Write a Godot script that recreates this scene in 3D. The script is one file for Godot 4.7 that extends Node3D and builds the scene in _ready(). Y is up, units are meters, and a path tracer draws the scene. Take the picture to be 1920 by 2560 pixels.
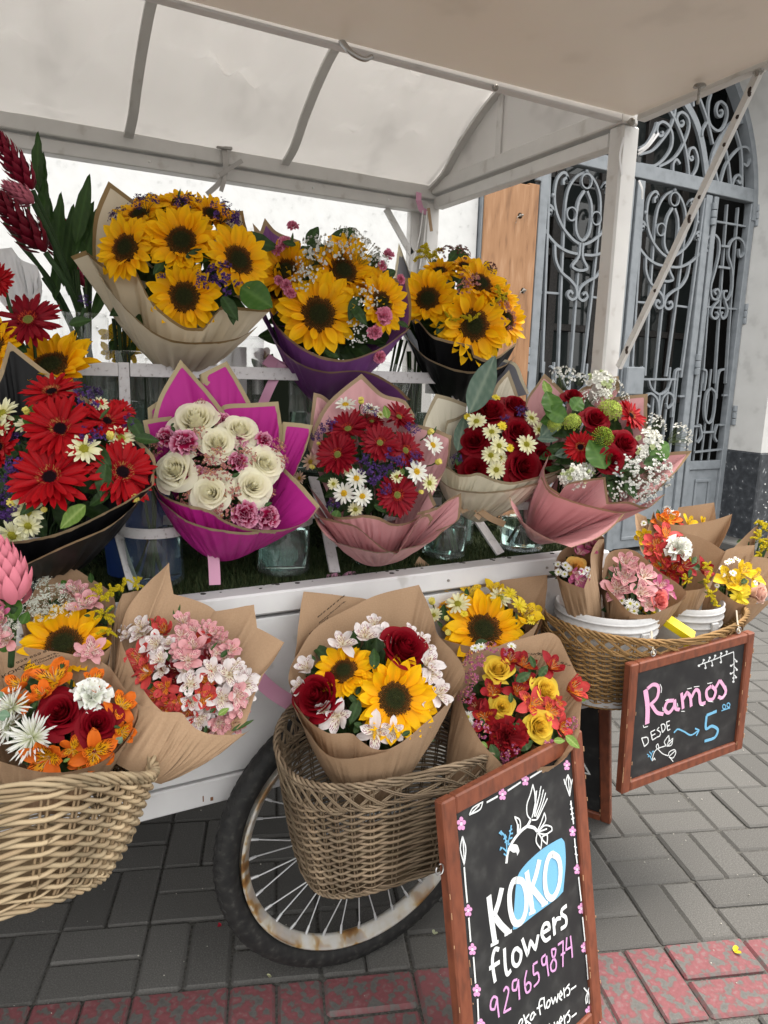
extends Node3D
# A flower cart under a white canopy on a paved square, in front of an iron gate. y is up, metres.

var rng := RandomNumberGenerator.new()
var meshes := {}      # shared petal, leaf and floret meshes
var mats := {}        # shared materials
var counts := {}      # how often a top-level name has been used
var wrinkle := FastNoiseLite.new()
var eye := Transform3D()
var ray_half := Vector2(0.54, 0.72)

const DARK_STEM := Color(0.030, 0.055, 0.020)

# ------------------------------------------------------------------ mesh collecting
class Shape:
	var p := PackedVector3Array()
	var c := PackedColorArray()
	var t := PackedVector2Array()
	var i := PackedInt32Array()
	var flat := false
	func v(at: Vector3, col := Color.WHITE, uv := Vector2.ZERO) -> int:
		p.append(at); c.append(col); t.append(uv)
		return p.size() - 1
	func tri(a: int, b: int, d: int) -> void:
		i.append(a); i.append(b); i.append(d)
	func quad(a: int, b: int, d: int, e: int) -> void:
		tri(a, b, d); tri(a, d, e)
	# a sheet f(u, v) with u in -1..1 and v in 0..1
	func sheet(nu: int, nv: int, f, col = null) -> void:
		var base := p.size()
		for k in nv + 1:
			for j in nu + 1:
				var u := -1.0 + 2.0 * j / nu
				var w := float(k) / nv
				v(f.call(u, w), col.call(u, w) if col != null else Color.WHITE, Vector2((u + 1.0) / 2.0, w))
		for k in nv:
			for j in nu:
				var a := base + k * (nu + 1) + j
				quad(a, a + nu + 1, a + nu + 2, a + 1)
	func tube(path: PackedVector3Array, r0: float, r1: float, sides := 6, col := Color.WHITE, closed := false, tint := 0.0) -> void:
		var n := path.size()
		var base := p.size()
		var ref := Vector3.UP
		for k in n:
			var d: Vector3
			if closed:
				d = path[(k + 1) % n] - path[(k + n - 1) % n]
			else:
				d = path[mini(k + 1, n - 1)] - path[maxi(k - 1, 0)]
			d = d.normalized()
			if absf(d.dot(ref)) > 0.97:
				ref = Vector3.RIGHT if absf(d.x) < 0.9 else Vector3.BACK
			var s := d.cross(ref).normalized()
			var w := s.cross(d).normalized()
			var r := lerpf(r0, r1, float(k) / maxf(n - 1, 1))
			var cc := col if tint == 0.0 else col * (1.0 + tint * sin(k * 0.37 + base * 0.11))
			for m in sides:
				var a := TAU * m / sides
				v(path[k] + (s * cos(a) + w * sin(a)) * r, cc, Vector2(float(m) / sides, float(k) / n))
		var last := n if closed else n - 1
		for k in last:
			for m in sides:
				var a := base + k * sides + m
				var b := base + k * sides + (m + 1) % sides
				var a2 := base + ((k + 1) % n) * sides + m
				var b2 := base + ((k + 1) % n) * sides + (m + 1) % sides
				quad(a, a2, b2, b)
		if not closed:
			for m in range(1, sides - 1):
				tri(base, base + m, base + m + 1)
				var e := base + (n - 1) * sides
				tri(e, e + m + 1, e + m)
	# a flat bar of half width w (across, in the plane with normal nrm) and half depth d
	func strap(path: PackedVector3Array, nrm: Vector3, w: float, d: float, col := Color.WHITE, closed := false) -> void:
		var n := path.size()
		var ring := []
		for k in n:
			var dir: Vector3
			if closed:
				dir = path[(k + 1) % n] - path[(k + n - 1) % n]
			else:
				dir = path[mini(k + 1, n - 1)] - path[maxi(k - 1, 0)]
			var s := dir.normalized().cross(nrm).normalized()
			ring.append([path[k] + s * w + nrm * d, path[k] - s * w + nrm * d, path[k] - s * w - nrm * d, path[k] + s * w - nrm * d])
		for e in 4:
			var base := p.size()
			for k in n:
				v(ring[k][e], col); v(ring[k][(e + 1) % 4], col)
			for k in (n if closed else n - 1):
				var a := base + 2 * k
				var b := base + 2 * ((k + 1) % n)
				quad(a, b, b + 1, a + 1)
		if not closed:
			for k in [0, n - 1]:
				var a := v(ring[k][0], col); var b := v(ring[k][1], col); var cc := v(ring[k][2], col); var dd := v(ring[k][3], col)
				quad(a, b, cc, dd)
	# a box with chamfered edges
	func box(size: Vector3, xf := Transform3D(), ch := 0.003, col := Color.WHITE) -> void:
		var h := size / 2.0
		ch = minf(ch, minf(h.x, minf(h.y, h.z)) * 0.45)
		var corner := func(s: Vector3, ax: int) -> Vector3:
			var q := Vector3(s.x * (h.x - ch), s.y * (h.y - ch), s.z * (h.z - ch))
			q[ax] = s[ax] * h[ax]
			return xf * q
		for ax in 3:
			var b := (ax + 1) % 3
			var d := (ax + 2) % 3
			for sg in [-1.0, 1.0]:
				var ids := []
				for st in [[-1, -1], [1, -1], [1, 1], [-1, 1]]:
					var s := Vector3.ZERO
					s[ax] = sg; s[b] = st[0]; s[d] = st[1]
					ids.append(v(corner.call(s, ax), col, Vector2(s[b] * h[b], s[d] * h[d])))
				if sg > 0: quad(ids[0], ids[3], ids[2], ids[1])
				else: quad(ids[0], ids[1], ids[2], ids[3])
			for s1 in [-1.0, 1.0]:
				for s2 in [-1.0, 1.0]:
					var q := []
					for st in [[-1, b], [1, b], [1, d], [-1, d]]:
						var s := Vector3.ZERO
						s[ax] = st[0]; s[b] = s1; s[d] = s2
						q.append(v(corner.call(s, st[1]), col))
					if s1 * s2 > 0: quad(q[0], q[1], q[2], q[3])
					else: quad(q[0], q[3], q[2], q[1])
		for sx in [-1.0, 1.0]:
			for sy in [-1.0, 1.0]:
				for sz in [-1.0, 1.0]:
					var s := Vector3(sx, sy, sz)
					var a := v(corner.call(s, 0), col); var b2 := v(corner.call(s, 1), col); var d2 := v(corner.call(s, 2), col)
					if sx * sy * sz > 0: tri(a, d2, b2)
					else: tri(a, b2, d2)
	# a turned shape: profile of (radius, height) about the y axis
	func lathe(prof: Array, sides := 32, xf := Transform3D(), col := Color.WHITE) -> void:
		var base := p.size()
		for k in prof.size():
			for m in sides + 1:
				var a := TAU * m / sides
				v(xf * Vector3(cos(a) * prof[k].x, prof[k].y, sin(a) * prof[k].x), col, Vector2(float(m) / sides, float(k) / prof.size()))
		for k in prof.size() - 1:
			for m in sides:
				var a := base + k * (sides + 1) + m
				quad(a, a + 1, a + sides + 2, a + sides + 1)
	func ball(at: Vector3, r: float, col := Color.WHITE, rings := 4, sides := 6, squash := 1.0) -> void:
		var base := p.size()
		for k in rings + 1:
			var th := PI * k / rings
			for m in sides:
				var a := TAU * m / sides + k * 0.3
				v(at + Vector3(sin(th) * cos(a), cos(th) * squash, sin(th) * sin(a)) * r, col)
		for k in rings:
			for m in sides:
				quad(base + k * sides + m, base + k * sides + (m + 1) % sides, base + (k + 1) * sides + (m + 1) % sides, base + (k + 1) * sides + m)
	# flat outline in the xy plane with a thickness along z
	func plate(outline: PackedVector2Array, z0: float, z1: float, col := Color.WHITE) -> void:
		var ids := Geometry2D.triangulate_polygon(outline)
		for side in 2:
			var base := p.size()
			for q in outline:
				v(Vector3(q.x, q.y, z1 if side == 0 else z0), col, q)
			for k in range(0, ids.size(), 3):
				tri(base + ids[k], base + ids[k + 1], base + ids[k + 2])
		for k in outline.size():
			var a := outline[k]
			var b := outline[(k + 1) % outline.size()]
			quad(v(Vector3(a.x, a.y, z0), col), v(Vector3(b.x, b.y, z0), col), v(Vector3(b.x, b.y, z1), col), v(Vector3(a.x, a.y, z1), col))
	func done() -> ArrayMesh:
		var nr := PackedVector3Array()
		nr.resize(p.size())
		for k in range(0, i.size(), 3):
			var a := p[i[k]]
			var f := (p[i[k + 2]] - a).cross(p[i[k + 1]] - a)
			nr[i[k]] += f; nr[i[k + 1]] += f; nr[i[k + 2]] += f
		for k in nr.size():
			nr[k] = nr[k].normalized() if nr[k].length_squared() > 0.0 else Vector3.UP
		var arr := []
		arr.resize(Mesh.ARRAY_MAX)
		arr[Mesh.ARRAY_VERTEX] = p; arr[Mesh.ARRAY_NORMAL] = nr; arr[Mesh.ARRAY_COLOR] = c; arr[Mesh.ARRAY_TEX_UV] = t; arr[Mesh.ARRAY_INDEX] = i
		var m := ArrayMesh.new()
		m.add_surface_from_arrays(Mesh.PRIMITIVE_TRIANGLES, arr)
		return m

# ------------------------------------------------------------------ nodes
func numbered(called: String) -> String:
	counts[called] = counts.get(called, -1) + 1
	return called if counts[called] == 0 else "%s_%03d" % [called, counts[called]]

func tag(o: Node3D, label: String, category := "", group := "", kind := "") -> Node3D:
	if label: o.set_meta("label", label)
	if category: o.set_meta("category", category)
	if group: o.set_meta("group", group)
	if kind: o.set_meta("kind", kind)
	return o

func thing(called: String, label: String, category: String, at := Vector3.ZERO, group := "") -> Node3D:
	var o := Node3D.new()
	o.name = numbered(called)
	add_child(o)
	o.position = at
	tag(o, label, category, group)
	return o

func part(parent: Node3D, called: String, mesh: Mesh, m: Material, xf := Transform3D()) -> MeshInstance3D:
	var o := MeshInstance3D.new()
	o.mesh = mesh
	o.material_override = m
	o.name = numbered(called) if parent == self else called
	parent.add_child(o, true)
	o.transform = xf
	return o

func sub(parent: Node3D, called: String, xf := Transform3D()) -> Node3D:
	var o := Node3D.new()
	o.name = called
	parent.add_child(o, true)
	o.transform = xf
	return o

func box_part(parent: Node3D, called: String, lo: Vector3, hi: Vector3, m: Material, ch := 0.003) -> MeshInstance3D:
	var s := Shape.new()
	s.box(hi - lo, Transform3D(Basis(), (lo + hi) / 2.0), ch)
	return part(parent, called, s.done(), m)

func bar_part(parent: Node3D, called: String, a: Vector3, b: Vector3, w: float, d: float, m: Material, nrm := Vector3.BACK) -> MeshInstance3D:
	var s := Shape.new()
	s.strap(PackedVector3Array([a, b]), nrm, w, d)
	return part(parent, called, s.done(), m)

# ------------------------------------------------------------------ materials (colours are linear base colours)
func mat(key: String, col: Color, rough := 0.8, metal := 0.0) -> StandardMaterial3D:
	if mats.has(key): return mats[key]
	var m := StandardMaterial3D.new()
	m.resource_name = key
	m.albedo_color = col.linear_to_srgb()
	m.roughness = rough
	m.metallic = metal
	mats[key] = m
	return m

func noise(freq: float, sd: int, oct := 4, kind := FastNoiseLite.TYPE_SIMPLEX) -> FastNoiseLite:
	var n := FastNoiseLite.new()
	n.noise_type = kind
	n.seed = sd
	n.frequency = freq
	n.fractal_octaves = oct
	return n

func ramp_texture(stops: Array, freq: float, sd: int, oct := 4, side := 256, kind := FastNoiseLite.TYPE_SIMPLEX) -> NoiseTexture2D:
	var t := NoiseTexture2D.new()
	t.width = side; t.height = side
	t.seamless = true
	t.noise = noise(freq, sd, oct, kind)
	var g := Gradient.new()
	g.offsets = PackedFloat32Array(stops.map(func(s): return s[0]))
	g.colors = PackedColorArray(stops.map(func(s): return s[1].linear_to_srgb()))
	t.color_ramp = g
	return t

func bump_texture(freq: float, sd: int, strength: float, side := 256, oct := 4) -> NoiseTexture2D:
	var t := NoiseTexture2D.new()
	t.width = side; t.height = side
	t.seamless = true
	t.noise = noise(freq, sd, oct)
	t.as_normal_map = true
	t.bump_strength = strength
	return t

# mottled surface, mapped from three sides: tile is its size in metres
func mottled(key: String, stops: Array, freq: float, tile: float, rough: float, bump := 0.0, world := true, metal := 0.0, stretch := Vector3.ONE) -> StandardMaterial3D:
	if mats.has(key): return mats[key]
	var m := mat(key, Color.WHITE, rough, metal)
	m.albedo_texture = ramp_texture(stops, freq, key.hash() % 1000)
	m.uv1_triplanar = true
	m.uv1_world_triplanar = world
	m.uv1_scale = Vector3.ONE * 2.0 / tile * stretch
	if bump > 0.0:
		m.normal_enabled = true
		m.normal_texture = bump_texture(freq * 1.6, 7 + key.hash() % 900, bump)
	return m

func petal_mat(key: String, col: Color, rough := 0.65, thin := 0.25) -> StandardMaterial3D:
	if mats.has(key): return mats[key]
	var m := mat(key, col, rough)
	m.vertex_color_use_as_albedo = true
	m.cull_mode = BaseMaterial3D.CULL_DISABLED
	m.metallic_specular = 0.3
	m.backlight_enabled = thin > 0.0
	m.backlight = Color(thin, thin, thin) * 2.0
	return m

func frame_on(n: Vector3, spin := 0.0) -> Basis:
	var y := n.normalized()
	var x := y.cross(Vector3.BACK if absf(y.z) < 0.9 else Vector3.RIGHT).normalized()
	return Basis(x, y, x.cross(y)) * Basis(Vector3.UP, spin)

func curve(pts: Array, per := 6, closed := false, corner := 0.64) -> PackedVector3Array:
	# Catmull-Rom through the points; turns sharper than 50 degrees stay corners
	var n := pts.size()
	var out := PackedVector3Array()
	var sharp := []
	for k in n:
		if (k == 0 or k == n - 1) and not closed:
			sharp.append(true)
			continue
		var a: Vector3 = (pts[k] - pts[(k + n - 1) % n]).normalized()
		var b: Vector3 = (pts[(k + 1) % n] - pts[k]).normalized()
		sharp.append(a.dot(b) < corner)
	for k in (n if closed else n - 1):
		var p1: Vector3 = pts[k]
		var p2: Vector3 = pts[(k + 1) % n]
		var p0: Vector3 = p1 if sharp[k] else pts[(k + n - 1) % n]
		var p3: Vector3 = p2 if sharp[(k + 1) % n] else pts[(k + 2) % n]
		var len2 := p1.distance_to(p2)
		var m1 := (p2 - p0) * (0.5 if not sharp[k] else 1.0)
		var m2 := (p3 - p1) * (0.5 if not sharp[(k + 1) % n] else 1.0)
		m1 = m1.limit_length(len2 * 1.1); m2 = m2.limit_length(len2 * 1.1)
		for s in per:
			var x := float(s) / per
			var x2 := x * x
			var x3 := x2 * x
			out.append(p1 * (2 * x3 - 3 * x2 + 1) + m1 * (x3 - 2 * x2 + x) + p2 * (-2 * x3 + 3 * x2) + m2 * (x3 - x2))
	if not closed:
		out.append(pts[n - 1])
	return out

# ------------------------------------------------------------------ petals, leaves and flowers (a flower has radius 1 and looks along +y)
func petal(key: String, length: float, half: float, peak: float, tip: float, curl: float, cup: float, c0: Color, c1: Color, ruffle := 0.0, nu := 4, nv := 7) -> ArrayMesh:
	if meshes.has(key): return meshes[key]
	var s := Shape.new()
	var ph := float(key.hash() % 100)
	var form := func(u: float, v: float) -> Vector3:
		var q := 2.0 * pow(v, peak) - 1.0
		var w := half * pow(maxf(0.0, 1.0 - q * q), 0.5 * tip)
		if v < 0.3: w = maxf(w, half * 0.3)
		var y := curl * v * v * length + cup * u * u * w + ruffle * sin(u * 5.0 + v * 9.0 + ph) * v * length
		return Vector3(u * w, y, v * length)
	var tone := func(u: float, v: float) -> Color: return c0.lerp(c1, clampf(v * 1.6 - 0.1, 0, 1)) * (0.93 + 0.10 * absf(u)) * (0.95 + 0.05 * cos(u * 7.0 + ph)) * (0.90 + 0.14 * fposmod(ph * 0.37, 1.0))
	s.sheet(nu, nv, form, tone)
	meshes[key] = s.done()
	return meshes[key]

func leaf_mesh(key: String, half: float, fold: float, bend: float, c0: Color, vein: Color, saw := 0.0) -> ArrayMesh:
	if meshes.has(key): return meshes[key]
	var s := Shape.new()
	var form := func(u: float, v: float) -> Vector3:
		var w := half * pow(sin(PI * pow(v, 0.8)), 0.85) * (1.0 + saw * (0.5 - fposmod(v * 14.0, 1.0)) * (1.0 if absf(u) > 0.9 else 0.0))
		return Vector3(u * w, fold * absf(u) * w - bend * v * v + 0.02 * sin(v * 22.0) * absf(u), v)
	var tone := func(u: float, v: float) -> Color:
		var k := 1.0 if absf(u) < 0.05 else (0.35 if fposmod(v * 7.0 - absf(u) * 1.2, 1.0) < 0.22 else 0.0)
		return c0.lerp(vein, k)
	s.sheet(8, 14, form, tone)
	meshes[key] = s.done()
	return meshes[key]

func ring_of(o: Node3D, called: String, mesh_list: Array, m: Material, n: int, radius: float, tilt: float, height: float, size: float, jitter: float, spin := 0.0) -> void:
	for k in n:
		var a := TAU * (k + spin) / n + rng.randf_range(-jitter, jitter) * 2.0 / n
		var b := Basis(Vector3.UP, a) * Basis(Vector3.RIGHT, -tilt + rng.randf_range(-jitter, jitter) * 0.5) * Basis(Vector3.BACK, rng.randf_range(-jitter, jitter) * 0.6)
		var sc := size * rng.randf_range(1.0 - jitter * 0.35, 1.0 + jitter * 0.2)
		part(o, called, mesh_list[rng.randi() % mesh_list.size()], m, Transform3D(b.scaled(Vector3.ONE * sc), Basis(Vector3.UP, a) * Vector3(0, height, radius)))

func disc(key: String, radius: float, rise: float, cols: Array, bristle: float) -> ArrayMesh:
	# a flower's disc: many small florets, cols = [[radius share, colour], ...]
	if meshes.has(key): return meshes[key]
	var s := Shape.new()
	var r2 := RandomNumberGenerator.new()
	r2.seed = key.hash()
	var n := 520
	s.lathe([Vector2(radius, -0.06), Vector2(radius, 0.0), Vector2(radius * 0.8, rise * 0.5), Vector2(radius * 0.4, rise * 0.9), Vector2(0, rise)], 24, Transform3D(), cols[0][1])
	for k in n:
		var q := sqrt((k + 0.5) / n)
		var a := k * 2.39996
		var col: Color = cols[0][1]
		for e in cols:
			if q >= e[0]: col = e[1]
		col = col * r2.randf_range(0.6, 1.4)
		var at := Vector3(cos(a) * q * radius, rise * (1.0 - q * q), sin(a) * q * radius)
		var up := (Vector3(cos(a) * q, 1.2, sin(a) * q)).normalized()
		var h := bristle * r2.randf_range(0.6, 1.5) * (0.5 + q)
		var w := radius * 0.045
		var e1 := up.cross(Vector3(0.3, 0.1, 0.9)).normalized() * w
		var e2 := up.cross(e1).normalized() * w
		var top := s.v(at + up * h, col * 1.3)
		var c4 := [s.v(at + e1, col), s.v(at + e2, col), s.v(at - e1, col), s.v(at - e2, col)]
		for m in 4: s.tri(c4[m], c4[(m + 1) % 4], top)
	meshes[key] = s.done()
	return meshes[key]

func sunflower(o: Node3D) -> void:
	var y0 := Color(0.92, 0.38, 0.004)
	var y1 := Color(0.98, 0.57, 0.008)
	var list := []
	for k in 5:
		list.append(petal("sun%d" % k, 0.68, 0.130 + 0.014 * k, 0.85 + 0.05 * k, 1.45, [0.10, -0.12, 0.22, 0.0, -0.22][k], [0.35, 0.5, 0.2, 0.6, 0.3][k], y0, y1, 0.012, 4, 8))
	var m := petal_mat("sunflower_petal", Color.WHITE, 0.6, 0.38)
	var open := rng.randf_range(-0.12, 0.22)
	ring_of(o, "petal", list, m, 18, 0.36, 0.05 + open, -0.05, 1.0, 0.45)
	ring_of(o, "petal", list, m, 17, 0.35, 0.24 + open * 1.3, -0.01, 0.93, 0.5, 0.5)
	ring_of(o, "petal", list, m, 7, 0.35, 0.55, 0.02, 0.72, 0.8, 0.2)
	part(o, "seed_disc", disc("sun_disc%d" % (rng.randi() % 2), 0.44, 0.09, [[0.0, Color(0.018, 0.020, 0.006)], [0.42, Color(0.030, 0.022, 0.006)], [0.55, Color(0.07, 0.022, 0.004)], [0.72, Color(0.15, 0.050, 0.008)], [0.93, Color(0.06, 0.015, 0.003)]], 0.035), petal_mat("disc", Color.WHITE, 0.9, 0.0))
	var s := Shape.new()
	if not meshes.has("sun_back"):
		s.lathe([Vector2(0.05, -0.32), Vector2(0.35, -0.2), Vector2(0.42, -0.06)], 14, Transform3D(), Color(0.06, 0.11, 0.03))
		meshes["sun_back"] = s.done()
	part(o, "sepals", meshes["sun_back"], petal_mat("green", Color.WHITE, 0.7, 0.1))

func gerbera(o: Node3D, dark_eye: bool) -> void:
	var c := Color(0.38, 0.004, 0.008) if dark_eye else Color(0.235, 0.004, 0.012)
	var key := "gd" if dark_eye else "gg"
	var list := []
	for k in 4:
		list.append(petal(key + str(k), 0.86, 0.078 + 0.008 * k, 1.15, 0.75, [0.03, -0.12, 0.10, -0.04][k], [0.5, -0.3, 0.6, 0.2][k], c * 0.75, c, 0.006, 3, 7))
	var m := petal_mat("gerbera_petal", Color.WHITE, 0.55, 0.2)
	var lift := rng.randf_range(-0.1, 0.22)
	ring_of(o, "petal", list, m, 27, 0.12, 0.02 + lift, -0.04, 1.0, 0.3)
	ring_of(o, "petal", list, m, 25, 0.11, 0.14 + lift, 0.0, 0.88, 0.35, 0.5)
	var fz := "fuzz" + key
	if not meshes.has(fz):
		var s := Shape.new()
		var r2 := RandomNumberGenerator.new()
		r2.seed = 5
		for k in 260:
			var q := r2.randf_range(0.17, 0.33)
			var a := r2.randf() * TAU
			var d := Vector3(cos(a), 0, sin(a))
			var h := r2.randf_range(0.05, 0.10)
			var e := Vector3(-sin(a), 0, cos(a)) * 0.012
			var col := c * r2.randf_range(0.5, 0.9)
			if q < 0.27 and r2.randf() < 0.6: col = Color(0.42, 0.20, 0.06) if dark_eye else Color(0.5, 0.06, 0.02)
			var b := d * q + Vector3(0, 0.03, 0)
			s.tri(s.v(b + e, col), s.v(b - e, col), s.v(b + d * 0.05 + Vector3(0, h, 0), col * 1.3))
		meshes[fz] = s.done()
	part(o, "inner_florets", meshes[fz], m)
	if dark_eye:
		part(o, "eye", disc("eye_dark", 0.2, 0.05, [[0.0, Color(0.008, 0.003, 0.004)], [0.7, Color(0.05, 0.006, 0.006)], [0.9, Color(0.35, 0.15, 0.05)]], 0.02), petal_mat("disc", Color.WHITE, 0.9, 0.0))
	else:
		part(o, "eye", disc("eye_green", 0.16, 0.06, [[0.0, Color(0.16, 0.17, 0.04)], [0.7, Color(0.28, 0.24, 0.06)], [0.9, Color(0.4, 0.06, 0.02)]], 0.02), petal_mat("disc", Color.WHITE, 0.9, 0.0))

func rose(o: Node3D, col: Color, key: String, bud: float) -> void:
	var n := 24
	var m := petal_mat("rose_" + key, col, 0.62, 0.47)
	for k in n:
		var mk := "rose%d_%d" % [k, int(bud * 10)]
		if not meshes.has(mk):
			var q := float(k) / (n - 1)
			var r0 := 0.035 + 0.60 * pow(q, 0.9) * (1.0 - 0.22 * bud)
			var yt := 0.50 - 0.50 * pow(q, 1.4) * (1.0 - 0.6 * bud)
			var flare := (0.045 + 0.36 * pow(q, 2.2)) * (1.0 - 0.5 * bud)
			var span := lerpf(4.4, 1.9, pow(q, 0.6))
			var ph := k * 1.7
			var s := Shape.new()
			var form := func(u: float, v: float) -> Vector3:
				var a := u * span / 2.0
				var edge := 1.0 - (0.03 + 0.15 * q) * pow(absf(u), 3.0) - 0.03 * sin(u * 4.0 + ph)
				var rr := r0 * (0.35 + 0.65 * pow(v, 0.5)) + flare * pow(v, 6.0) * (1.0 + 0.3 * cos(u * 3.0 + ph)) + (0.02 + 0.03 * q) * u * v + 0.012 * sin(u * 6.0 + ph) * v
				var y := lerpf(-0.75, yt * edge, v) - flare * 0.55 * pow(v, 10.0) - 0.16 * q * u * u * v
				return Vector3(sin(a) * rr, y, cos(a) * rr)
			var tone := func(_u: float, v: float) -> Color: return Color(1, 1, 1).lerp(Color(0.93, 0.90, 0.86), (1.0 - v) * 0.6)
			s.sheet(12, 10, form, tone)
			meshes[mk] = s.done()
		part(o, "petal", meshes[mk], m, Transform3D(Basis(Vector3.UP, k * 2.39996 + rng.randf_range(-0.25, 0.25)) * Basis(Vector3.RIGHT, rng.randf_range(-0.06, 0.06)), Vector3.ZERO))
	if not meshes.has("rose_hip"):
		var s := Shape.new()
		s.lathe([Vector2(0.05, -1.15), Vector2(0.08, -0.95), Vector2(0.24, -0.78), Vector2(0.3, -0.62)], 10, Transform3D(), Color(0.05, 0.11, 0.03))
		meshes["rose_hip"] = s.done()
		var h := Shape.new()
		h.ball(Vector3(0, 0.1, 0), 0.11, Color.WHITE, 6, 10, 3.2)
		meshes["rose_heart"] = h.done()
	part(o, "heart", meshes["rose_heart"], m)
	part(o, "calyx", meshes["rose_hip"], petal_mat("green", Color.WHITE, 0.7, 0.1))

func carnation(o: Node3D, key: String, c0: Color, c1: Color) -> void:
	var list := []
	for k in 3:
		var mk := "carn_%s%d" % [key, k]
		if not meshes.has(mk):
			var s := Shape.new()
			var form := func(u: float, v: float) -> Vector3:
				var w := 0.56 * pow(v, 0.85)
				var z := v * 0.92 * (1.0 - 0.22 * u * u) + 0.03 * sin(u * 21.0) * v * v
				return Vector3(u * w, 0.17 * sin(u * 6.0 + k * 2.0) * v * v + 0.06 * sin(u * 13.0 + k) * v * v, z)
			var tone := func(_u: float, v: float) -> Color: return c0.lerp(c1, smoothstep(0.72, 0.92, v))
			s.sheet(14, 6, form, tone)
			meshes[mk] = s.done()
		list.append(meshes[mk])
	var m := petal_mat("carnation", Color.WHITE, 0.7, 0.25)
	ring_of(o, "petal", list, m, 6, 0.06, 0.15, 0.0, 1.0, 0.6)
	ring_of(o, "petal", list, m, 6, 0.05, 0.6, 0.02, 0.92, 0.8, 0.4)
	ring_of(o, "petal", list, m, 5, 0.04, 1.0, 0.03, 0.8, 1.0, 0.1)
	ring_of(o, "petal", list, m, 4, 0.02, 1.35, 0.03, 0.66, 1.0, 0.3)

func daisy(o: Node3D, key: String, c0: Color, c1: Color, eye_col: Color, n: int) -> void:
	var list := []
	for k in 3:
		list.append(petal("daisy_%s%d" % [key, k], 0.76, 0.12, 1.1, 0.8, [0.0, 0.18, -0.22][k], [0.4, 0.2, -0.3][k], c0, c1, 0.01, 2, 5))
	var m := petal_mat("daisy_petal", Color.WHITE, 0.6, 0.3)
	ring_of(o, "petal", list, m, n, 0.22, 0.05, 0.0, 1.0, 0.3)
	ring_of(o, "petal", list, m, n / 2, 0.2, 0.25, 0.02, 0.9, 0.4, 0.5)
	part(o, "eye", disc("eye_%s" % key, 0.27, 0.13, [[0.0, eye_col * 0.8], [0.5, eye_col]], 0.03), petal_mat("disc", Color.WHITE, 0.9, 0.0))

func spider_mum(o: Node3D) -> void:
	var list := []
	for k in 4:
		list.append(petal("mum%d" % k, 0.92, 0.045, 1.3, 0.6, [0.05, 0.22, -0.1, 0.35][k], [0.9, 0.7, 0.8, 0.9][k], Color(0.62, 0.66, 0.38), Color(0.82, 0.82, 0.78), 0.012, 2, 6))
	var m := petal_mat("mum_petal", Color.WHITE, 0.6, 0.3)
	ring_of(o, "petal", list, m, 26, 0.06, 0.05, 0.0, 1.0, 0.5)
	ring_of(o, "petal", list, m, 22, 0.05, 0.35, 0.02, 0.9, 0.5, 0.5)
	ring_of(o, "petal", list, m, 16, 0.03, 0.75, 0.03, 0.62, 0.6, 0.3)
	ring_of(o, "petal", list, m, 10, 0.02, 1.15, 0.03, 0.36, 0.6, 0.1)

func lily_texture(base: Color, throat: Color, streak: Color) -> ImageTexture:
	# a petal with its natural flecks
	var im := Image.create(48, 96, false, Image.FORMAT_RGB8)
	for y in 96:
		for x in 48:
			im.set_pixel(x, y, throat.lerp(base, smoothstep(0.45, 0.85, y / 95.0 + absf(x - 23.5) / 90.0)).linear_to_srgb())
	var r2 := RandomNumberGenerator.new()
	r2.seed = 11
	for k in 40:
		var x0 := r2.randi_range(5, 41)
		var y0 := r2.randi_range(18, 70)
		var n := r2.randi_range(5, 14)
		for j in n:
			for w in 2:
				im.set_pixel(clampi(int(x0 + (x0 - 23.5) * 0.03 * j) + w, 0, 47), clampi(y0 + j, 0, 95), streak.linear_to_srgb())
	return ImageTexture.create_from_image(im)

func alstroemeria(o: Node3D, key: String, outer: Color, throat: Color, streak: Color) -> void:
	var m0 := petal_mat("alstro_outer_" + key, outer, 0.55, 0.3)
	if not mats.has("alstro_inner_" + key):
		var mi := petal_mat("alstro_inner_" + key, Color.WHITE, 0.55, 0.3)
		mi.albedo_texture = lily_texture(outer, throat, streak)
		mi.texture_repeat = false
	var m1: StandardMaterial3D = mats["alstro_inner_" + key]
	var w := Color.WHITE
	var broad := [petal("al_b0", 1.05, 0.31, 1.3, 0.95, 0.0, 0.25, Color(1, 0.86, 0.8), w, 0.02, 6, 10), petal("al_b1", 1.05, 0.29, 1.3, 0.95, -0.45, 0.35, Color(1, 0.86, 0.8), w, 0.03, 6, 10), petal("al_b2", 1.0, 0.27, 1.25, 1.0, 0.22, -0.2, Color(0.9, 0.75, 0.7), w, 0.03, 6, 10)]
	var slim := [petal("al_s0", 1.0, 0.27, 1.2, 1.2, -0.1, 0.5, w, w, 0.015, 4, 9), petal("al_s1", 0.95, 0.25, 1.2, 1.2, 0.12, 0.5, w, w, 0.02, 4, 9)]
	var lean := rng.randf_range(0.35, 0.75)
	ring_of(o, "petal", broad, m0, 3, 0.02, lean, -0.25, 1.0, 0.35)
	ring_of(o, "petal", slim, m1, 3, 0.02, lean + 0.05, -0.22, 1.0, 0.35, 0.5)
	if not meshes.has("al_stamen"):
		var s := Shape.new()
		for k in 5:
			var a := TAU * k / 5
			var d := Vector3(cos(a), 0, sin(a))
			s.tube(PackedVector3Array([Vector3(0, -0.25, 0), d * 0.10 + Vector3(0, 0.1, 0), d * 0.22 + Vector3(0, 0.36, 0)]), 0.012, 0.009, 4, Color(0.55, 0.38, 0.2))
			s.ball(d * 0.22 + Vector3(0, 0.38, 0), 0.035, Color(0.35, 0.25, 0.10), 3, 5)
		meshes["al_stamen"] = s.done()
	part(o, "stamens", meshes["al_stamen"], petal_mat("green", Color.WHITE, 0.7, 0.1))

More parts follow.
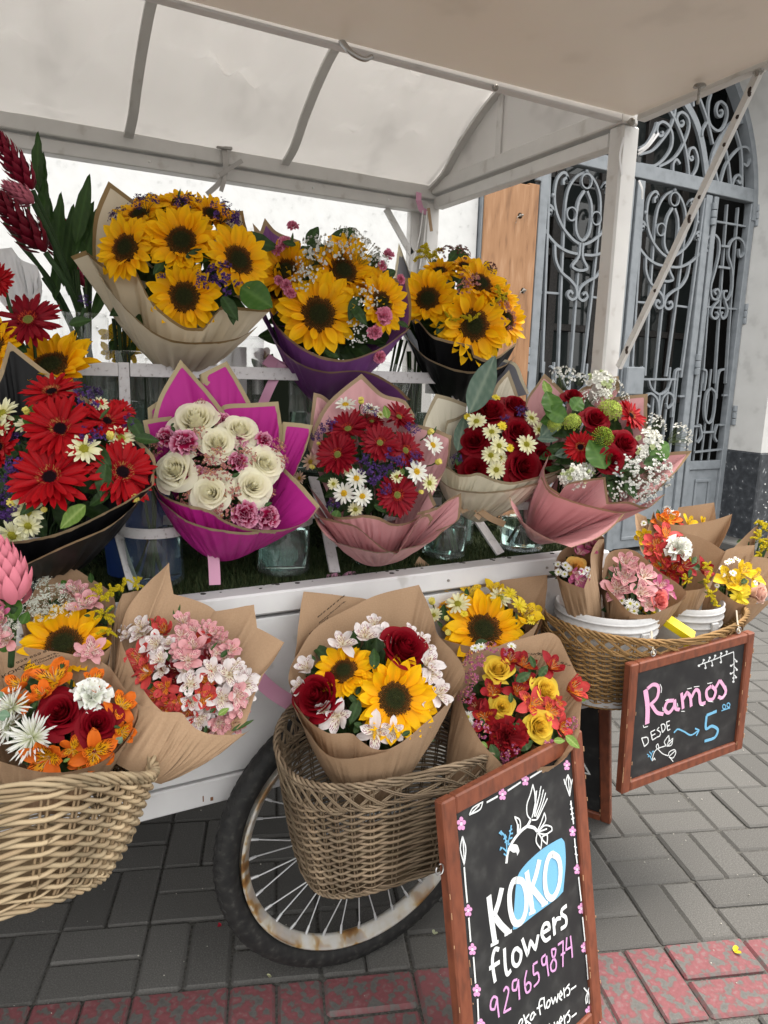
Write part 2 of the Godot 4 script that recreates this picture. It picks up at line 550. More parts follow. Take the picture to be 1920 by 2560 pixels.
# clusters of florets too small to take apart: one mesh each
func star(s: Shape, at: Vector3, up: Vector3, r: float, n: int, col: Color, lift := 0.35) -> void:
	var b := frame_on(up, at.x * 90.0 + at.z * 70.0)
	var mid := s.v(at, col * 0.8)
	for k in n:
		var a := TAU * k / n
		var d := b * Vector3(cos(a), lift, sin(a)) * r
		var e := b * Vector3(-sin(a), 0, cos(a)) * r * 0.42
		var p1 := s.v(at + d * 0.7 + e, col)
		var p2 := s.v(at + d * 1.05, col * 1.05)
		var p3 := s.v(at + d * 0.7 - e, col)
		s.tri(mid, p1, p2); s.tri(mid, p2, p3)

func cluster(kind: String, variant: int) -> ArrayMesh:
	var key := "cl_%s%d" % [kind, variant]
	if meshes.has(key): return meshes[key]
	var s := Shape.new()
	var r := RandomNumberGenerator.new()
	r.seed = key.hash()
	var spot := func(flatness: float) -> Vector3:
		var a := r.randf() * TAU
		var q := sqrt(r.randf())
		return Vector3(cos(a) * q, flatness * (1.0 - q * q) + r.randf_range(-0.12, 0.12), sin(a) * q)
	match kind:
		"statice":
			for k in 9:
				var tip: Vector3 = spot.call(0.5)
				s.tube(PackedVector3Array([Vector3(0, -0.8, 0), tip * 0.5 + Vector3(0, -0.2, 0), tip]), 0.015, 0.01, 4, Color(0.04, 0.06, 0.03))
				for j in 17:
					var at := tip + Vector3(r.randf_range(-0.2, 0.2), r.randf_range(-0.3, 0.15), r.randf_range(-0.2, 0.2))
					var col := Color(0.07, 0.03, 0.14) * r.randf_range(0.5, 1.7)
					star(s, at, Vector3(at.x, 0.8, at.z), r.randf_range(0.05, 0.10), 5, col, 0.9)
		"gyps":
			for k in 52:
				var tip: Vector3 = spot.call(0.55)
				s.tube(PackedVector3Array([Vector3(0, -0.9, 0) + tip * 0.2, tip * 0.75 + Vector3(0, -0.2, 0), tip]), 0.009, 0.006, 3, Color(0.10, 0.14, 0.06))
				var rr := r.randf_range(0.045, 0.085)
				var wht := Color(0.78, 0.78, 0.74) * r.randf_range(0.88, 1.0)
				for j in 4:
					star(s, tip + Vector3(0, rr * 0.3 * j - rr * 0.3, 0), Vector3(tip.x + r.randf_range(-0.5, 0.5), 1, tip.z + r.randf_range(-0.5, 0.5)), rr * (1.15 - 0.2 * j), 7, wht, 0.2 + 0.4 * j)
		"solidago":
			for k in 7:
				var a := r.randf() * TAU
				var d := Vector3(cos(a), 0, sin(a)) * r.randf_range(0.3, 0.9)
				var arm := curve([Vector3(0, -0.9, 0), d * 0.4 + Vector3(0, 0.1, 0), d + Vector3(0, 0.25, 0), d * 1.35 + Vector3(0, 0.1, 0)], 7)
				s.tube(arm, 0.02, 0.01, 4, Color(0.10, 0.16, 0.03))
				for j in range(6, arm.size()):
					for q in 9:
						s.ball(arm[j] + Vector3(r.randf_range(-0.1, 0.1), r.randf_range(-0.02, 0.13), r.randf_range(-0.1, 0.1)), r.randf_range(0.022, 0.05), Color(0.62, 0.50, 0.02) * r.randf_range(0.6, 1.2), 3, 4)
		"lace":
			for k in 26:
				var tip: Vector3 = spot.call(0.35)
				s.tube(PackedVector3Array([Vector3(0, -0.8, 0), tip * 0.9]), 0.012, 0.008, 3, Color(0.10, 0.17, 0.06))
				for j in 20:
					star(s, tip + Vector3(r.randf_range(-0.17, 0.17), r.randf_range(-0.03, 0.05), r.randf_range(-0.17, 0.17)), Vector3(0, 1, 0.2), r.randf_range(0.022, 0.04), 5, Color(0.74, 0.76, 0.66), 0.2)
		"wax", "limonium":
			var pk := Color(0.42, 0.17, 0.16) if kind == "wax" else Color(0.40, 0.11, 0.22)
			for k in 30:
				var at: Vector3 = spot.call(0.5)
				for j in 5:
					var w := at + Vector3(r.randf_range(-0.13, 0.13), r.randf_range(-0.08, 0.08), r.randf_range(-0.13, 0.13))
					star(s, w, Vector3(w.x * 0.7, 1, w.z * 0.7), r.randf_range(0.06, 0.10), 5, pk * r.randf_range(0.6, 1.35), 0.7)
					if r.randf() < 0.14: s.ball(w + Vector3(0, 0.05, 0), 0.045, Color(0.75, 0.52, 0.08), 3, 5)
		"hydrangea":
			for k in 70:
				var q := sqrt((k + 0.5) / 70.0)
				var a := k * 2.4
				var n := Vector3(cos(a) * q, sqrt(maxf(0.0, 1.0 - q * q)) + 0.05, sin(a) * q)
				star(s, n * r.randf_range(0.88, 1.0), n + Vector3(r.randf_range(-0.3, 0.3), 0, r.randf_range(-0.3, 0.3)), r.randf_range(0.16, 0.22), 4, Color(0.30, 0.38, 0.06) * r.randf_range(0.7, 1.25), 0.15)
				s.ball(n, 0.03, Color(0.34, 0.38, 0.10), 3, 5)
		"viburnum":
			for k in 190:
				var q := sqrt((k + 0.5) / 190.0)
				var a := k * 2.4
				var n := Vector3(cos(a) * q, sqrt(maxf(0.0, 1.0 - q * q)) + 0.03, sin(a) * q)
				s.tube(PackedVector3Array([n * 0.4, n * 0.95]), 0.012, 0.012, 3, Color(0.10, 0.17, 0.03))
				s.ball(n * r.randf_range(0.9, 1.03), r.randf_range(0.045, 0.07), Color(0.26, 0.36, 0.04) * r.randf_range(0.6, 1.3), 3, 5)
		"stock":
			for k in 24:
				var q := sqrt((k + 0.5) / 24.0)
				var a := k * 2.4
				var n := Vector3(cos(a) * q, sqrt(maxf(0.0, 1.0 - q * q)) * 0.9, sin(a) * q)
				var col := Color(0.80, 0.80, 0.74) if r.randf() < 0.8 else Color(0.55, 0.62, 0.34)
				for j in 3:
					star(s, n * (0.85 + 0.07 * j), n + Vector3(r.randf_range(-0.5, 0.5), r.randf_range(-0.2, 0.5), r.randf_range(-0.5, 0.5)), 0.25 - 0.05 * j, 6, col * r.randf_range(0.9, 1.02), 0.2 + 0.5 * j)
		"brown":
			for k in 60:
				var at: Vector3 = spot.call(0.8)
				star(s, at, Vector3(at.x, 1, at.z), 0.13, 5, Color(0.16, 0.07, 0.06) * r.randf_range(0.6, 1.5), 0.9)
	meshes[key] = s.done()
	return meshes[key]

func flower(b: Node3D, kind: String, at: Vector3, n: Vector3, r: float) -> void:
	rng.seed = (kind + str(at)).hash()
	var xf := Transform3D(frame_on(n, rng.randf() * TAU).scaled(Vector3.ONE * r), at)
	var names := {"sf": "sunflower", "gr": "gerbera", "gg": "gerbera", "da": "daisy", "dw": "daisy", "dp": "daisy", "dm": "small_daisy", "yc": "daisy", "mu": "spider_chrysanthemum"}
	var clusters := {"st": "statice", "gy": "gyps", "so": "solidago", "la": "lace", "wx": "wax", "li": "limonium", "hy": "hydrangea", "vi": "viburnum", "sk": "stock", "br": "brown"}
	var cnames := {"st": "purple_statice", "gy": "baby_breath", "so": "goldenrod", "la": "lace_flower", "wx": "pink_filler", "li": "pink_filler", "hy": "hydrangea", "vi": "green_viburnum", "sk": "white_stock", "br": "brown_filler"}
	if clusters.has(kind):
		part(b, cnames[kind], cluster(clusters[kind], rng.randi() % 2), petal_mat("cluster", Color.WHITE, 0.75, 0.2), xf)
		return
	var head := kind.substr(0, 2)
	if head == "ro": names[kind] = "rose"
	elif head == "ca": names[kind] = "carnation"
	elif head == "al": names[kind] = "alstroemeria"
	elif head == "bu":
		if not meshes.has("bud"):
			var s := Shape.new()
			s.ball(Vector3.ZERO, 1.0, Color(0.62, 0.55, 0.10), 5, 8, 0.9)
			for k in 12: star(s, Vector3(sin(k * 0.5) * 0.5, 0.75, cos(k * 0.5) * 0.5), Vector3.UP, 0.5, 4, Color(0.7, 0.6, 0.15), 0.8)
			s.tube(PackedVector3Array([Vector3(0, -5, 0), Vector3(0.4, -2.4, 0), Vector3(0, -0.8, 0)]), 0.22, 0.22, 5, Color(0.06, 0.12, 0.03))
			meshes["bud"] = s.done()
		part(b, "flower_bud", meshes["bud"], petal_mat("green", Color.WHITE, 0.7, 0.1), xf)
		return
	xf.basis = xf.basis * {"al": 1.32, "ro": 1.2, "ca": 1.18, "sf": 1.06, "da": 1.12, "dw": 1.1}.get(head, 1.0)
	var o := sub(b, names[kind], xf)
	match kind:
		"sf": sunflower(o)
		"gr": gerbera(o, true)
		"gg": gerbera(o, false)
		"da": daisy(o, "cream", Color(0.70, 0.66, 0.30), Color(0.78, 0.76, 0.52), Color(0.30, 0.28, 0.03), 15)
		"dw": daisy(o, "white", Color(0.76, 0.74, 0.60), Color(0.80, 0.80, 0.74), Color(0.58, 0.36, 0.02), 14)
		"dp": daisy(o, "peach", Color(0.58, 0.36, 0.22), Color(0.68, 0.52, 0.38), Color(0.36, 0.26, 0.03), 13)
		"dm": daisy(o, "small", Color(0.78, 0.78, 0.70), Color(0.82, 0.82, 0.80), Color(0.48, 0.46, 0.06), 14)
		"yc": daisy(o, "yellow", Color(0.80, 0.62, 0.04), Color(0.84, 0.68, 0.06), Color(0.62, 0.50, 0.02), 17)
		"mu": spider_mum(o)
		"ro_red": rose(o, Color(0.26, 0.003, 0.012), "red", 0.0)
		"ro_side": rose(o, Color(0.24, 0.004, 0.014), "red", 0.8)
		"ro_cream": rose(o, Color(0.92, 0.89, 0.72), "cream", 0.0)
		"ro_yellow": rose(o, Color(0.84, 0.62, 0.07), "yellow", 0.35)
		"ro_apricot": rose(o, Color(0.82, 0.52, 0.14), "apricot", 0.5)
		"ro_pink": rose(o, Color(0.78, 0.24, 0.22), "pink", 0.7)
		"ro_blush": rose(o, Color(0.80, 0.55, 0.46), "blush", 0.9)
		"ca_white": carnation(o, "white", Color(0.74, 0.76, 0.66), Color(0.82, 0.82, 0.80))
		"ca_pink": carnation(o, "pink", Color(0.62, 0.16, 0.26), Color(0.72, 0.28, 0.40))
		"ca_two": carnation(o, "two", Color(0.32, 0.004, 0.055), Color(0.74, 0.36, 0.50))
		"ca_dark": carnation(o, "dark", Color(0.16, 0.004, 0.008), Color(0.24, 0.01, 0.012))
		"al_coral": alstroemeria(o, "coral", Color(0.58, 0.065, 0.062), Color(0.72, 0.24, 0.02), Color(0.14, 0.008, 0.008))
		"al_red": alstroemeria(o, "red", Color(0.30, 0.010, 0.016), Color(0.55, 0.13, 0.012), Color(0.06, 0.003, 0.005))
		"al_wine": alstroemeria(o, "wine", Color(0.17, 0.006, 0.012), Color(0.20, 0.02, 0.012), Color(0.04, 0.002, 0.003))
		"al_white": alstroemeria(o, "white", Color(0.80, 0.74, 0.73), Color(0.80, 0.74, 0.58), Color(0.20, 0.03, 0.06))
		"al_pink": alstroemeria(o, "pink", Color(0.74, 0.38, 0.40), Color(0.78, 0.62, 0.54), Color(0.26, 0.03, 0.07))
		"al_mauve": alstroemeria(o, "mauve", Color(0.50, 0.12, 0.24), Color(0.66, 0.40, 0.40), Color(0.16, 0.01, 0.05))
		"al_orange": alstroemeria(o, "orange", Color(0.78, 0.17, 0.015), Color(0.80, 0.42, 0.01), Color(0.08, 0.01, 0.004))
		"al_yellow": alstroemeria(o, "yellow", Color(0.82, 0.56, 0.02), Color(0.82, 0.60, 0.04), Color(0.20, 0.08, 0.01))

func leaf(b: Node3D, kind: String, at: Vector3, n: Vector3, along: Vector3, length: float) -> void:
	var y := n.normalized()
	var z := (along - y * along.dot(y)).normalized()
	var bs := Basis(y.cross(z).normalized(), y, z).scaled(Vector3.ONE * length)
	var m: ArrayMesh
	var gm := petal_mat("leaf", Color.WHITE, 0.42, 0.35)
	match kind:
		"lf": m = leaf_mesh("leaf_dark", 0.24, 0.28, 0.16, Color(0.028, 0.062, 0.016), Color(0.05, 0.10, 0.03))
		"lg": m = leaf_mesh("leaf_light", 0.26, 0.2, 0.12, Color(0.15, 0.25, 0.05), Color(0.30, 0.40, 0.12))
		"lb": m = leaf_mesh("leaf_broad", 0.40, 0.15, 0.14, Color(0.05, 0.12, 0.02), Color(0.09, 0.18, 0.04), 0.1)
		"lr": m = leaf_mesh("leaf_blade", 0.088, 0.3, 0.08, Color(0.035, 0.070, 0.020), Color(0.05, 0.10, 0.03))
		"ln": m = leaf_mesh("leaf_narrow", 0.10, 0.4, 0.10, Color(0.05, 0.09, 0.025), Color(0.07, 0.12, 0.04))
		"eu": m = leaf_mesh("leaf_gum", 0.17, 0.15, 0.08, Color(0.10, 0.155, 0.12), Color(0.20, 0.26, 0.20))
		"er": m = leaf_mesh("leaf_round", 0.48, 0.08, 0.05, Color(0.16, 0.26, 0.17), Color(0.22, 0.32, 0.22))
	part(b, "leaf", m, gm, Transform3D(bs, at))

func foliage(b: Node3D, c: Vector3, n: Vector3, radius: float, count: int, sd: int) -> void:
	# dark leaves that fill the bunch between and under its flowers, with the stems they stand on
	rng.seed = sd
	var f := frame_on(n)
	for k in count:
		var q := sqrt((k + 0.5) / count) * 0.78
		var a := k * 2.39996
		var at := c + f * Vector3(cos(a) * q * radius, -0.020 - 0.02 * rng.randf() - 0.02 * q * q, sin(a) * q * radius)
		var dir := f * Vector3(cos(a + rng.randf_range(-0.9, 0.9)), 0.35, sin(a + rng.randf_range(-0.9, 0.9)))
		leaf(b, "lf", at - dir * radius * 0.18, n + f * Vector3(rng.randf_range(-0.4, 0.4), 0, rng.randf_range(-0.4, 0.4)), dir, radius * rng.randf_range(0.34, 0.5))
	var s := Shape.new()
	for k in 14:
		var a := k * 2.4
		var q := sqrt(k / 14.0)
		s.tube(PackedVector3Array([Vector3(cos(a), 0, sin(a)) * 0.010 - n * 0.02, c * 0.45 + f * Vector3(cos(a), 0, sin(a)) * radius * 0.15 * q, c - n * 0.03 + f * Vector3(cos(a), 0, sin(a)) * radius * 0.7 * q]), 0.003, 0.0025, 5, DARK_STEM)
	part(b, "stems", s.done(), petal_mat("green", Color.WHITE, 0.7, 0.1))

# ------------------------------------------------------------------ wrapping paper
func paper(kind: String) -> StandardMaterial3D:
	var key := "paper_" + kind
	if mats.has(key): return mats[key]
	if kind == "kraft":
		var k := mottled(key, [[0.2, Color(0.348, 0.224, 0.132)], [0.5, Color(0.37, 0.240, 0.143)], [0.8, Color(0.395, 0.260, 0.157)]], 0.05, 0.12, 0.85, 0.0, false)
		k.cull_mode = BaseMaterial3D.CULL_DISABLED
		k.backlight_enabled = true
		k.backlight = Color(0.42, 0.34, 0.25)
		return k
	var table := {"cream": [Color(0.70, 0.61, 0.46), Color(0.30, 0.20, 0.09), 0.5], "purple": [Color(0.20, 0.070, 0.235), Color(0.36, 0.25, 0.14), 0.38], "black": [Color(0.010, 0.010, 0.011), Color(0.38, 0.28, 0.17), 0.45],
		"magenta": [Color(0.44, 0.022, 0.245), Color(0.40, 0.32, 0.19), 0.45], "pink": [Color(0.63, 0.335, 0.35), Color(0.32, 0.23, 0.14), 0.48], "ivory": [Color(0.66, 0.62, 0.50), Color(0.36, 0.30, 0.20), 0.5], "grey": [Color(0.24, 0.25, 0.28), Color(0.74, 0.68, 0.52), 0.4], "white": [Color(0.74, 0.74, 0.76), Color(0.74, 0.74, 0.76), 0.6]}
	var m := mat(key, Color.WHITE, table[kind][2])
	var im := Image.create(8, 256, false, Image.FORMAT_RGB8)   # a metallic stripe printed along the edge; the sheet is 0.2 m deep in this strip
	m.metallic_specular = 0.3
	im.fill(table[kind][0].linear_to_srgb())
	im.fill_rect(Rect2i(0, 0, 8, 11), table[kind][1].linear_to_srgb())
	m.albedo_texture = ImageTexture.create_from_image(im)
	m.texture_repeat = false
	m.cull_mode = BaseMaterial3D.CULL_DISABLED
	m.backlight_enabled = true
	m.backlight = Color(0.38, 0.38, 0.38)
	return m

func wrap_sheet(b: Node3D, kind: String, pts: Array, n: Vector3, bulge: float, flare := 0.0, ring := 0.022, called := "wrapping_sheet") -> MeshInstance3D:
	# one sheet that runs from the tied neck (the bunch's origin) up to the edge through pts
	var e := curve(pts, 9)
	var s := Shape.new()
	var rows := 16
	var ax := n.normalized()
	var rim := PackedVector3Array()
	for q in e:
		rim.append(q + (q - ax * q.dot(ax)).normalized() * flare)
	for j in e.size():
		var d := e[j]
		var o := d - ax * d.dot(ax)
		var on := o.normalized()
		for k in rows + 1:
			var v := 1.0 - pow(1.0 - float(k) / rows, 1.6)
			var at := (on * ring).lerp(d, v) + on * (bulge * sin(PI * pow(v, 0.75)) + flare * pow(v, 7.0))
			var pleat := absf(wrinkle.get_noise_2d(j * 2.3 + b.position.x * 400.0, 3.0)) + 0.6 * absf(wrinkle.get_noise_2d(j * 5.1, v * 4.0 + b.position.z * 300.0))
			at += on * (0.30 - pleat) * 0.030 * v * (1.0 - v) * (2.0 if kind != "kraft" else 1.2)
			at += on * wrinkle.get_noise_3dv(at * 60.0 + b.position * 31.0) * 0.007 * v * (1.0 - v * 0.4) + ax * wrinkle.get_noise_3dv(at * 35.0 + Vector3(9, 3, 1)) * 0.006 * v * (1.0 - v)
			var near := 1.0
			if kind != "kraft" and v > 0.6:
				for q in rim.size() - 1:
					near = minf(near, Geometry3D.get_closest_point_to_segment(at, rim[q], rim[q + 1]).distance_to(at))
			s.v(at, Color.WHITE, Vector2(0.5, near / 0.2))
	for j in e.size() - 1:
		for k in rows:
			var a := j * (rows + 1) + k
			s.quad(a, a + rows + 1, a + rows + 2, a + 1)
	return part(b, called, s.done(), paper(kind))

func ribbon(b: Node3D, pts: Array, width: float, m: Material, nrm: Vector3, called := "ribbon") -> MeshInstance3D:
	var s := Shape.new()
	s.strap(curve(pts, 7), nrm.normalized(), width / 2.0, 0.0006)
	return part(b, called, s.done(), m)

func lettering(parent: Node3D, text: String, at: Vector3, x: Vector3, up: Vector3, height: float, m: Material, called := "printed_text", bold := false) -> void:
	var t := TextMesh.new()
	var f := SystemFont.new()
	f.font_names = PackedStringArray(["Droid Sans"])
	if bold: f.font_weight = 700
	t.font = f
	t.text = text
	t.font_size = 32
	t.pixel_size = height / 24.0
	t.depth = 0.0004
	t.horizontal_alignment = HORIZONTAL_ALIGNMENT_LEFT
	t.curve_step = 2.0
	var xn := x.normalized()
	var z := xn.cross(up).normalized()
	part(parent, called, t, m, Transform3D(Basis(xn, z.cross(xn), z), at))

# short forms: the flower at x, y, z looking along u, v, w
func fl(b: Node3D, kind: String, x: float, y: float, z: float, u: float, v: float, w: float, r: float) -> void:
	flower(b, kind, Vector3(x, y, z), Vector3(u, v, w), r)

func lf(b: Node3D, kind: String, x: float, y: float, z: float, n: Vector3, u: float, v: float, w: float, length: float) -> void:
	leaf(b, kind, Vector3(x, y, z), n, Vector3(u, v, w), length)

func sheet(b: Node3D, kind: String, n: Vector3, bulge: float, flare: float, ring: float, c: Array) -> void:
	# edge points in millimetres from the tied neck
	var pts := []
	for k in range(0, c.size(), 3): pts.append(Vector3(c[k], c[k + 1], c[k + 2]) / 1000.0)
	wrap_sheet(b, kind, pts, n, bulge, flare, ring)

func stalk(b: Node3D, from: Vector3, to: Vector3) -> void:
	var s := Shape.new()
	s.tube(curve([from, (from + to) * 0.5 + Vector3(0.004, 0.0, 0.0), to], 5), 0.0035, 0.0035, 6, DARK_STEM)
	part(b, "stem", s.done(), petal_mat("green", Color.WHITE, 0.7, 0.1))

# ------------------------------------------------------------------ boards
func chalk(b: Node3D, called: String, m: Material, w: float, strokes: Array) -> void:
	var s := Shape.new()
	var k := 0
	for st in strokes:
		var pts := []
		for j in range(0, st.size(), 2):
			pts.append(Vector3(st[j] / 10000.0, st[j + 1] / 10000.0, -0.0074 + 0.00012 * k))
		k += 1
		s.strap(curve(pts, 8, false, -0.05), Vector3.BACK, w / 2.0, 0.00025)
	part(b, called, s.done(), m)

func chalk_fill(b: Node3D, called: String, m: Material, outlines: Array) -> void:
	var s := Shape.new()
	for st in outlines:
		var pts := []
		for j in range(0, st.size(), 2):
			pts.append(Vector3(st[j] / 10000.0, st[j + 1] / 10000.0, 0))
		var o := PackedVector2Array()
		for q in curve(pts, 4, true): o.append(Vector2(q.x, q.y))
		s.plate(o, -0.0082, -0.0076)
	part(b, called, s.done(), m)

func chalkboard(label: String, at: Vector3, bs: Basis, w: float, h: float, fr: float) -> Node3D:
	var b := thing("chalkboard", label, "chalkboard", at)
	b.basis = bs
	var m := mottled("board_wood", [[0.15, Color(0.125, 0.037, 0.018)], [0.45, Color(0.17, 0.047, 0.022)], [0.8, Color(0.20, 0.058, 0.027)]], 0.02, 0.4, 0.5, 0.2, false, 0.0, Vector3(1.6, 0.5, 1.6))
	var edge := mat("bare_wood", Color(0.42, 0.24, 0.13), 0.8)
	for sx in [-1.0, 1.0]:
		var s := Shape.new()
		s.box(Vector3(fr, h, 0.022), Transform3D(Basis(), Vector3(sx * (w - fr) / 2.0, h / 2.0, -0.011)), 0.003)
		part(b, "frame_side", s.done(), m)
	for y in [fr / 2.0, h - fr / 2.0]:
		var s := Shape.new()
		s.box(Vector3(w - 2.0 * fr - 0.001, fr, 0.0205), Transform3D(Basis(), Vector3(0, y, -0.011)), 0.003)
		part(b, "frame_rail", s.done(), m)
	rng.seed = label.hash()
	var chips := Shape.new()
	for k in 26:
		var sx := -1.0 if k % 2 else 1.0
		chips.box(Vector3(rng.randf_range(0.001, 0.0024), rng.randf_range(0.003, 0.014), 0.0016), Transform3D(Basis(), Vector3(sx * (w / 2.0 - (0.0 if k % 3 else fr)), rng.randf_range(0.02, h - 0.02), -0.0006)), 0.0003)
	part(b, "chipped_edges", chips.done(), edge)
	var s2 := Shape.new()
	s2.box(Vector3(w - 2.0 * fr, h - 2.0 * fr, 0.006), Transform3D(Basis(), Vector3(0, h / 2.0, -0.011)), 0.0005)
	part(b, "writing_surface", s2.done(), mottled("chalk_black", [[0.25, Color(0.010, 0.010, 0.011)], [0.5, Color(0.014, 0.014, 0.015)], [0.68, Color(0.019, 0.019, 0.019)], [0.88, Color(0.032, 0.032, 0.032)]], 0.010, 0.45, 0.62, 0.0, false))
	return b

func screw_eye(b: Node3D, at: Vector3, r: float, nrm: Vector3) -> void:
	var s := Shape.new()
	var f := frame_on(nrm)
	var pts := PackedVector3Array()
	for k in 15: pts.append(at + f * Vector3(cos(TAU * k / 16.0), 0, sin(TAU * k / 16.0)) * r)
	s.tube(pts, 0.0014, 0.0014, 6)
	part(b, "screw_eye", s.done(), mat("steel", Color(0.5, 0.5, 0.5), 0.35, 0.9))

# ------------------------------------------------------------------ wicker
func basket(label: String, group: String, at: Vector3, ax: float, az: float, low: float, y0: float, rim: Callable, stakes: int, rows: int, thick: float, col: Color, col2: Color, open_band: bool, seed_no: int, power := 0.7) -> Node3D:
	var b := thing("wicker_basket", label, "basket", at, group)
	var m := petal_mat("wicker", Color.WHITE, 0.6, 0.0)
	rng.seed = seed_no
	var spot := func(a: float, t: float, off: float) -> Vector3:
		var sc := lerpf(low, 1.0, pow(t, 0.75))
		var c := cos(a); var s := sin(a)
		var d := Vector3(signf(c) * pow(absf(c), power) * (ax * sc + off), 0, signf(s) * pow(absf(s), power) * (az * sc + off))
		d.y = lerpf(y0, rim.call(a), t) - at.y
		return d
	var n := stakes
	var top := 0.80 if open_band else 0.94
	for j in n:
		for e in 2:
			var s := Shape.new()
			var pts := PackedVector3Array()
			for k in 9: pts.append(spot.call(TAU * (j + 0.5 + 0.085 * (e * 2 - 1)) / n, k / 8.0 * 0.99, 0.0))
			s.tube(pts, thick * 0.62, thick * 0.55, 5, col2 * rng.randf_range(0.75, 1.1))
			part(b, "stake", s.done(), m)
	for k in rows:
		var t := (k + 0.5) / rows * top
		var s := Shape.new()
		var pts := PackedVector3Array()
		var amp := thick * 1.25
		var thin := 1.0 if k > rows * 0.14 else 0.55
		for j in n * 4:
			var ph := float(j) / 4.0
			var wob := rng.randf_range(-0.25, 0.25) * thick
			pts.append(spot.call(TAU * ph / n, t + wob * 0.6 + 0.25 * top / rows * sin(PI * ph + PI * (k % 2)), amp * cos(PI * (ph + 0.5) + PI * (k % 2)) * 1.0))
		s.tube(pts, thick * thin * rng.randf_range(0.78, 1.15), thick * thin * rng.randf_range(0.85, 1.1), 6, col.lerp(col2, rng.randf_range(0.0, 0.8)) * rng.randf_range(0.68, 1.16), true, 0.24)
		part(b, "weaver", s.done(), m)
	var braid := func(t: float, r: float, amp: float, turns: float, called: String) -> void:
		for e in 3:
			var s := Shape.new()
			var pts := PackedVector3Array()
			for j in 240:
				var a := TAU * j / 240.0
				var w := a * turns + TAU * e / 3.0
				var q: Vector3 = spot.call(a, t, amp * cos(w))
				pts.append(q + Vector3(0, amp * sin(w), 0))
			s.tube(pts, r, r, 6, col.lerp(col2, 0.35 * e) * rng.randf_range(0.8, 1.05), true, 0.18)
			part(b, called, s.done(), m)
	braid.call(1.0, thick * 0.95, thick * 1.3, 22.0, "rim_braid")
	braid.call(0.965, thick * 0.8, thick * 1.1, 26.0, "rim_braid")
	braid.call(0.015, thick * 0.85, thick * 1.1, 20.0, "foot_braid")
	if open_band:
		braid.call(top + 0.005, thick * 0.7, thick * 1.0, 24.0, "band_braid")
		for j in n:
			for sg in [-1.0, 1.0]:
				for e in 2:
					var s := Shape.new()
					var pts := PackedVector3Array()
					for k in 6:
						var f := k / 5.0
						pts.append(spot.call(TAU * (j + 0.5 + sg * (f - 0.5) * 1.3 + 0.12 * e) / n, lerpf(top, 0.975, f), thick * (0.9 * sg + 0.3)))
					s.tube(pts, thick * 0.6, thick * 0.6, 5, col.lerp(col2, rng.randf() * 0.5) * rng.randf_range(0.85, 1.1))
					part(b, "lattice_strand", s.done(), m)
	for k in 26:
		var fr := Shape.new()
		var a := rng.randf() * TAU
		var q: Vector3 = spot.call(a, rng.randf_range(0.15, 1.0), thick * 1.6)
		var q2: Vector3 = spot.call(a + rng.randf_range(-0.12, 0.12), rng.randf_range(0.6, 1.02), thick * rng.randf_range(1.5, 4.0))
		fr.tube(PackedVector3Array([q, q.lerp(q2, 0.2) + Vector3(0, 0.004, 0), q.lerp(q2, 0.28)]), thick * 0.5, thick * 0.2, 5, col2 * 0.9)
		part(b, "loose_end", fr.done(), m)
	var fl := Shape.new()
	var ids := []
	for j in 40: ids.append(fl.v(spot.call(TAU * j / 40.0, 0.01, -thick), col2 * 0.8))
	var mid := fl.v(Vector3(0, y0 - at.y + 0.002, 0), col2 * 0.8)
	for j in 40: fl.tri(ids[j], ids[(j + 1) % 40], mid)
	part(b, "bottom", fl.done(), m)
	return b

# ------------------------------------------------------------------ glass
func vase(label: String, at: Vector3, r: float, h: float, fill: float, stems := 0, square := false, lean := Vector3.ZERO, taper := 1.0) -> Node3D:
	var b := thing("glass_vase", label, "vase", at, "glass vases on the cart")
	if lean != Vector3.ZERO: b.basis = frame_on(Vector3.UP + lean)
	var glass := mat("glass", Color(0.86, 0.95, 0.93), 0.03)
	glass.albedo_color.a = 0.035
	glass.transparency = BaseMaterial3D.TRANSPARENCY_ALPHA
	var water := mat("water", Color(0.30, 0.46, 0.40), 0.03)
	water.albedo_color = Color(0.80, 0.93, 0.90, 0.0)
	water.refraction_enabled = true
	water.refraction_scale = 0.033
	var n := 4 if square else 36
	var s := Shape.new()
	var tw := Transform3D(Basis(Vector3.UP, PI / 4.0), Vector3.ZERO) if square else Transform3D()
	s.lathe([Vector2(0.001, 0.004), Vector2(r * taper * 0.9, 0.0), Vector2(r * taper, 0.008), Vector2(r * 0.98, h * 0.7), Vector2(r, h - 0.002), Vector2(r - 0.001, h), Vector2(r - 0.0026, h - 0.001), Vector2(r - 0.003, h - 0.006)], n, tw)
	part(b, "glass", s.done(), glass)
	if fill > 0.0:
		var w := Shape.new()
		var rr := lerpf(r * taper, r, fill) - 0.0045
		w.lathe([Vector2(0.001, 0.0135), Vector2(r * taper - 0.0045, 0.0135), Vector2(rr, h * fill), Vector2(0.001, h * fill)], n, tw)
		part(b, "water", w.done(), water)
	if stems > 0:
		rng.seed = label.hash()
		var g := Shape.new()
		for k in stems:
			var a := rng.randf() * TAU
			var d := Vector3(cos(a), 0, sin(a))
			g.tube(PackedVector3Array([d * r * 0.7 * rng.randf() + Vector3(0, 0.02, 0), Vector3(0, h * 0.6, 0) - d * r * 0.15, Vector3(0, h * 1.25, 0) - d * r * 0.35]), 0.0032, 0.003, 5, Color(0.035, 0.06, 0.022) * rng.randf_range(0.6, 1.4))
		part(b, "stems", g.done(), petal_mat("green", Color.WHITE, 0.7, 0.1))
	return b

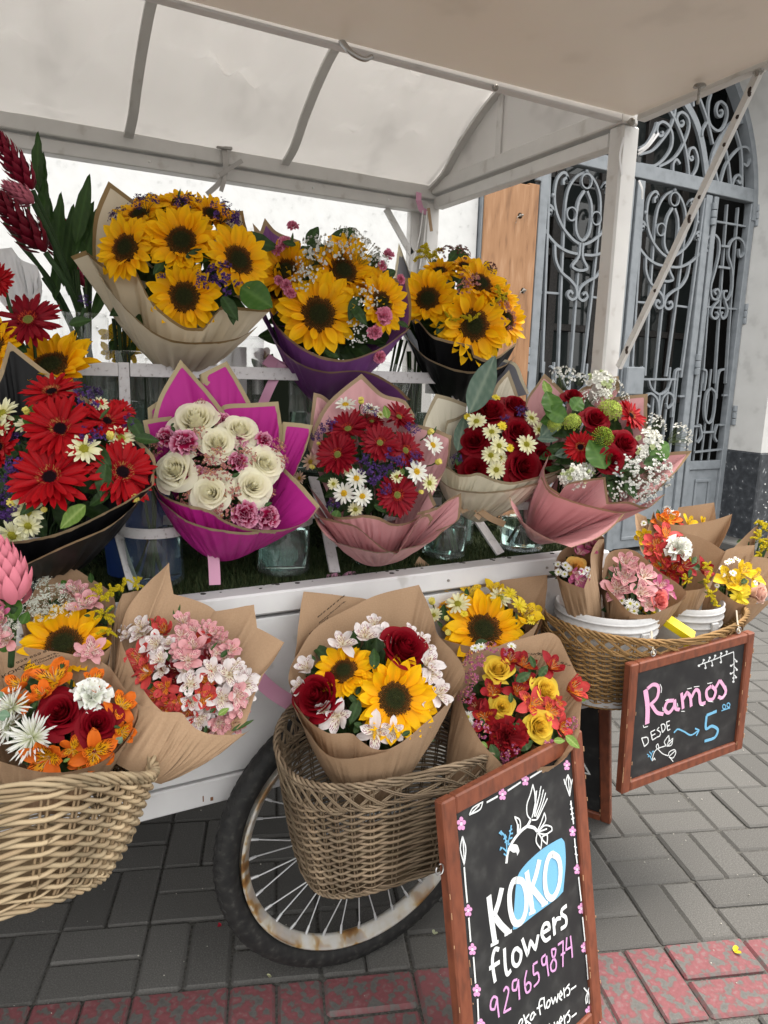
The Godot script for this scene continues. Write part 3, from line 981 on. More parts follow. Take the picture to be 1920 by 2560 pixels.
func bow(label: String, at: Vector3, size: float, tails: Array) -> void:
	var b := thing("ribbon_bow", label, "bow", at)
	var m: Material = mats["pink_ribbon"]
	for sx in [-1.0, 1.0]:
		var s := Shape.new()
		s.strap(curve([Vector3(0, 0, 0.004), Vector3(sx * 0.5, 0.35, 0.25) * size, Vector3(sx * 1.0, 0.25, 0.1) * size, Vector3(sx * 0.9, -0.15, 0.0) * size, Vector3(sx * 0.4, -0.1, 0.1) * size, Vector3(0, 0, 0.002)], 6), Vector3(0.1 * sx, 0.75, 0.65).normalized(), size * 0.28, 0.0006)
		part(b, "loop", s.done(), m)
	for t in tails:
		ribbon(b, [Vector3(0, 0, 0.003), (t as Vector3) * 0.5 + Vector3(0, 0, 0.012), t], size * 0.4, m, Vector3(0.2, 0.2, 0.95), "tail")
	var k := Shape.new()
	k.ball(Vector3(0, 0, 0.006), size * 0.2, Color.WHITE, 5, 8)
	part(b, "knot", k.done(), m)

func in_view(at: Vector3) -> bool:
	var q := eye.affine_inverse() * at
	return q.z < -0.1 and absf(q.x / q.z) < ray_half.x * 1.06 and absf(q.y / q.z) < ray_half.y * 1.06

# ------------------------------------------------------------------ iron gate strokes (millimetres in the gate's plane)
func iron(o: Node3D, called: String, strokes: Array, w: float, z: float, m: Material, dx := 0.0, mirror := 0.0) -> void:
	var k := 0
	for st in strokes:
		var pts := []
		for j in range(0, st.size(), 2):
			var x: float = st[j] / 1000.0
			if mirror > 0.0: x = 2.0 * mirror - x
			pts.append(Vector3(x + dx, st[j + 1] / 1000.0, z + 0.0007 * k + (0.0003 if mirror > 0.0 else 0.0)))
		k += 1
		var s := Shape.new()
		s.strap(curve(pts, 6, false, -0.3), Vector3.BACK, w / 2.0, 0.011)
		part(o, called, s.done(), m)

func _ready() -> void:
	# camera, sky, sun, exposure
	var cam := Camera3D.new()
	cam.name = "camera"
	eye = Transform3D(Basis(Vector3(0.88, 0.029, 0.474), Vector3(0.064, 0.982, -0.178), Vector3(-0.47, 0.187, 0.862)).orthonormalized(), Vector3(0, 1.3, 0))
	cam.transform = eye
	cam.fov = 70.83
	cam.near = 0.05
	cam.far = 200.0
	add_child(cam)
	var env := Environment.new()
	env.background_mode = Environment.BG_SKY
	var sky := Sky.new()
	var sm := ProceduralSkyMaterial.new()
	sm.sky_top_color = Color(1.0, 0.995, 0.985)
	sm.sky_horizon_color = Color(0.74, 0.74, 0.735)
	sm.sky_curve = 0.35
	sm.ground_bottom_color = Color(0.30, 0.30, 0.29)
	sm.ground_horizon_color = Color(0.40, 0.40, 0.40)
	sm.sky_energy_multiplier = 1.0
	sm.sun_angle_max = 1.0
	sky.sky_material = sm
	env.sky = sky
	env.tonemap_mode = Environment.TONE_MAPPER_LINEAR
	env.tonemap_exposure = 3.35
	env.sdfgi_enabled = true
	env.ssao_enabled = true
	env.ssil_enabled = true
	var we := WorldEnvironment.new()
	we.name = "sky"
	we.environment = env
	add_child(we)
	var sun := DirectionalLight3D.new()
	sun.name = "sun"
	sun.light_color = Color(1.0, 0.97, 0.93)
	sun.light_energy = 0.5
	sun.light_angular_distance = 25.0
	sun.shadow_enabled = true
	sun.basis = Basis.looking_at(Vector3(-0.30, -0.92, -0.02))
	add_child(sun)
	wrinkle.noise_type = FastNoiseLite.TYPE_SIMPLEX
	wrinkle.frequency = 0.12
	wrinkle.seed = 4
	palette()
	setting()
	gate()
	cart()
	rack_and_vases()
	baskets_and_buckets()
	boards()
	bouquets_above()
	bouquets_below()
	small_things()

func palette() -> void:
	mat("pink_ribbon", Color(0.56, 0.27, 0.40), 0.45)
	mat("straw_ribbon", Color(0.36, 0.24, 0.14), 0.6)
	mat("ink", Color(0.03, 0.018, 0.01), 0.8)
	for e in [["white", Color(0.78, 0.80, 0.80)], ["lilac", Color(0.62, 0.32, 0.58)], ["blue", Color(0.17, 0.44, 0.66)], ["pink", Color(0.72, 0.33, 0.58)], ["pale", Color(0.78, 0.62, 0.74)], ["rosy", Color(0.78, 0.40, 0.60)]]:
		var c: Color = e[1]
		mottled("chalk_" + e[0], [[0.15, c * 0.55], [0.32, c * 0.86], [0.5, c], [0.8, c * 1.05]], 0.05, 0.04, 0.8, 0.0, false)
	mottled("white_paint", [[0.10, Color(0.50, 0.49, 0.48)], [0.22, Color(0.63, 0.625, 0.63)], [0.6, Color(0.66, 0.655, 0.66)], [0.9, Color(0.68, 0.68, 0.68)]], 0.012, 0.9, 0.5, 0.2)
	mottled("rail_paint", [[0.10, Color(0.50, 0.48, 0.46)], [0.25, Color(0.60, 0.59, 0.575)], [0.8, Color(0.635, 0.625, 0.61)]], 0.014, 0.8, 0.45, 0.1)
	mottled("rack_paint", [[0.12, Color(0.34, 0.31, 0.30)], [0.2, Color(0.58, 0.56, 0.57)], [0.8, Color(0.63, 0.615, 0.62)]], 0.03, 0.3, 0.5, 0.15)
	var cv := mottled("canvas", [[0.08, Color(0.58, 0.57, 0.56)], [0.25, Color(0.68, 0.67, 0.66)], [0.8, Color(0.71, 0.70, 0.69)]], 0.010, 1.8, 0.6, 0.25)
	cv.backlight_enabled = true
	cv.backlight = Color(0.64, 0.635, 0.63)
	cv.cull_mode = BaseMaterial3D.CULL_DISABLED
	mottled("flap", [[0.08, Color(0.69, 0.67, 0.645)], [0.22, Color(0.745, 0.725, 0.705)], [0.8, Color(0.76, 0.745, 0.725)]], 0.010, 1.8, 0.42, 0.12)
	mats["flap"].backlight_enabled = true
	mats["flap"].backlight = Color(0.62, 0.59, 0.55)
	mottled("iron_grey", [[0.15, Color(0.18, 0.198, 0.215)], [0.45, Color(0.205, 0.225, 0.245)], [0.85, Color(0.225, 0.245, 0.266)]], 0.014, 0.9, 0.42, 0.12)
	mottled("steel_old", [[0.3, Color(0.25, 0.24, 0.22)], [0.7, Color(0.4, 0.38, 0.35)]], 0.05, 0.1, 0.5, 0.3, true, 0.6)
	mat("unlit_black", Color(0.01, 0.01, 0.01), 0.9)

# ------------------------------------------------------------------ ground, walls
func setting() -> void:
	var ground := Shape.new()
	ground.box(Vector3(80, 0.2, 80), Transform3D(Basis(), Vector3(0, -0.108, 0)), 0.01)
	tag(part(self, "ground", ground.done(), mottled("joint_sand", [[0.3, Color(0.045, 0.043, 0.039)], [0.7, Color(0.095, 0.091, 0.082)]], 0.05, 0.3, 0.95, 0.8)), "", "", "", "structure")
	var pave := Node3D.new()
	pave.name = "pavement"
	add_child(pave)
	tag(pave, "", "", "", "structure")
	var stone := []
	for k in 5:
		var g: float = [0.080, 0.094, 0.105, 0.087, 0.099][k]
		var c := Color(g, g * 0.97, g * 0.915)
		var m := mottled("concrete%d" % k, [[0.0, c * 0.75], [0.35, c * 0.90], [0.65, c * 1.07], [0.84, c * 1.25], [0.92, c * 2.0]], 0.075, 0.17 + 0.02 * k, 0.92, 1.8)
		stone.append(m)
	var grit := Color(0.10, 0.097, 0.092)
	var red := mottled("worn_red_paint", [[0.0, grit * 0.8], [0.33, grit * 1.05], [0.42, Color(0.125, 0.068, 0.067)], [0.50, Color(0.165, 0.052, 0.058)], [0.72, Color(0.185, 0.056, 0.064)], [0.9, Color(0.18, 0.10, 0.10)]], 0.026, 0.5, 0.7, 0.9)
	var shapes := []
	rng.seed = 21
	for k in 4:
		var s := Shape.new()
		s.box(Vector3(0.1955, 0.05, 0.0955), Transform3D(Basis(), Vector3(0, -0.025, 0)), 0.0045 + 0.001 * k)
		shapes.append(s.done())
	var a := deg_to_rad(20.0)
	var e1 := Vector3(cos(a), 0, sin(a))
	var e2 := Vector3(-sin(a), 0, cos(a))
	var spots := []
	for i in range(-34, 34):
		for j in range(-24, 20):
			for h in 2:
				var flat := posmod(i + j, 2) == 0
				var du := 0.1 if flat else 0.05 + 0.1 * h
				var dv := 0.05 + 0.1 * h if flat else 0.1
				var at := Vector3(1.449, 0, -1.348) + e1 * (i * 0.2 + du) + e2 * (j * 0.2 + dv)
				if at.x < -4.0 or at.x > 6.6 or at.z < -3.88 or at.z > 2.2: continue
				if at.x > 5.3 and at.z < -3.45: continue
				spots.append([at, flat, j == 2])
	spots.sort_custom(func(p, q): return p[0].distance_squared_to(eye.origin) < q[0].distance_squared_to(eye.origin))
	var made := 0
	var rest := {}
	for sp in spots:
		var turn := Basis(Vector3.UP, -a + (0.0 if sp[1] else PI / 2.0) + rng.randf_range(-0.008, 0.008)) * Basis(Vector3.RIGHT, rng.randf_range(-0.008, 0.008)) * Basis(Vector3.BACK, rng.randf_range(-0.006, 0.006))
		var xf := Transform3D(turn, sp[0] + Vector3(0, rng.randf_range(-0.003, 0.002), 0))
		var m: Material = red if sp[2] else stone[rng.randi() % 5]
		if made < 295 and in_view(sp[0]):
			made += 1
			part(pave, "paver", shapes[rng.randi() % 4], m, xf)
		else:
			if not rest.has(m): rest[m] = SurfaceTool.new()
			rest[m].append_from(shapes[1], 0, xf)
	for m in rest:
		tag(part(pave, "distant_paving", rest[m].commit(), m), "", "", "", "stuff")
	# the white house wall and the dark plinth by the gate
	var plaster := mottled("white_plaster", [[0.06, Color(0.50, 0.505, 0.50)], [0.2, Color(0.60, 0.605, 0.60)], [0.8, Color(0.64, 0.645, 0.64)]], 0.02, 1.2, 0.85, 0.25)
	var grey_wall := mottled("grey_plaster", [[0.10, Color(0.46, 0.455, 0.44)], [0.3, Color(0.53, 0.525, 0.51)], [0.8, Color(0.56, 0.555, 0.54)]], 0.012, 1.9, 0.85, 0.2)
	var w := thing("house_wall", "smooth white painted house wall behind the flower cart", "wall", Vector3(0, 0, -3.9))
	box_part(w, "plaster", Vector3(-6, 0, -0.3), Vector3(2.73, 4.4, 0.0), plaster)
	box_part(w, "plaster", Vector3(2.732, 3.88, -0.3), Vector3(5.33, 4.4, -0.002), plaster)
	rng.seed = 8
	var marks := Shape.new()
	for k in 22:
		marks.ball(Vector3(rng.randf_range(-1.5, 2.6), rng.randf_range(1.2, 2.6), 0.0), rng.randf_range(0.003, 0.012), Color(0.5, 0.5, 0.5), 3, 6, 0.5)
	part(w, "scuff_marks", marks.done(), mat("scuff", Color(0.5, 0.5, 0.49), 0.9))
	var pl := thing("gate_pier", "grey plastered pier with a dark painted base right of the iron gate", "wall", Vector3(5.33, 0, -3.9))
	# arch reveal: from the gate out to the face of the pier, up along the arch
	var s := Shape.new()
	var outline := PackedVector2Array([Vector2(0.0, 0.78)])
	for k in 19:
		var t := deg_to_rad(90.0 * k / 18.0)
		outline.append(Vector2(-1.30 + cos(t) * 1.30, 2.56 + sin(t) * 1.30))
	outline.append_array(PackedVector2Array([Vector2(-1.30, 4.4), Vector2(1.6, 4.4), Vector2(1.6, 0.78)]))
	s.plate(outline, 0.0, 0.32)
	part(pl, "plaster", s.done(), grey_wall)
	box_part(pl, "painted_base", Vector3(-0.012, 0.0, 0.0), Vector3(1.6, 0.778, 0.335), mottled("dark_base", [[0.2, Color(0.022, 0.025, 0.030)], [0.6, Color(0.035, 0.039, 0.046)], [0.86, Color(0.06, 0.065, 0.072)], [0.93, Color(0.32, 0.33, 0.34)]], 0.018, 0.8, 0.6, 0.3), 0.01)
	var chips := Shape.new()
	for k in 60:
		chips.ball(Vector3(rng.randf_range(0.02, 0.4), rng.randf_range(0.1, 0.75), 0.335), rng.randf_range(0.003, 0.011), Color(0.5, 0.5, 0.5), 3, 6, 0.8)
	part(pl, "paint_chips", chips.done(), mat("scuff", Color(0.5, 0.5, 0.49), 0.9))
	# white painted bricks along the arch's edge
	var bm := mottled("white_brick", [[0.2, Color(0.50, 0.51, 0.53)], [0.6, Color(0.62, 0.63, 0.65)], [0.85, Color(0.68, 0.69, 0.70)]], 0.03, 0.3, 0.8, 0.9)
	for k in 26:
		var t := deg_to_rad(-18.0 + 4.6 * k)
		var rad := 1.30 + 0.30
		var at := Vector3(-1.30 + cos(t) * rad, 2.56 + sin(t) * rad, 0.345)
		if t < 0.0: at = Vector3(0.30, 2.56 - (4 - k) * 0.13, 0.345)
		var br := Shape.new()
		br.box(Vector3(0.21, 0.115 + 0.004 * (k % 2), 0.06), Transform3D(Basis(Vector3.BACK, maxf(t, 0.0)), at), 0.008)
		part(pl, "brick", br.done(), bm)
	box_part(pl, "doorstep", Vector3(-0.25, 0.0, 0.10), Vector3(1.6, 0.07, 0.60), stone[1], 0.01)
	# orange plywood beside the gate
	var ply := thing("plywood_panel", "orange stained plywood sheet standing between the white wall and the gate", "panel", Vector3(2.74, 0, -3.86))
	var pm := mottled("orange_ply", [[0.12, Color(0.22, 0.105, 0.045)], [0.35, Color(0.30, 0.150, 0.066)], [0.7, Color(0.335, 0.172, 0.080)], [0.92, Color(0.38, 0.21, 0.11)]], 0.013, 1.0, 0.6, 0.25, true, 0.0, Vector3(2.2, 0.35, 1.0))
	box_part(ply, "board", Vector3(0, 0.0, 0), Vector3(0.335, 2.50, 0.02), pm)
	box_part(ply, "return_board", Vector3(0.337, 0.0, -0.03), Vector3(0.42, 2.515, 0.012), pm)
	for q in [Vector3(0.27, 2.31, 0.02), Vector3(0.33, 1.86, 0.02)]:
		var hk := Shape.new()
		hk.lathe([Vector2(0.0005, 0.03), Vector2(0.006, 0.028), Vector2(0.008, 0.0), Vector2(0.018, 0.0), Vector2(0.018, -0.004)], 14, Transform3D(Basis(Vector3.RIGHT, PI / 2.0), q))
		hk.tube(PackedVector3Array([q, q + Vector3(-0.03, -0.012, 0.012), q + Vector3(-0.035, -0.05, 0.006)]), 0.0025, 0.002, 6)
		part(ply, "hook", hk.done(), mats["steel_old"])

func gate() -> void:
	var m: Material = mats["iron_grey"]
	var o := thing("iron_gate", "grey wrought iron arched gate with scrolls and a kicked panel base", "gate", Vector3(0, 0, -3.9))
	var flat := func(called: String, x0: float, y0: float, x1: float, y1: float, z0: float, z1: float) -> void:
		box_part(o, called, Vector3(x0, y0, z0), Vector3(x1, y1, z1), m, 0.004)
	flat.call("stile", 3.185, 0.03, 3.255, 2.68, -0.03, 0.03)
	flat.call("stile", 3.955, 0.03, 4.02, 2.68, -0.03, 0.028)
	flat.call("stile", 4.045, 0.03, 4.115, 2.68, -0.03, 0.03)
	flat.call("stile", 4.755, 0.03, 4.82, 2.68, -0.03, 0.028)
	flat.call("stile", 4.845, 0.03, 4.895, 2.68, -0.03, 0.026)
	flat.call("stile", 5.265, 0.03, 5.325, 2.68, -0.03, 0.03)
	flat.call("stile", 2.74, 0.03, 2.80, 2.68, -0.03, 0.03)
	flat.call("top_rail", 2.74, 2.69, 5.325, 2.785, -0.035, 0.035)
	for e in [[3.257, 3.953], [4.117, 4.753], [4.897, 5.263]]:
		flat.call("lock_rail", e[0], 0.62, e[1], 0.69, -0.02, 0.025)
		flat.call("kick_panel", e[0], 0.03, e[1], 0.618, -0.012, 0.008)
		for q in [[e[0] + 0.09, 0.10, e[1] - 0.09, 0.125], [e[0] + 0.09, 0.515, e[1] - 0.09, 0.54], [e[0] + 0.09, 0.126, e[0] + 0.115, 0.514], [e[1] - 0.115, 0.126, e[1] - 0.09, 0.514]]:
			flat.call("panel_moulding", q[0], q[1], q[2], q[3], 0.009, 0.022)
	# arched frame
	for e in [[1.275, 0.025], [1.325, 0.012]]:
		var pts := PackedVector3Array()
		for k in 37:
			var t := deg_to_rad(180.0 * k / 36.0)
			pts.append(Vector3(4.03 + cos(t) * e[0], 2.56 + sin(t) * e[0], 0.0))
		var s := Shape.new()
		s.strap(pts, Vector3.BACK, e[1], 0.04)
		part(o, "arch_frame", s.done(), m)
	# the scrollwork of one leaf, its mirror half, and the same on the other leaf
	for dx: float in [0.0, 0.849]:
		iron(o, "scroll", [[3388, 2556, 3388, 2585, 3415, 2603, 3435, 2577, 3404, 2625, 3368, 2624, 3330, 2576, 3319, 2485, 3340, 2393, 3400, 2304, 3490, 2236, 3576, 2201], [3291, 2358, 3271, 2370, 3288, 2388, 3318, 2380, 3311, 2353, 3317, 2390, 3286, 2416, 3243, 2390, 3230, 2322, 3269, 2250, 3361, 2183, 3458, 2149, 3552, 2141], [3350, 2182, 3367, 2086, 3424, 2012, 3504, 1969, 3561, 1923, 3573, 1863, 3530, 1842, 3493, 1867, 3511, 1897, 3538, 1881], [3569, 2215, 3564, 2125, 3515, 2060, 3545, 2041, 3583, 2036], [3264, 2655, 3288, 2039, 3317, 1347], [3570, 2543, 3527, 2474, 3514, 2376, 3523, 2289, 3556, 2241, 3587, 2229]], 0.017, 0.004, m, dx)
		iron(o, "scroll", [[3388, 2556, 3388, 2585, 3415, 2603, 3435, 2577, 3404, 2625, 3368, 2624, 3330, 2576, 3319, 2485, 3340, 2393, 3400, 2304, 3490, 2236, 3576, 2201], [3291, 2358, 3271, 2370, 3288, 2388, 3318, 2380, 3311, 2353, 3317, 2390, 3286, 2416, 3243, 2390, 3230, 2322, 3269, 2250, 3361, 2183, 3458, 2149, 3552, 2141], [3350, 2182, 3367, 2086, 3424, 2012, 3504, 1969, 3561, 1923, 3573, 1863, 3530, 1842, 3493, 1867, 3511, 1897, 3538, 1881], [3569, 2215, 3564, 2125, 3515, 2060, 3545, 2041, 3583, 2036], [3264, 2655, 3288, 2039, 3317, 1347], [3570, 2543, 3527, 2474, 3514, 2376, 3523, 2289, 3556, 2241, 3587, 2229]], 0.017, 0.004, m, dx, 3.582)
		iron(o, "bar", [[3575, 2664, 3504, 2625, 3447, 2550, 3427, 2461, 3425, 2345], [3425, 2345, 3439, 1953, 3468, 1351]], 0.016, -0.006, m, dx)
		iron(o, "bar", [[3575, 2664, 3504, 2625, 3447, 2550, 3427, 2461, 3425, 2345], [3425, 2345, 3439, 1953, 3468, 1351]], 0.016, -0.006, m, dx, 3.582)
		iron(o, "cross_bar", [[3189, 2519, 3282, 2525], [3211, 1871, 3433, 1876]], 0.014, -0.018, m, dx)
		iron(o, "cross_bar", [[3189, 2519, 3282, 2525], [3211, 1871, 3433, 1876]], 0.014, -0.018, m, dx, 3.582)
		iron(o, "ring", [[3627, 2605, 3618, 2631, 3595, 2647, 3568, 2647, 3545, 2631, 3537, 2605, 3545, 2578, 3568, 2562, 3595, 2562, 3618, 2578, 3627, 2605], [3514, 2385, 3505, 2409, 3484, 2424, 3459, 2424, 3438, 2409, 3430, 2385, 3438, 2360, 3459, 2345, 3484, 2345, 3505, 2360, 3514, 2385]], 0.009, 0.010, m, dx)
		iron(o, "ring", [[3514, 2385, 3505, 2409, 3484, 2424, 3459, 2424, 3438, 2409, 3430, 2385, 3438, 2360, 3459, 2345, 3484, 2345, 3505, 2360, 3514, 2385]], 0.009, 0.010, m, dx, 3.582)
		iron(o, "bar", [[3582, 2020, 3582, 690]], 0.016, -0.007, m, dx)
		for x in [3.34, 3.43, 3.734, 3.824]:
			box_part(o, "bar", Vector3(x + dx - 0.008, 0.69, -0.018), Vector3(x + dx + 0.008, 1.42, 0.004), m)
		var bl := Shape.new()
		for q in [Vector3(3.582, 2.667, 0.0), Vector3(3.31, 2.48, 0.0), Vector3(3.854, 2.48, 0.0)]: bl.ball(q + Vector3(dx, 0, 0.005), 0.016, Color.WHITE, 6, 10)
		part(o, "bead", bl.done(), m)
	iron(o, "scroll", [[4240, 1392, 4283, 1360, 4288, 1283, 4292, 1181], [4694, 1410, 4638, 1395, 4632, 1308, 4645, 1042], [4279, 1324, 4647, 1332], [4349, 1323, 4386, 1260, 4479, 1216, 4563, 1254, 4590, 1329], [4479, 1216, 4492, 1042], [4565, 1148, 4583, 1113, 4636, 1149, 4628, 1202, 4573, 1228, 4521, 1192, 4507, 1113, 4504, 1042], [4387, 1121, 4346, 1147, 4339, 1199, 4385, 1221, 4453, 1182, 4482, 1113, 4498, 1042], [4699, 1205, 4778, 1205]], 0.016, 0.002, m)
	iron(o, "scroll", [[4240, 1392, 4283, 1360, 4288, 1283, 4292, 1181], [4694, 1410, 4638, 1395, 4632, 1308, 4645, 1042], [4279, 1324, 4647, 1332], [4349, 1323, 4386, 1260, 4479, 1216, 4563, 1254, 4590, 1329], [4479, 1216, 4492, 1042], [4565, 1148, 4583, 1113, 4636, 1149, 4628, 1202, 4573, 1228, 4521, 1192, 4507, 1113, 4504, 1042], [4387, 1121, 4346, 1147, 4339, 1199, 4385, 1221, 4453, 1182, 4482, 1113, 4498, 1042], [4699, 1205, 4778, 1205]], 0.016, 0.002, m, -0.849)
	iron(o, "bar", [[4903, 2644, 4931, 2021, 4970, 1307], [5026, 2649, 5064, 2031, 5117, 1310], [5154, 2643, 5191, 2041, 5248, 1313], [4821, 2513, 5298, 2519], [4821, 1887, 5312, 1897]], 0.014, -0.010, m)
	iron(o, "scroll", [[4863, 2314, 4839, 2322, 4858, 2346, 4896, 2328, 4884, 2293, 4832, 2294, 4813, 2336, 4833, 2388, 4890, 2416, 4958, 2379, 4974, 2286, 4952, 2159, 4923, 2037, 4950, 1959, 5014, 1952, 5034, 1994, 5002, 2026, 4969, 2007, 4991, 1985], [5195, 2342, 5220, 2287, 5269, 2327, 5237, 2398, 5158, 2420, 5093, 2377, 5083, 2285, 5148, 2177, 5171, 2028, 5124, 1954, 5083, 1975, 5082, 2015, 5117, 2021], [5033, 1948, 4972, 1886, 4964, 1827, 5013, 1805, 5044, 1832, 5018, 1856], [5101, 1947, 5142, 1885, 5136, 1832, 5099, 1812, 5071, 1840, 5091, 1859], [4987, 2343, 5084, 2347], [4982, 2190, 5113, 2190]], 0.016, 0.006, m)
	iron(o, "scroll", [[4938, 1417, 4981, 1400, 4985, 1315, 4979, 1251], [5192, 1424, 5139, 1405, 5127, 1318, 5135, 1189], [5058, 1271, 5016, 1234, 5007, 1124, 5029, 1032, 5077, 995, 5121, 1027, 5129, 1143, 5113, 1235, 5058, 1271], [4850, 1209, 4938, 1207], [5215, 1218, 5330, 1218], [4855, 969, 4991, 972], [5200, 980, 5344, 979], [4942, 764, 5343, 783], [4968, 986, 5004, 894, 4965, 838], [5177, 985, 5158, 891, 5195, 844], [5006, 921, 5145, 924]], 0.015, 0.004, m)
	for x in [4.965, 5.06, 5.15]:
		box_part(o, "bar", Vector3(x - 0.007, 0.69, -0.02), Vector3(x + 0.007, 1.42, -0.002), m)
	for mr: float in [0.0, 4.03]:
		iron(o, "scroll", [[4046, 2884, 4123, 2936, 4175, 3023, 4193, 3076], [4051, 2846, 4172, 2893, 4263, 2981, 4322, 3059, 4352, 3149, 4358, 3229], [4244, 3023, 4258, 3017, 4248, 2999, 4218, 2996, 4196, 3026, 4207, 3067, 4248, 3088, 4312, 3069, 4353, 3013, 4349, 2933, 4282, 2848, 4194, 2795, 4059, 2786], [4435, 3130, 4451, 3116, 4432, 3092, 4400, 3101, 4380, 3140, 4419, 3181, 4485, 3161, 4512, 3103, 4482, 3006, 4424, 2911, 4344, 2846, 4246, 2797], [4276, 3191, 4356, 3127, 4458, 3014, 4522, 2897, 4569, 2757], [4567, 2916, 4581, 2900, 4560, 2888, 4533, 2910, 4544, 2961, 4589, 2969, 4634, 2908, 4628, 2837, 4575, 2764], [4452, 2846, 4413, 2868, 4386, 2835, 4400, 2774, 4477, 2744, 4557, 2761], [4568, 3325, 4683, 3185, 4776, 3031], [4821, 3268, 4842, 3258, 4828, 3226, 4790, 3228, 4773, 3271, 4802, 3320, 4867, 3306, 4896, 3253, 4876, 3173, 4817, 3127, 4738, 3143, 4695, 3199, 4685, 3290, 4697, 3355, 4660, 3377], [4516, 3303, 4529, 3238], [4648, 3063, 4650, 3104, 4687, 3163], [4806, 2911, 4837, 2844, 4893, 2743], [4897, 3057, 4973, 2907, 5032, 2744], [5006, 3159, 5083, 3045, 5121, 2923, 5156, 2736], [5131, 2949, 5178, 2944, 5207, 3010, 5155, 3063, 5076, 3053, 4989, 2982, 4926, 2893, 4891, 2755], [5083, 2825, 5101, 2812, 5121, 2812, 5126, 2843, 5081, 2862, 5040, 2813, 5032, 2744]], 0.017, 0.002, m, 0.0, mr)
		iron(o, "arch_bar", [[4432, 3270, 4566, 3165, 4661, 3036, 4737, 2865, 4783, 2734], [4782, 2824, 4820, 2997, 4911, 3143, 5014, 3226, 5127, 3264]], 0.05, 0.0, m, 0.0, mr)
	# hinges and the lock box
	for q in [Vector3(3.16, 2.62, 0.03), Vector3(3.16, 1.43, 0.03), Vector3(4.835, 2.55, 0.04), Vector3(4.835, 1.45, 0.04), Vector3(5.34, 2.60, 0.04), Vector3(5.34, 1.86, 0.04), Vector3(5.335, 1.06, 0.05)]:
		var s := Shape.new()
		for k in 3:
			s.lathe([Vector2(0.001, 0.0), Vector2(0.02, 0.0), Vector2(0.022, 0.004), Vector2(0.022, 0.046), Vector2(0.02, 0.05), Vector2(0.001, 0.05)], 14, Transform3D(Basis(), q + Vector3(0, k * 0.054 - 0.08, 0)))
		part(o, "hinge", s.done(), m)
	box_part(o, "lock_box", Vector3(4.055, 1.21, 0.032), Vector3(4.235, 1.41, 0.075), m, 0.008)
	# the dark glazed doors behind it
	var d := thing("glazed_doors", "dark brown glazed doors standing behind the iron gate", "door", Vector3(0, 0, -4.25))
	var wood := mottled("dark_door", [[0.3, Color(0.012, 0.010, 0.009)], [0.7, Color(0.026, 0.021, 0.018)]], 0.03, 0.4, 0.5, 0.3)
	var glass := mat("door_glass", Color(0.02, 0.024, 0.024), 0.05)
	for k in 6:
		var x0 := 2.75 + k * 0.43
		box_part(d, "door_stile", Vector3(x0, 0, -0.03), Vector3(x0 + 0.075, 4.0, 0.03), wood)
		for r in 7:
			box_part(d, "glazing_bar", Vector3(x0 + 0.077, r * 0.52 + 0.1, -0.02), Vector3(x0 + 0.428, r * 0.52 + 0.15, 0.022), wood)
			box_part(d, "pane", Vector3(x0 + 0.079, r * 0.52 + 0.152, -0.004), Vector3(x0 + 0.426, r * 0.52 + 0.618, 0.002), glass, 0.0005)
	box_part(d, "dark_room_back", Vector3(2.3, 0, -0.5), Vector3(5.9, 4.4, -0.4), mats["unlit_black"])  # black walls stand in for the unlit room behind the doors
	box_part(d, "dark_room_side", Vector3(2.3, 0, -0.398), Vector3(2.45, 4.4, 0.03), mats["unlit_black"])
	box_part(d, "dark_room_side", Vector3(5.45, 0, -0.398), Vector3(5.9, 4.4, 0.34), mats["unlit_black"])

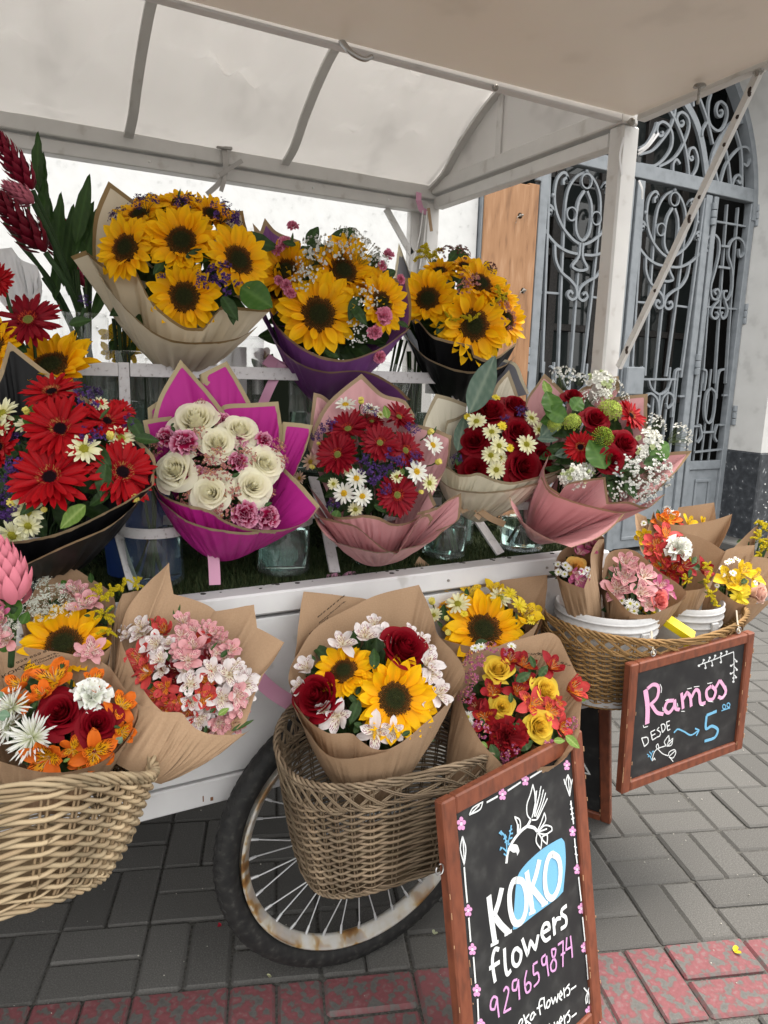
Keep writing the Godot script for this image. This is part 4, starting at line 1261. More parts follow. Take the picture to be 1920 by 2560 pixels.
# ------------------------------------------------------------------ the cart
func cart() -> void:
	var o := thing("flower_cart", "white flower cart with curved canvas canopy, lifted flap and one spoked wheel", "cart", Vector3(0, 0, 0))  # left end runs on out of view, lengthened to shade the ground
	var wp: Material = mats["white_paint"]
	var rp: Material = mats["rail_paint"]
	box_part(o, "front_panel", Vector3(-2.4, 0.492, -1.35), Vector3(1.39, 0.812, -1.325), wp, 0.002)
	box_part(o, "bottom_board", Vector3(-2.4, 0.432, -1.352), Vector3(1.392, 0.487, -1.322), wp, 0.003)
	box_part(o, "bed_rail", Vector3(-2.4, 0.822, -1.372), Vector3(1.392, 0.868, -1.316), wp, 0.004)
	box_part(o, "side_panel", Vector3(1.365, 0.432, -2.15), Vector3(1.39, 0.862, -1.374), wp)
	box_part(o, "side_panel", Vector3(-2.4, 0.432, -2.15), Vector3(-2.375, 0.862, -1.374), wp)
	box_part(o, "unseen_back_panel", Vector3(-2.374, 0.06, -2.15), Vector3(1.364, 0.862, -2.125), wp)  # out of view; carried down near the ground to darken the paving beneath
	box_part(o, "bed", Vector3(-2.374, 0.80, -2.124), Vector3(1.364, 0.842, -1.374), wp)
	box_part(o, "floor", Vector3(-2.374, 0.434, -2.124), Vector3(1.364, 0.455, -1.352), wp)
	rng.seed = 31
	var grime := Shape.new()
	for k in 40:
		grime.ball(Vector3(rng.randf_range(-0.2, 1.35), 0.8685, rng.randf_range(-1.372, -1.345)), rng.randf_range(0.002, 0.007), Color(0.08, 0.07, 0.06), 3, 6, 0.15)
	part(o, "flaked_paint", grime.done(), mat("grime", Color(0.06, 0.055, 0.05), 0.95))
	var screws := Shape.new()
	for k in 26:
		screws.ball(Vector3(-2.3 + k * 0.145, 0.46 if k % 2 else 0.845, -1.3215 if k % 2 else -1.3155), 0.004, Color.WHITE, 4, 8, 0.8)
	part(o, "screw_heads", screws.done(), mats["steel_old"])
	var drip := Shape.new()
	for k in 30:
		var x := rng.randf_range(-0.3, 1.38)
		drip.box(Vector3(rng.randf_range(0.002, 0.007), rng.randf_range(0.004, 0.014), 0.0008), Transform3D(Basis(), Vector3(x, 0.438 + rng.randf_range(0.0, 0.012), -1.3218)), 0.0003)
	part(o, "rust_streaks", drip.done(), mat("rust", Color(0.20, 0.09, 0.04), 0.9))
	# posts and canopy frame
	box_part(o, "post", Vector3(1.318, 0.87, -1.368), Vector3(1.372, 1.884, -1.322), rp, 0.005)
	box_part(o, "post", Vector3(1.300, 0.86, -2.20), Vector3(1.352, 1.862, -2.15), rp, 0.005)
	box_part(o, "post", Vector3(1.262, 0.86, -2.215), Vector3(1.296, 1.862, -2.185), rp, 0.003)
	box_part(o, "post", Vector3(-2.4, 0.87, -1.368), Vector3(-2.35, 1.884, -1.322), rp, 0.005)
	box_part(o, "post", Vector3(-2.4, 0.86, -2.20), Vector3(-2.35, 1.862, -2.15), rp, 0.005)
	box_part(o, "rear_rail", Vector3(-2.4, 1.872, -2.19), Vector3(1.352, 1.912, -2.145), rp)
	box_part(o, "rear_rail", Vector3(-2.4, 1.832, -2.20), Vector3(1.352, 1.868, -2.158), rp)
	box_part(o, "side_rail", Vector3(1.312, 1.884, -2.144), Vector3(1.36, 1.925, -1.318), rp)
	box_part(o, "side_rail", Vector3(1.322, 1.842, -2.144), Vector3(1.358, 1.876, -1.37), rp)
	box_part(o, "front_rail", Vector3(-2.4, 1.886, -1.345), Vector3(1.31, 1.912, -1.318), wp)
	bar_part(o, "corner_brace", Vector3(1.27, 1.70, -2.19), Vector3(1.17, 1.83, -2.19), 0.010, 0.005, rp)
	var holes := Shape.new()
	for x in [0.42, 0.9, 1.16]: holes.ball(Vector3(x, 1.85, -2.158), 0.004, Color.WHITE, 4, 8)
	part(o, "bolt_heads", holes.done(), mat("bright_bolt", Color(0.75, 0.75, 0.74), 0.4))
	# the arched canvas, its ribs and gable
	var prof := curve([Vector3(0, 1.905, -2.168), Vector3(0, 1.938, -2.075), Vector3(0, 1.995, -2.0), Vector3(0, 2.057, -1.90), Vector3(0, 2.10, -1.80), Vector3(0, 2.118, -1.68), Vector3(0, 2.09, -1.53), Vector3(0, 2.01, -1.41), Vector3(0, 1.915, -1.33)], 4)
	var ribs := [-2.38, -1.84, -1.4, -0.96, -0.52, -0.08, 0.365, 0.805, 1.31]
	var folds := noise(2.2, 12, 3)
	for k in ribs.size() - 1:
		var s := Shape.new()
		var x0: float = ribs[k]
		var x1: float = ribs[k + 1]
		var form := func(u: float, v: float) -> Vector3:
			var f := v * (prof.size() - 1)
			var i0 := mini(int(f), prof.size() - 2)
			var q := prof[i0].lerp(prof[i0 + 1], f - i0)
			var x := lerpf(x0, x1, (u + 1.0) / 2.0)
			var slack := sin(PI * (u + 1.0) / 2.0) * sin(PI * clampf(v, 0, 1))
			var diag := folds.get_noise_3d(x * 1.3 + v * 1.1, v * 0.9 - x * 0.8, k * 3.0) * 0.075 + absf(folds.get_noise_3d(x * 2.6 + v * 1.6, v * 3.0 - x, 5.0 + k)) * 0.045
			return Vector3(x, q.y - 0.018 * slack + diag * slack, q.z + diag * slack * 0.8)
		s.sheet(30, 30, form)
		part(o, "canopy_canvas", s.done(), mats["canvas"])
	for x in ribs:
		var s := Shape.new()
		var pts := PackedVector3Array()
		for q in prof: pts.append(q + Vector3(x, -0.010, 0.004))
		s.strap(pts, Vector3.RIGHT, 0.004, 0.012)
		part(o, "canopy_rib", s.done(), mats["rail_paint"])
	var gable := PackedVector2Array()
	for q in prof: gable.append(Vector2(-q.z, q.y + 0.002))
	gable.append(Vector2(1.33, 1.90)); gable.append(Vector2(2.16, 1.90))
	var gs := Shape.new()
	gs.plate(gable, 0.0, 0.002)
	part(o, "gable_canvas", gs.done(), mats["canvas"], Transform3D(Basis(Vector3.UP, PI / 2.0), Vector3(1.322, 0, 0)))
	bar_part(o, "gable_seam", Vector3(1.318, 1.92, -1.80), Vector3(1.318, 2.098, -1.80), 0.012, 0.002, rp, Vector3.LEFT)
	var cord := Shape.new()
	cord.tube(curve([Vector3(1.30, 1.93, -2.14), Vector3(1.302, 1.97, -2.06), Vector3(1.305, 1.99, -2.0), Vector3(1.303, 2.04, -1.95), Vector3(1.304, 2.09, -1.86)], 6), 0.005, 0.005, 6)
	part(o, "canopy_cord", cord.done(), mats["rail_paint"])
	# the lifted front flap, side bar and strut; its unseen front reaches out to shade the paving
	var fs := Shape.new()
	var sag := func(u: float, v: float) -> Vector3:
		return Vector3(lerpf(-2.4, 1.335, (u + 1.0) / 2.0), 1.898 + 0.030 * v - 0.010 * (1.0 - u * u) * (1.0 - v) + 0.010 * sin(PI * v) * sin(u * 5.0) * 0.4, lerpf(-1.312, -0.56, v))
	fs.sheet(40, 14, sag)
	var sag2 := func(u: float, v: float) -> Vector3: return sag.call(-u, v) + Vector3(0, 0.012, 0)
	fs.sheet(40, 14, sag2)
	part(o, "canopy_flap", fs.done(), mats["flap"])
	bar_part(o, "flap_edge_bar", Vector3(1.348, 1.902, -1.30), Vector3(1.348, 1.935, -0.56), 0.012, 0.016, rp, Vector3.UP)
	bar_part(o, "flap_strut", Vector3(1.352, 1.335, -1.305), Vector3(1.352, 1.905, -1.008), 0.011, 0.004, rp, Vector3(1, 0, 0.4).normalized())
	var wear := Shape.new()
	for f in [0.07, 0.3, 0.55, 0.62, 0.78, 0.86, 0.93]:
		wear.ball(Vector3(1.352, 1.335, -1.303).lerp(Vector3(1.352, 1.905, -1.006), f) + Vector3(-0.006, 0, 0.004), 0.0045, Color.WHITE, 4, 7, 2.2 if int(f * 100) % 2 else 1.0)
	part(o, "rust_spot", wear.done(), mat("dark_rust", Color(0.04, 0.025, 0.018), 0.9))
	var bolt := Shape.new()
	bolt.lathe([Vector2(0.001, -0.03), Vector2(0.003, -0.03), Vector2(0.003, 0.0), Vector2(0.013, 0.002), Vector2(0.011, 0.006), Vector2(0.001, 0.008)], 14, Transform3D(Basis(), Vector3(1.30, 1.888, -1.105)))
	part(o, "flap_bolt", bolt.done(), mats["steel_old"])
	var hook := Shape.new()
	hook.tube(curve([Vector3(0.60, 1.893, -1.315), Vector3(0.612, 1.872, -1.30), Vector3(0.635, 1.862, -1.292), Vector3(0.652, 1.870, -1.29)], 6), 0.006, 0.004, 8)
	part(o, "flap_hook", hook.done(), mat("steel", Color(0.5, 0.5, 0.5), 0.35, 0.9))
	var knob := Shape.new()
	knob.ball(Vector3(0.95, 1.884, -1.318), 0.007, Color.WHITE, 5, 8); knob.ball(Vector3(1.332, 1.885, -1.312), 0.009, Color.WHITE, 5, 8); knob.ball(Vector3(1.350, 1.90, -1.01), 0.012, Color.WHITE, 5, 8)
	part(o, "bolt_heads", knob.done(), mats["steel_old"])
	# wheel: tyre, rim, hub and spokes
	var wh := sub(o, "wheel", Transform3D(Basis(Vector3.RIGHT, PI / 2.0), Vector3(0.655, 0.328, -1.262)))
	var ty := Shape.new()
	var prof2 := []
	for k in 21:
		var t := TAU * k / 20.0
		prof2.append(Vector2(0.301 + cos(t) * 0.026, sin(t) * 0.0225))
	ty.lathe(prof2, 72)
	part(wh, "tyre", ty.done(), mottled("rubber", [[0.2, Color(0.007, 0.007, 0.0075)], [0.5, Color(0.012, 0.012, 0.012)], [0.72, Color(0.022, 0.0215, 0.020)], [0.92, Color(0.05, 0.048, 0.045)]], 0.02, 0.3, 0.7, 0.1, false))
	var tr := Shape.new()
	for k in 84:
		for e: float in [-1.0, 1.0]:
			var t := TAU * (k + 0.25 * e) / 84.0
			var f := Basis(Vector3.UP, -t)
			tr.box(Vector3(0.0022, 0.010, 0.0150), Transform3D(f * Basis(Vector3.BACK, 0.5 * e) * Basis(Vector3.RIGHT, 0.45 * e), f * Vector3(0.3238, 0.009 * e, 0)), 0.001)
	tag(part(wh, "tread", tr.done(), mats["rubber"]), "", "", "", "stuff")
	var rim := Shape.new()
	rim.lathe([Vector2(0.274, 0.018), Vector2(0.277, 0.021), Vector2(0.272, 0.023), Vector2(0.268, 0.019), Vector2(0.262, 0.013), Vector2(0.256, 0.006), Vector2(0.255, 0.0), Vector2(0.256, -0.006), Vector2(0.262, -0.013), Vector2(0.268, -0.019), Vector2(0.272, -0.023), Vector2(0.277, -0.021), Vector2(0.274, -0.018)], 96)
	part(wh, "rim", rim.done(), mottled("rusty_rim", [[0.0, Color(0.07, 0.030, 0.012)], [0.30, Color(0.21, 0.095, 0.024)], [0.42, Color(0.36, 0.22, 0.08)], [0.50, Color(0.50, 0.46, 0.38)], [0.7, Color(0.55, 0.54, 0.52)]], 0.009, 0.5, 0.5, 0.5, false))
	var hub := Shape.new()
	hub.lathe([Vector2(0.001, -0.045), Vector2(0.008, -0.045), Vector2(0.008, -0.03), Vector2(0.028, -0.028), Vector2(0.028, -0.024), Vector2(0.014, -0.02), Vector2(0.014, 0.02), Vector2(0.028, 0.024), Vector2(0.028, 0.028), Vector2(0.008, 0.03), Vector2(0.008, 0.045), Vector2(0.001, 0.045)], 20)
	part(wh, "hub", hub.done(), mats["steel_old"])
	var spm := mat("spoke_paint", Color(0.55, 0.56, 0.57), 0.4, 0.3)
	for k in 36:
		var s := Shape.new()
		var t := TAU * k / 36.0
		var side := 0.026 if k % 2 else -0.026
		var skew := (0.85 if k % 4 < 2 else -0.85)
		var e := Vector3(cos(t), 0, sin(t)) * 0.2565
		s.tube(PackedVector3Array([Vector3(cos(t + skew), 0, sin(t + skew)) * 0.026 + Vector3(0, side, 0), e * 0.93 + Vector3(0, side * 0.12, 0)]), 0.0016, 0.0016, 6)
		s.tube(PackedVector3Array([e * 0.93 + Vector3(0, side * 0.12, 0), e]), 0.0028, 0.0034, 6)
		part(wh, "spoke", s.done(), spm)
	box_part(o, "axle", Vector3(0.645, 0.318, -2.1), Vector3(0.665, 0.338, -1.30), mats["steel_old"])
	bar_part(o, "axle_arm", Vector3(0.655, 0.328, -1.31), Vector3(0.655, 0.44, -1.34), 0.015, 0.004, mats["steel_old"])
	# artificial grass on the bed
	var g := thing("artificial_grass", "dark green artificial grass mat covering the cart bed, with a dark step and backing set behind", "grass mat", Vector3(0, 0.845, 0))
	tag(g, "", "", "", "stuff")
	var base := mat("grass_base", Color(0.012, 0.020, 0.008), 0.95)
	box_part(g, "mat_backing", Vector3(-2.37, -0.002, -2.12), Vector3(1.36, 0.006, -1.376), base)
	box_part(g, "step", Vector3(-2.37, 0.007, -2.12), Vector3(1.30, 0.20, -1.665), base, 0.01)  # supposed riser under the upper vases; its front darkens the space below the shelf
	box_part(g, "dark_backing", Vector3(-2.37, 0.201, -2.12), Vector3(1.28, 0.445, -2.10), base, 0.004)  # supposed sheet, put up to keep the view behind the vases dark
	var blade := Shape.new()
	var a0 := blade.v(Vector3(-0.0011, 0, 0)); var a1 := blade.v(Vector3(0.0011, 0, 0)); var a2 := blade.v(Vector3(0.0007, 0.011, 0.002)); var a3 := blade.v(Vector3(-0.0007, 0.011, 0.002)); var a4 := blade.v(Vector3(0, 0.019, 0.008))
	blade.quad(a0, a1, a2, a3); blade.tri(a3, a2, a4)
	var mm := MultiMesh.new()
	mm.transform_format = MultiMesh.TRANSFORM_3D
	mm.use_colors = true
	mm.mesh = blade.done()
	mm.instance_count = 52000
	rng.seed = 77
	for k in mm.instance_count:
		var up := k % 5 == 0
		var at := Vector3(rng.randf_range(-0.35, 1.36), 0.006, rng.randf_range(-1.66, -1.376))
		var bs := Basis(Vector3.UP, rng.randf() * TAU) * Basis(Vector3.RIGHT, rng.randf_range(-0.5, 0.7))
		if up:
			at = Vector3(rng.randf_range(-0.35, 1.30), rng.randf_range(0.02, 0.20), -1.664)
			bs = Basis(Vector3.RIGHT, PI / 2.0 + rng.randf_range(-0.6, 0.6)) * bs
		mm.set_instance_transform(k, Transform3D(bs.scaled(Vector3.ONE * rng.randf_range(0.7, 1.25)), at))
		var t := rng.randf()
		mm.set_instance_color(k, Color(0.022, 0.042, 0.014).lerp(Color(0.075, 0.085, 0.035), t * t))
	var mi := MultiMeshInstance3D.new()
	mi.multimesh = mm
	mi.name = "grass_blades"
	mi.material_override = petal_mat("grass_blade", Color.WHITE, 0.7, 0.1)
	g.add_child(mi)

func rack_and_vases() -> void:
	var o := thing("vase_rack", "white painted flat iron rack that holds the vases on two levels", "rack", Vector3(0, 0.868, -1.6))
	var m: Material = mats["rack_paint"]
	var y := 0.868
	for z in [-1.615, -1.845]:
		for e in [[-0.45, 0.238], [0.262, 1.14]]:
			box_part(o, "shelf_rail", Vector3(e[0], 1.281 - y, z + 1.6 - 0.003), Vector3(e[1], 1.309 - y, z + 1.603), m, 0.001)
	box_part(o, "shelf_rail", Vector3(1.136, 1.25 - y, -0.25), Vector3(1.142, 1.278 - y, 0.02), m, 0.001)
	for x in [0.25, 0.74, 1.09]:
		box_part(o, "upright", Vector3(x - 0.011, 0.0, -0.022), Vector3(x + 0.011, 1.31 - y, -0.016), m, 0.001)
		box_part(o, "shelf_bearer", Vector3(x - 0.003, 1.284 - y, -0.242), Vector3(x + 0.003, 1.306 - y, -0.02), m, 0.001)
	for e in [[0.205, 1.02, -1.52, 0.228, 0.868, -1.44], [0.66, 0.98, -1.50, 0.645, 0.868, -1.40], [1.06, 0.98, -1.50, 1.10, 0.868, -1.40]]:
		bar_part(o, "leg", Vector3(e[0], e[1] - y, e[2] + 1.6), Vector3(e[3], e[4] - y, e[5] + 1.6), 0.012, 0.003, m, Vector3(0, 0.45, 0.9).normalized())
		bar_part(o, "leg_stay", Vector3(e[0], e[1] - y, e[2] + 1.6), Vector3(e[0] + 0.02, 1.05 - y, -0.012), 0.012, 0.003, m, Vector3(0, 0.6, 0.8).normalized())
	var xs := [0.065, 0.275, 0.545, 0.77, 0.965, 1.19]
	for k in xs.size():
		var s := Shape.new()
		var pts := PackedVector3Array()
		for j in 40: pts.append(Vector3(xs[k] + cos(TAU * j / 40.0) * 0.068, 0.985 - y, 0.13 + sin(TAU * j / 40.0) * 0.068))
		s.strap(pts, Vector3.UP, 0.0015, 0.010, Color.WHITE, true)
		part(o, "ring", s.done(), m)
		if k < xs.size() - 1:
			box_part(o, "ring_link", Vector3(xs[k] + 0.069, 0.978 - y, 0.127), Vector3(xs[k + 1] - 0.069, 0.992 - y, 0.133), m, 0.001)
	vase("glass vase of dark stems in the ring under the black gerbera bouquet", Vector3(0.065, 0.868, -1.47), 0.056, 0.21, 0.5, 9)
	vase("empty looking glass vase leaning in its ring between the black and magenta bouquets", Vector3(0.275, 0.868, -1.475), 0.058, 0.23, 0.45, 8, false, Vector3(-0.05, 0, 0.05))
	vase("glass vase half full of clear water under the magenta bouquet", Vector3(0.545, 0.868, -1.455), 0.058, 0.17, 0.55, 0)
	vase("glass vase with two stems under the dusty pink bouquet", Vector3(0.77, 0.868, -1.455), 0.058, 0.17, 0.4, 3, false, Vector3.ZERO, 0.9)
	vase("glass vase packed with dark stems under the ivory bouquet", Vector3(0.955, 0.868, -1.44), 0.058, 0.17, 0.45, 16, false, Vector3(0.05, 0, 0), 0.92)
	vase("rightmost glass vase of leafy stems under the pale pink bouquet", Vector3(1.19, 0.868, -1.43), 0.060, 0.16, 0.5, 18, false, Vector3.ZERO, 0.95)
	vase("small glass vase behind the ivory bouquet's vase", Vector3(1.06, 0.868, -1.54), 0.045, 0.18, 0.5, 0)
	var up := 1.052
	vase("tall clear cylinder vase holding the red ginger stems", Vector3(0.19, up, -1.74), 0.050, 0.36, 0.55, 10)
	vase("square glass vase of yellow lilies beside the tall cylinder vase", Vector3(0.275, up, -1.78), 0.055, 0.285, 0.6, 8, true)
	vase("round glass vase under the cream sunflower bouquet", Vector3(0.37, up, -1.72), 0.058, 0.27, 0.6, 14)
	vase("clear square vase with a white label left of the purple bouquet", Vector3(0.545, up, -1.76), 0.065, 0.33, 0.5, 0, true)
	vase("round glass vase of green stems under the purple bouquet", Vector3(0.72, up, -1.72), 0.060, 0.25, 0.6, 14)
	vase("tilted glass tumbler right of the purple bouquet", Vector3(0.885, up, -1.70), 0.048, 0.28, 0.4, 6, false, Vector3(0.22, 0, 0.05))
	vase("round glass vase under the black sunflower bouquet", Vector3(1.02, up, -1.72), 0.058, 0.25, 0.6, 12)
	vase("clear glass vase of stems at the far end of the upper shelf", Vector3(0.08, up, -1.78), 0.052, 0.26, 0.6, 9)
	var lb := thing("paper_label", "small white paper label propped behind the square vase", "label", Vector3(0.545, 1.29, -1.85))
	box_part(lb, "card", Vector3(-0.045, -0.05, 0), Vector3(0.045, 0.07, 0.003), mat("white_card", Color(0.75, 0.75, 0.74), 0.8), 0.001)
	var bb := thing("blue_bucket", "dark blue plastic bucket behind the black gerbera bouquet", "bucket", Vector3(0.255, 0.868, -1.575))
	var bs := Shape.new()
	bs.lathe([Vector2(0.06, 0.0), Vector2(0.072, 0.20), Vector2(0.076, 0.205), Vector2(0.072, 0.21), Vector2(0.068, 0.20), Vector2(0.056, 0.006)], 28)
	part(bb, "shell", bs.done(), mat("blue_plastic", Color(0.010, 0.035, 0.16), 0.4))

func baskets_and_buckets() -> void:
	var g := "wicker baskets hung on the cart"
	var flat_rim := func(a: float) -> float: return 0.768 - 0.055 * pow(maxf(0.0, cos(a)), 1.5)
	basket("pale cream wicker basket at the left edge, holding the orange and red bouquet", g, Vector3(-0.09, 0.56, -1.08), 0.272, 0.125, 0.74, 0.565, flat_rim, 42, 21, 0.0035, Color(0.352, 0.273, 0.172), Color(0.290, 0.207, 0.123), false, 5, 0.42)
	var scoop := func(a: float) -> float: return 0.598 + 0.085 * pow(maxf(0.0, -sin(a)), 1.2) + 0.015 * absf(cos(a)) - 0.03 * maxf(0.0, cos(a))
	basket("weathered grey brown wicker basket hung in front of the wheel", g, Vector3(0.645, 0.36, -1.112), 0.228, 0.112, 0.78, 0.365, scoop, 32, 27, 0.0028, Color(0.225, 0.168, 0.112), Color(0.165, 0.118, 0.076), true, 9, 0.62)
	var scoop2 := func(a: float) -> float: return 0.705 + 0.10 * pow(maxf(0.0, -sin(a)), 1.0) + 0.045 * maxf(0.0, -cos(a)) + 0.02 * maxf(0.0, cos(a))
	basket("honey brown wicker basket with a crossed rim that holds two white buckets", g, Vector3(1.43, 0.52, -1.225), 0.305, 0.155, 0.72, 0.535, scoop2, 32, 25, 0.0031, Color(0.299, 0.180, 0.075), Color(0.238, 0.136, 0.053), true, 13, 0.7)
	var wp := mottled("bucket_white", [[0.3, Color(0.56, 0.56, 0.56)], [0.7, Color(0.63, 0.63, 0.63)]], 0.03, 0.3, 0.45)
	for e in [[1.30, -1.225, 0.125, 0.765, "white plastic bucket with ribbed rim in the front of the right basket"], [1.60, -1.245, 0.105, 0.735, "white plastic bucket beside the yellow bar in the right basket"]]:
		var b := thing("white_bucket", e[4], "bucket", Vector3(e[0], 0.54, e[1]), "white buckets in the right basket")
		var h: float = e[3] - 0.54
		var r: float = e[2]
		var s := Shape.new()
		s.lathe([Vector2(0.001, 0.002), Vector2(r * 0.86, 0.0), Vector2(r * 0.955, h - 0.055), Vector2(r * 0.99, h - 0.054), Vector2(r * 0.99, h - 0.050), Vector2(r * 0.96, h - 0.047), Vector2(r * 0.96, h - 0.037), Vector2(r * 1.0, h - 0.035), Vector2(r * 1.0, h - 0.031), Vector2(r * 0.97, h - 0.028), Vector2(r * 0.97, h - 0.019), Vector2(r * 1.01, h - 0.017), Vector2(r * 1.01, h - 0.013), Vector2(r * 0.98, h - 0.011), Vector2(r * 1.0, h), Vector2(r * 0.95, h), Vector2(r * 0.93, h - 0.02), Vector2(r * 0.82, 0.01)], 48)
		part(b, "shell", s.done(), wp)
		box_part(b, "handle_lug", Vector3(-0.012, h - 0.062, r * 0.97), Vector3(0.012, h - 0.036, r * 1.03), wp)
	var yb := thing("yellow_bar", "bright yellow plastic bar lying between the white buckets", "plastic bar", Vector3(1.43, 0.73, -1.12))
	var ym := mat("yellow_plastic", Color(0.66, 0.52, 0.01), 0.35)
	bar_part(yb, "grip", Vector3(-0.05, 0.035, -0.07), Vector3(0.035, -0.035, 0.02), 0.018, 0.008, ym, Vector3(0.2, 0.75, 0.6).normalized())
	bar_part(yb, "shank", Vector3(0.04, -0.037, 0.021), Vector3(0.02, -0.12, 0.0), 0.014, 0.006, ym)

func boards() -> void:
	var b := chalkboard("tall framed chalkboard lettered KOKO flowers with a pink blossom border", Vector3(0.839, 0, -0.84), Basis(Vector3(0.974, 0, -0.225), Vector3(-0.039, 0.985, -0.169), Vector3(0.222, 0.174, 0.96)), 0.407, 0.614, 0.033)
	chalk_fill(b, "colour_patch", mats["chalk_blue"], [[-452, 3135, -244, 3977, -24, 4139, 495, 4228, 968, 4222, 1189, 4199, 1276, 4062, 1259, 3653, 1113, 3138, 872, 3100, 283, 3109, -313, 3101]])
	chalk(b, "letter", mats["chalk_white"], 0.0125, [[-1025, 4046, -1002, 3592, -964, 3151], [-668, 4030, -790, 3811, -930, 3637], [-921, 3621, -772, 3387, -585, 3150], [-293, 4011, -91, 3884, -14, 3611, -60, 3322, -214, 3171, -402, 3256, -487, 3527, -476, 3825, -367, 3997, -242, 3988], [47, 4025, 95, 3584, 127, 3172], [446, 4079, 315, 3846, 160, 3662], [166, 3648, 322, 3431, 504, 3179], [844, 4026, 1024, 3855, 1061, 3589, 966, 3306, 760, 3177, 589, 3331, 557, 3616, 628, 3878, 743, 4013, 882, 4015]])
	chalk(b, "letter_serif", mats["chalk_white"], 0.0060, [[-1077, 3156, -871, 3126], [-695, 3159, -494, 3138], [23, 3206, 214, 3171], [407, 3183, 600, 3166]])
	chalk(b, "letter", mats["chalk_white"], 0.0075, [[-872, 2977, -978, 3032, -1062, 2893, -1062, 2664, -1036, 2455], [-1166, 2777, -882, 2752], [-730, 2927, -743, 2585, -706, 2425, -599, 2442], [-390, 2755, -291, 2616, -329, 2482, -428, 2440, -524, 2538, -522, 2701, -454, 2760, -374, 2742], [-226, 2852, -114, 2476, 5, 2690, 129, 2463, 241, 2697], [344, 2664, 595, 2637, 559, 2759, 430, 2793, 344, 2664, 439, 2482, 602, 2461], [726, 2796, 731, 2440], [732, 2619, 824, 2711, 966, 2674], [1175, 2826, 1020, 2816, 998, 2734, 1118, 2605, 1105, 2464, 932, 2464]])
	chalk(b, "digit", mats["chalk_lilac"], 0.0042, [[-1027, 2162, -1114, 2223, -1195, 2166, -1202, 2051, -1108, 1990, -1023, 2137], [-1027, 2162, -1025, 1977, -1014, 1786], [-847, 2177, -767, 2213, -708, 2122, -765, 1991, -882, 1797, -680, 1760], [-451, 2187, -570, 2210, -597, 2072, -498, 2009, -426, 2155], [-425, 2166, -428, 1990, -434, 1791], [-171, 2211, -251, 2035, -230, 1819, -121, 1794, -90, 1898, -164, 1967, -252, 1939], [158, 2204, 23, 2218], [23, 2218, 20, 2031, 140, 1995, 152, 1837, -8, 1799], [406, 2215, 289, 2204, 296, 2077, 385, 2035, 433, 2177], [433, 2177, 434, 1954, 450, 1767], [719, 2177, 596, 2216, 608, 2085, 706, 1908, 670, 1778, 555, 1815, 539, 1947, 683, 2046, 730, 2166], [803, 2208, 973, 2196, 934, 1939, 905, 1707], [864, 1971, 1009, 1946], [1091, 2213, 1042, 1979, 1236, 1955], [1213, 2181, 1225, 1940, 1225, 1730]])
	chalk(b, "letter", mats["chalk_white"], 0.0032, [[-348, 1443, -318, 1330, -291, 1213], [-192, 1364, -318, 1325], [-318, 1325, -172, 1159], [-414, 1317, -447, 1296, -482, 1296, -505, 1315, -507, 1348, -488, 1380, -454, 1400, -419, 1401, -396, 1381, -394, 1349, -414, 1317], [-70, 1247, -105, 1226, -141, 1226, -165, 1246, -167, 1279, -147, 1312, -112, 1332, -76, 1333, -52, 1313, -50, 1280, -70, 1247], [252, 1426, 159, 1454, 104, 1375, 125, 1168], [32, 1348, 201, 1320], [266, 1443, 262, 1284, 283, 1199], [424, 1208, 392, 1183, 355, 1181, 327, 1202, 319, 1239, 333, 1277, 365, 1302, 402, 1305, 430, 1284, 438, 1247, 424, 1208], [474, 1317, 523, 1160, 595, 1257, 639, 1124, 697, 1274], [725, 1170, 825, 1184, 779, 1278, 719, 1186, 796, 1084], [879, 1286, 886, 1079], [885, 1206, 982, 1249], [1067, 1263, 982, 1249, 1062, 1154, 1035, 1071, 953, 1087], [1105, 1129, 1276, 1109], [815, 765, 824, 569], [822, 685, 910, 735], [1005, 756, 919, 735, 998, 637, 972, 558, 898, 568], [1051, 588, 1219, 573], [659, 692, 759, 709, 713, 799, 654, 720, 730, 607], [493, 815, 535, 665, 595, 767, 631, 666], [251, 773, 341, 868, 379, 696]])
	chalk(b, "stem_drawing", mats["chalk_white"], 0.0060, [[-493, 4414, -426, 4594, -268, 4733, -33, 4825, 172, 4849], [172, 4849, 365, 4736, 448, 4635], [172, 4849, 274, 4921]])
	chalk(b, "flower_drawing", mats["chalk_white"], 0.0028, [[294, 4925, 198, 5058, 209, 5244, 332, 5401, 427, 5558, 462, 5377, 453, 5212], [311, 4911, 476, 4866, 632, 4975, 832, 5139], [323, 4950, 445, 5143, 522, 5404], [391, 4947, 534, 5182, 662, 5445], [427, 4933, 604, 5131, 728, 5353], [461, 4896, 657, 5087, 785, 5271], [504, 5410, 453, 5212, 373, 5050], [608, 5324, 491, 5150, 389, 4996], [-134, 4835, -42, 4904, -49, 5060, -180, 5170, -120, 5006, -134, 4835], [-102, 4857, -86, 4992], [430, 4643, 558, 4749, 694, 4908, 715, 4760, 548, 4663, 436, 4628], [457, 4608, 657, 4668, 869, 4559, 887, 4478, 682, 4487, 456, 4603], [503, 4613, 732, 4575], [427, 4615, 378, 4466, 500, 4270, 541, 4447, 456, 4603], [558, 4489, 718, 4458, 697, 4285, 579, 4407, 558, 4489]])
	chalk_fill(b, "leaf_drawing", mats["chalk_white"], [[-387, 4624, -267, 4679, -149, 4613, -104, 4481, -172, 4421, -182, 4491, -285, 4530]])
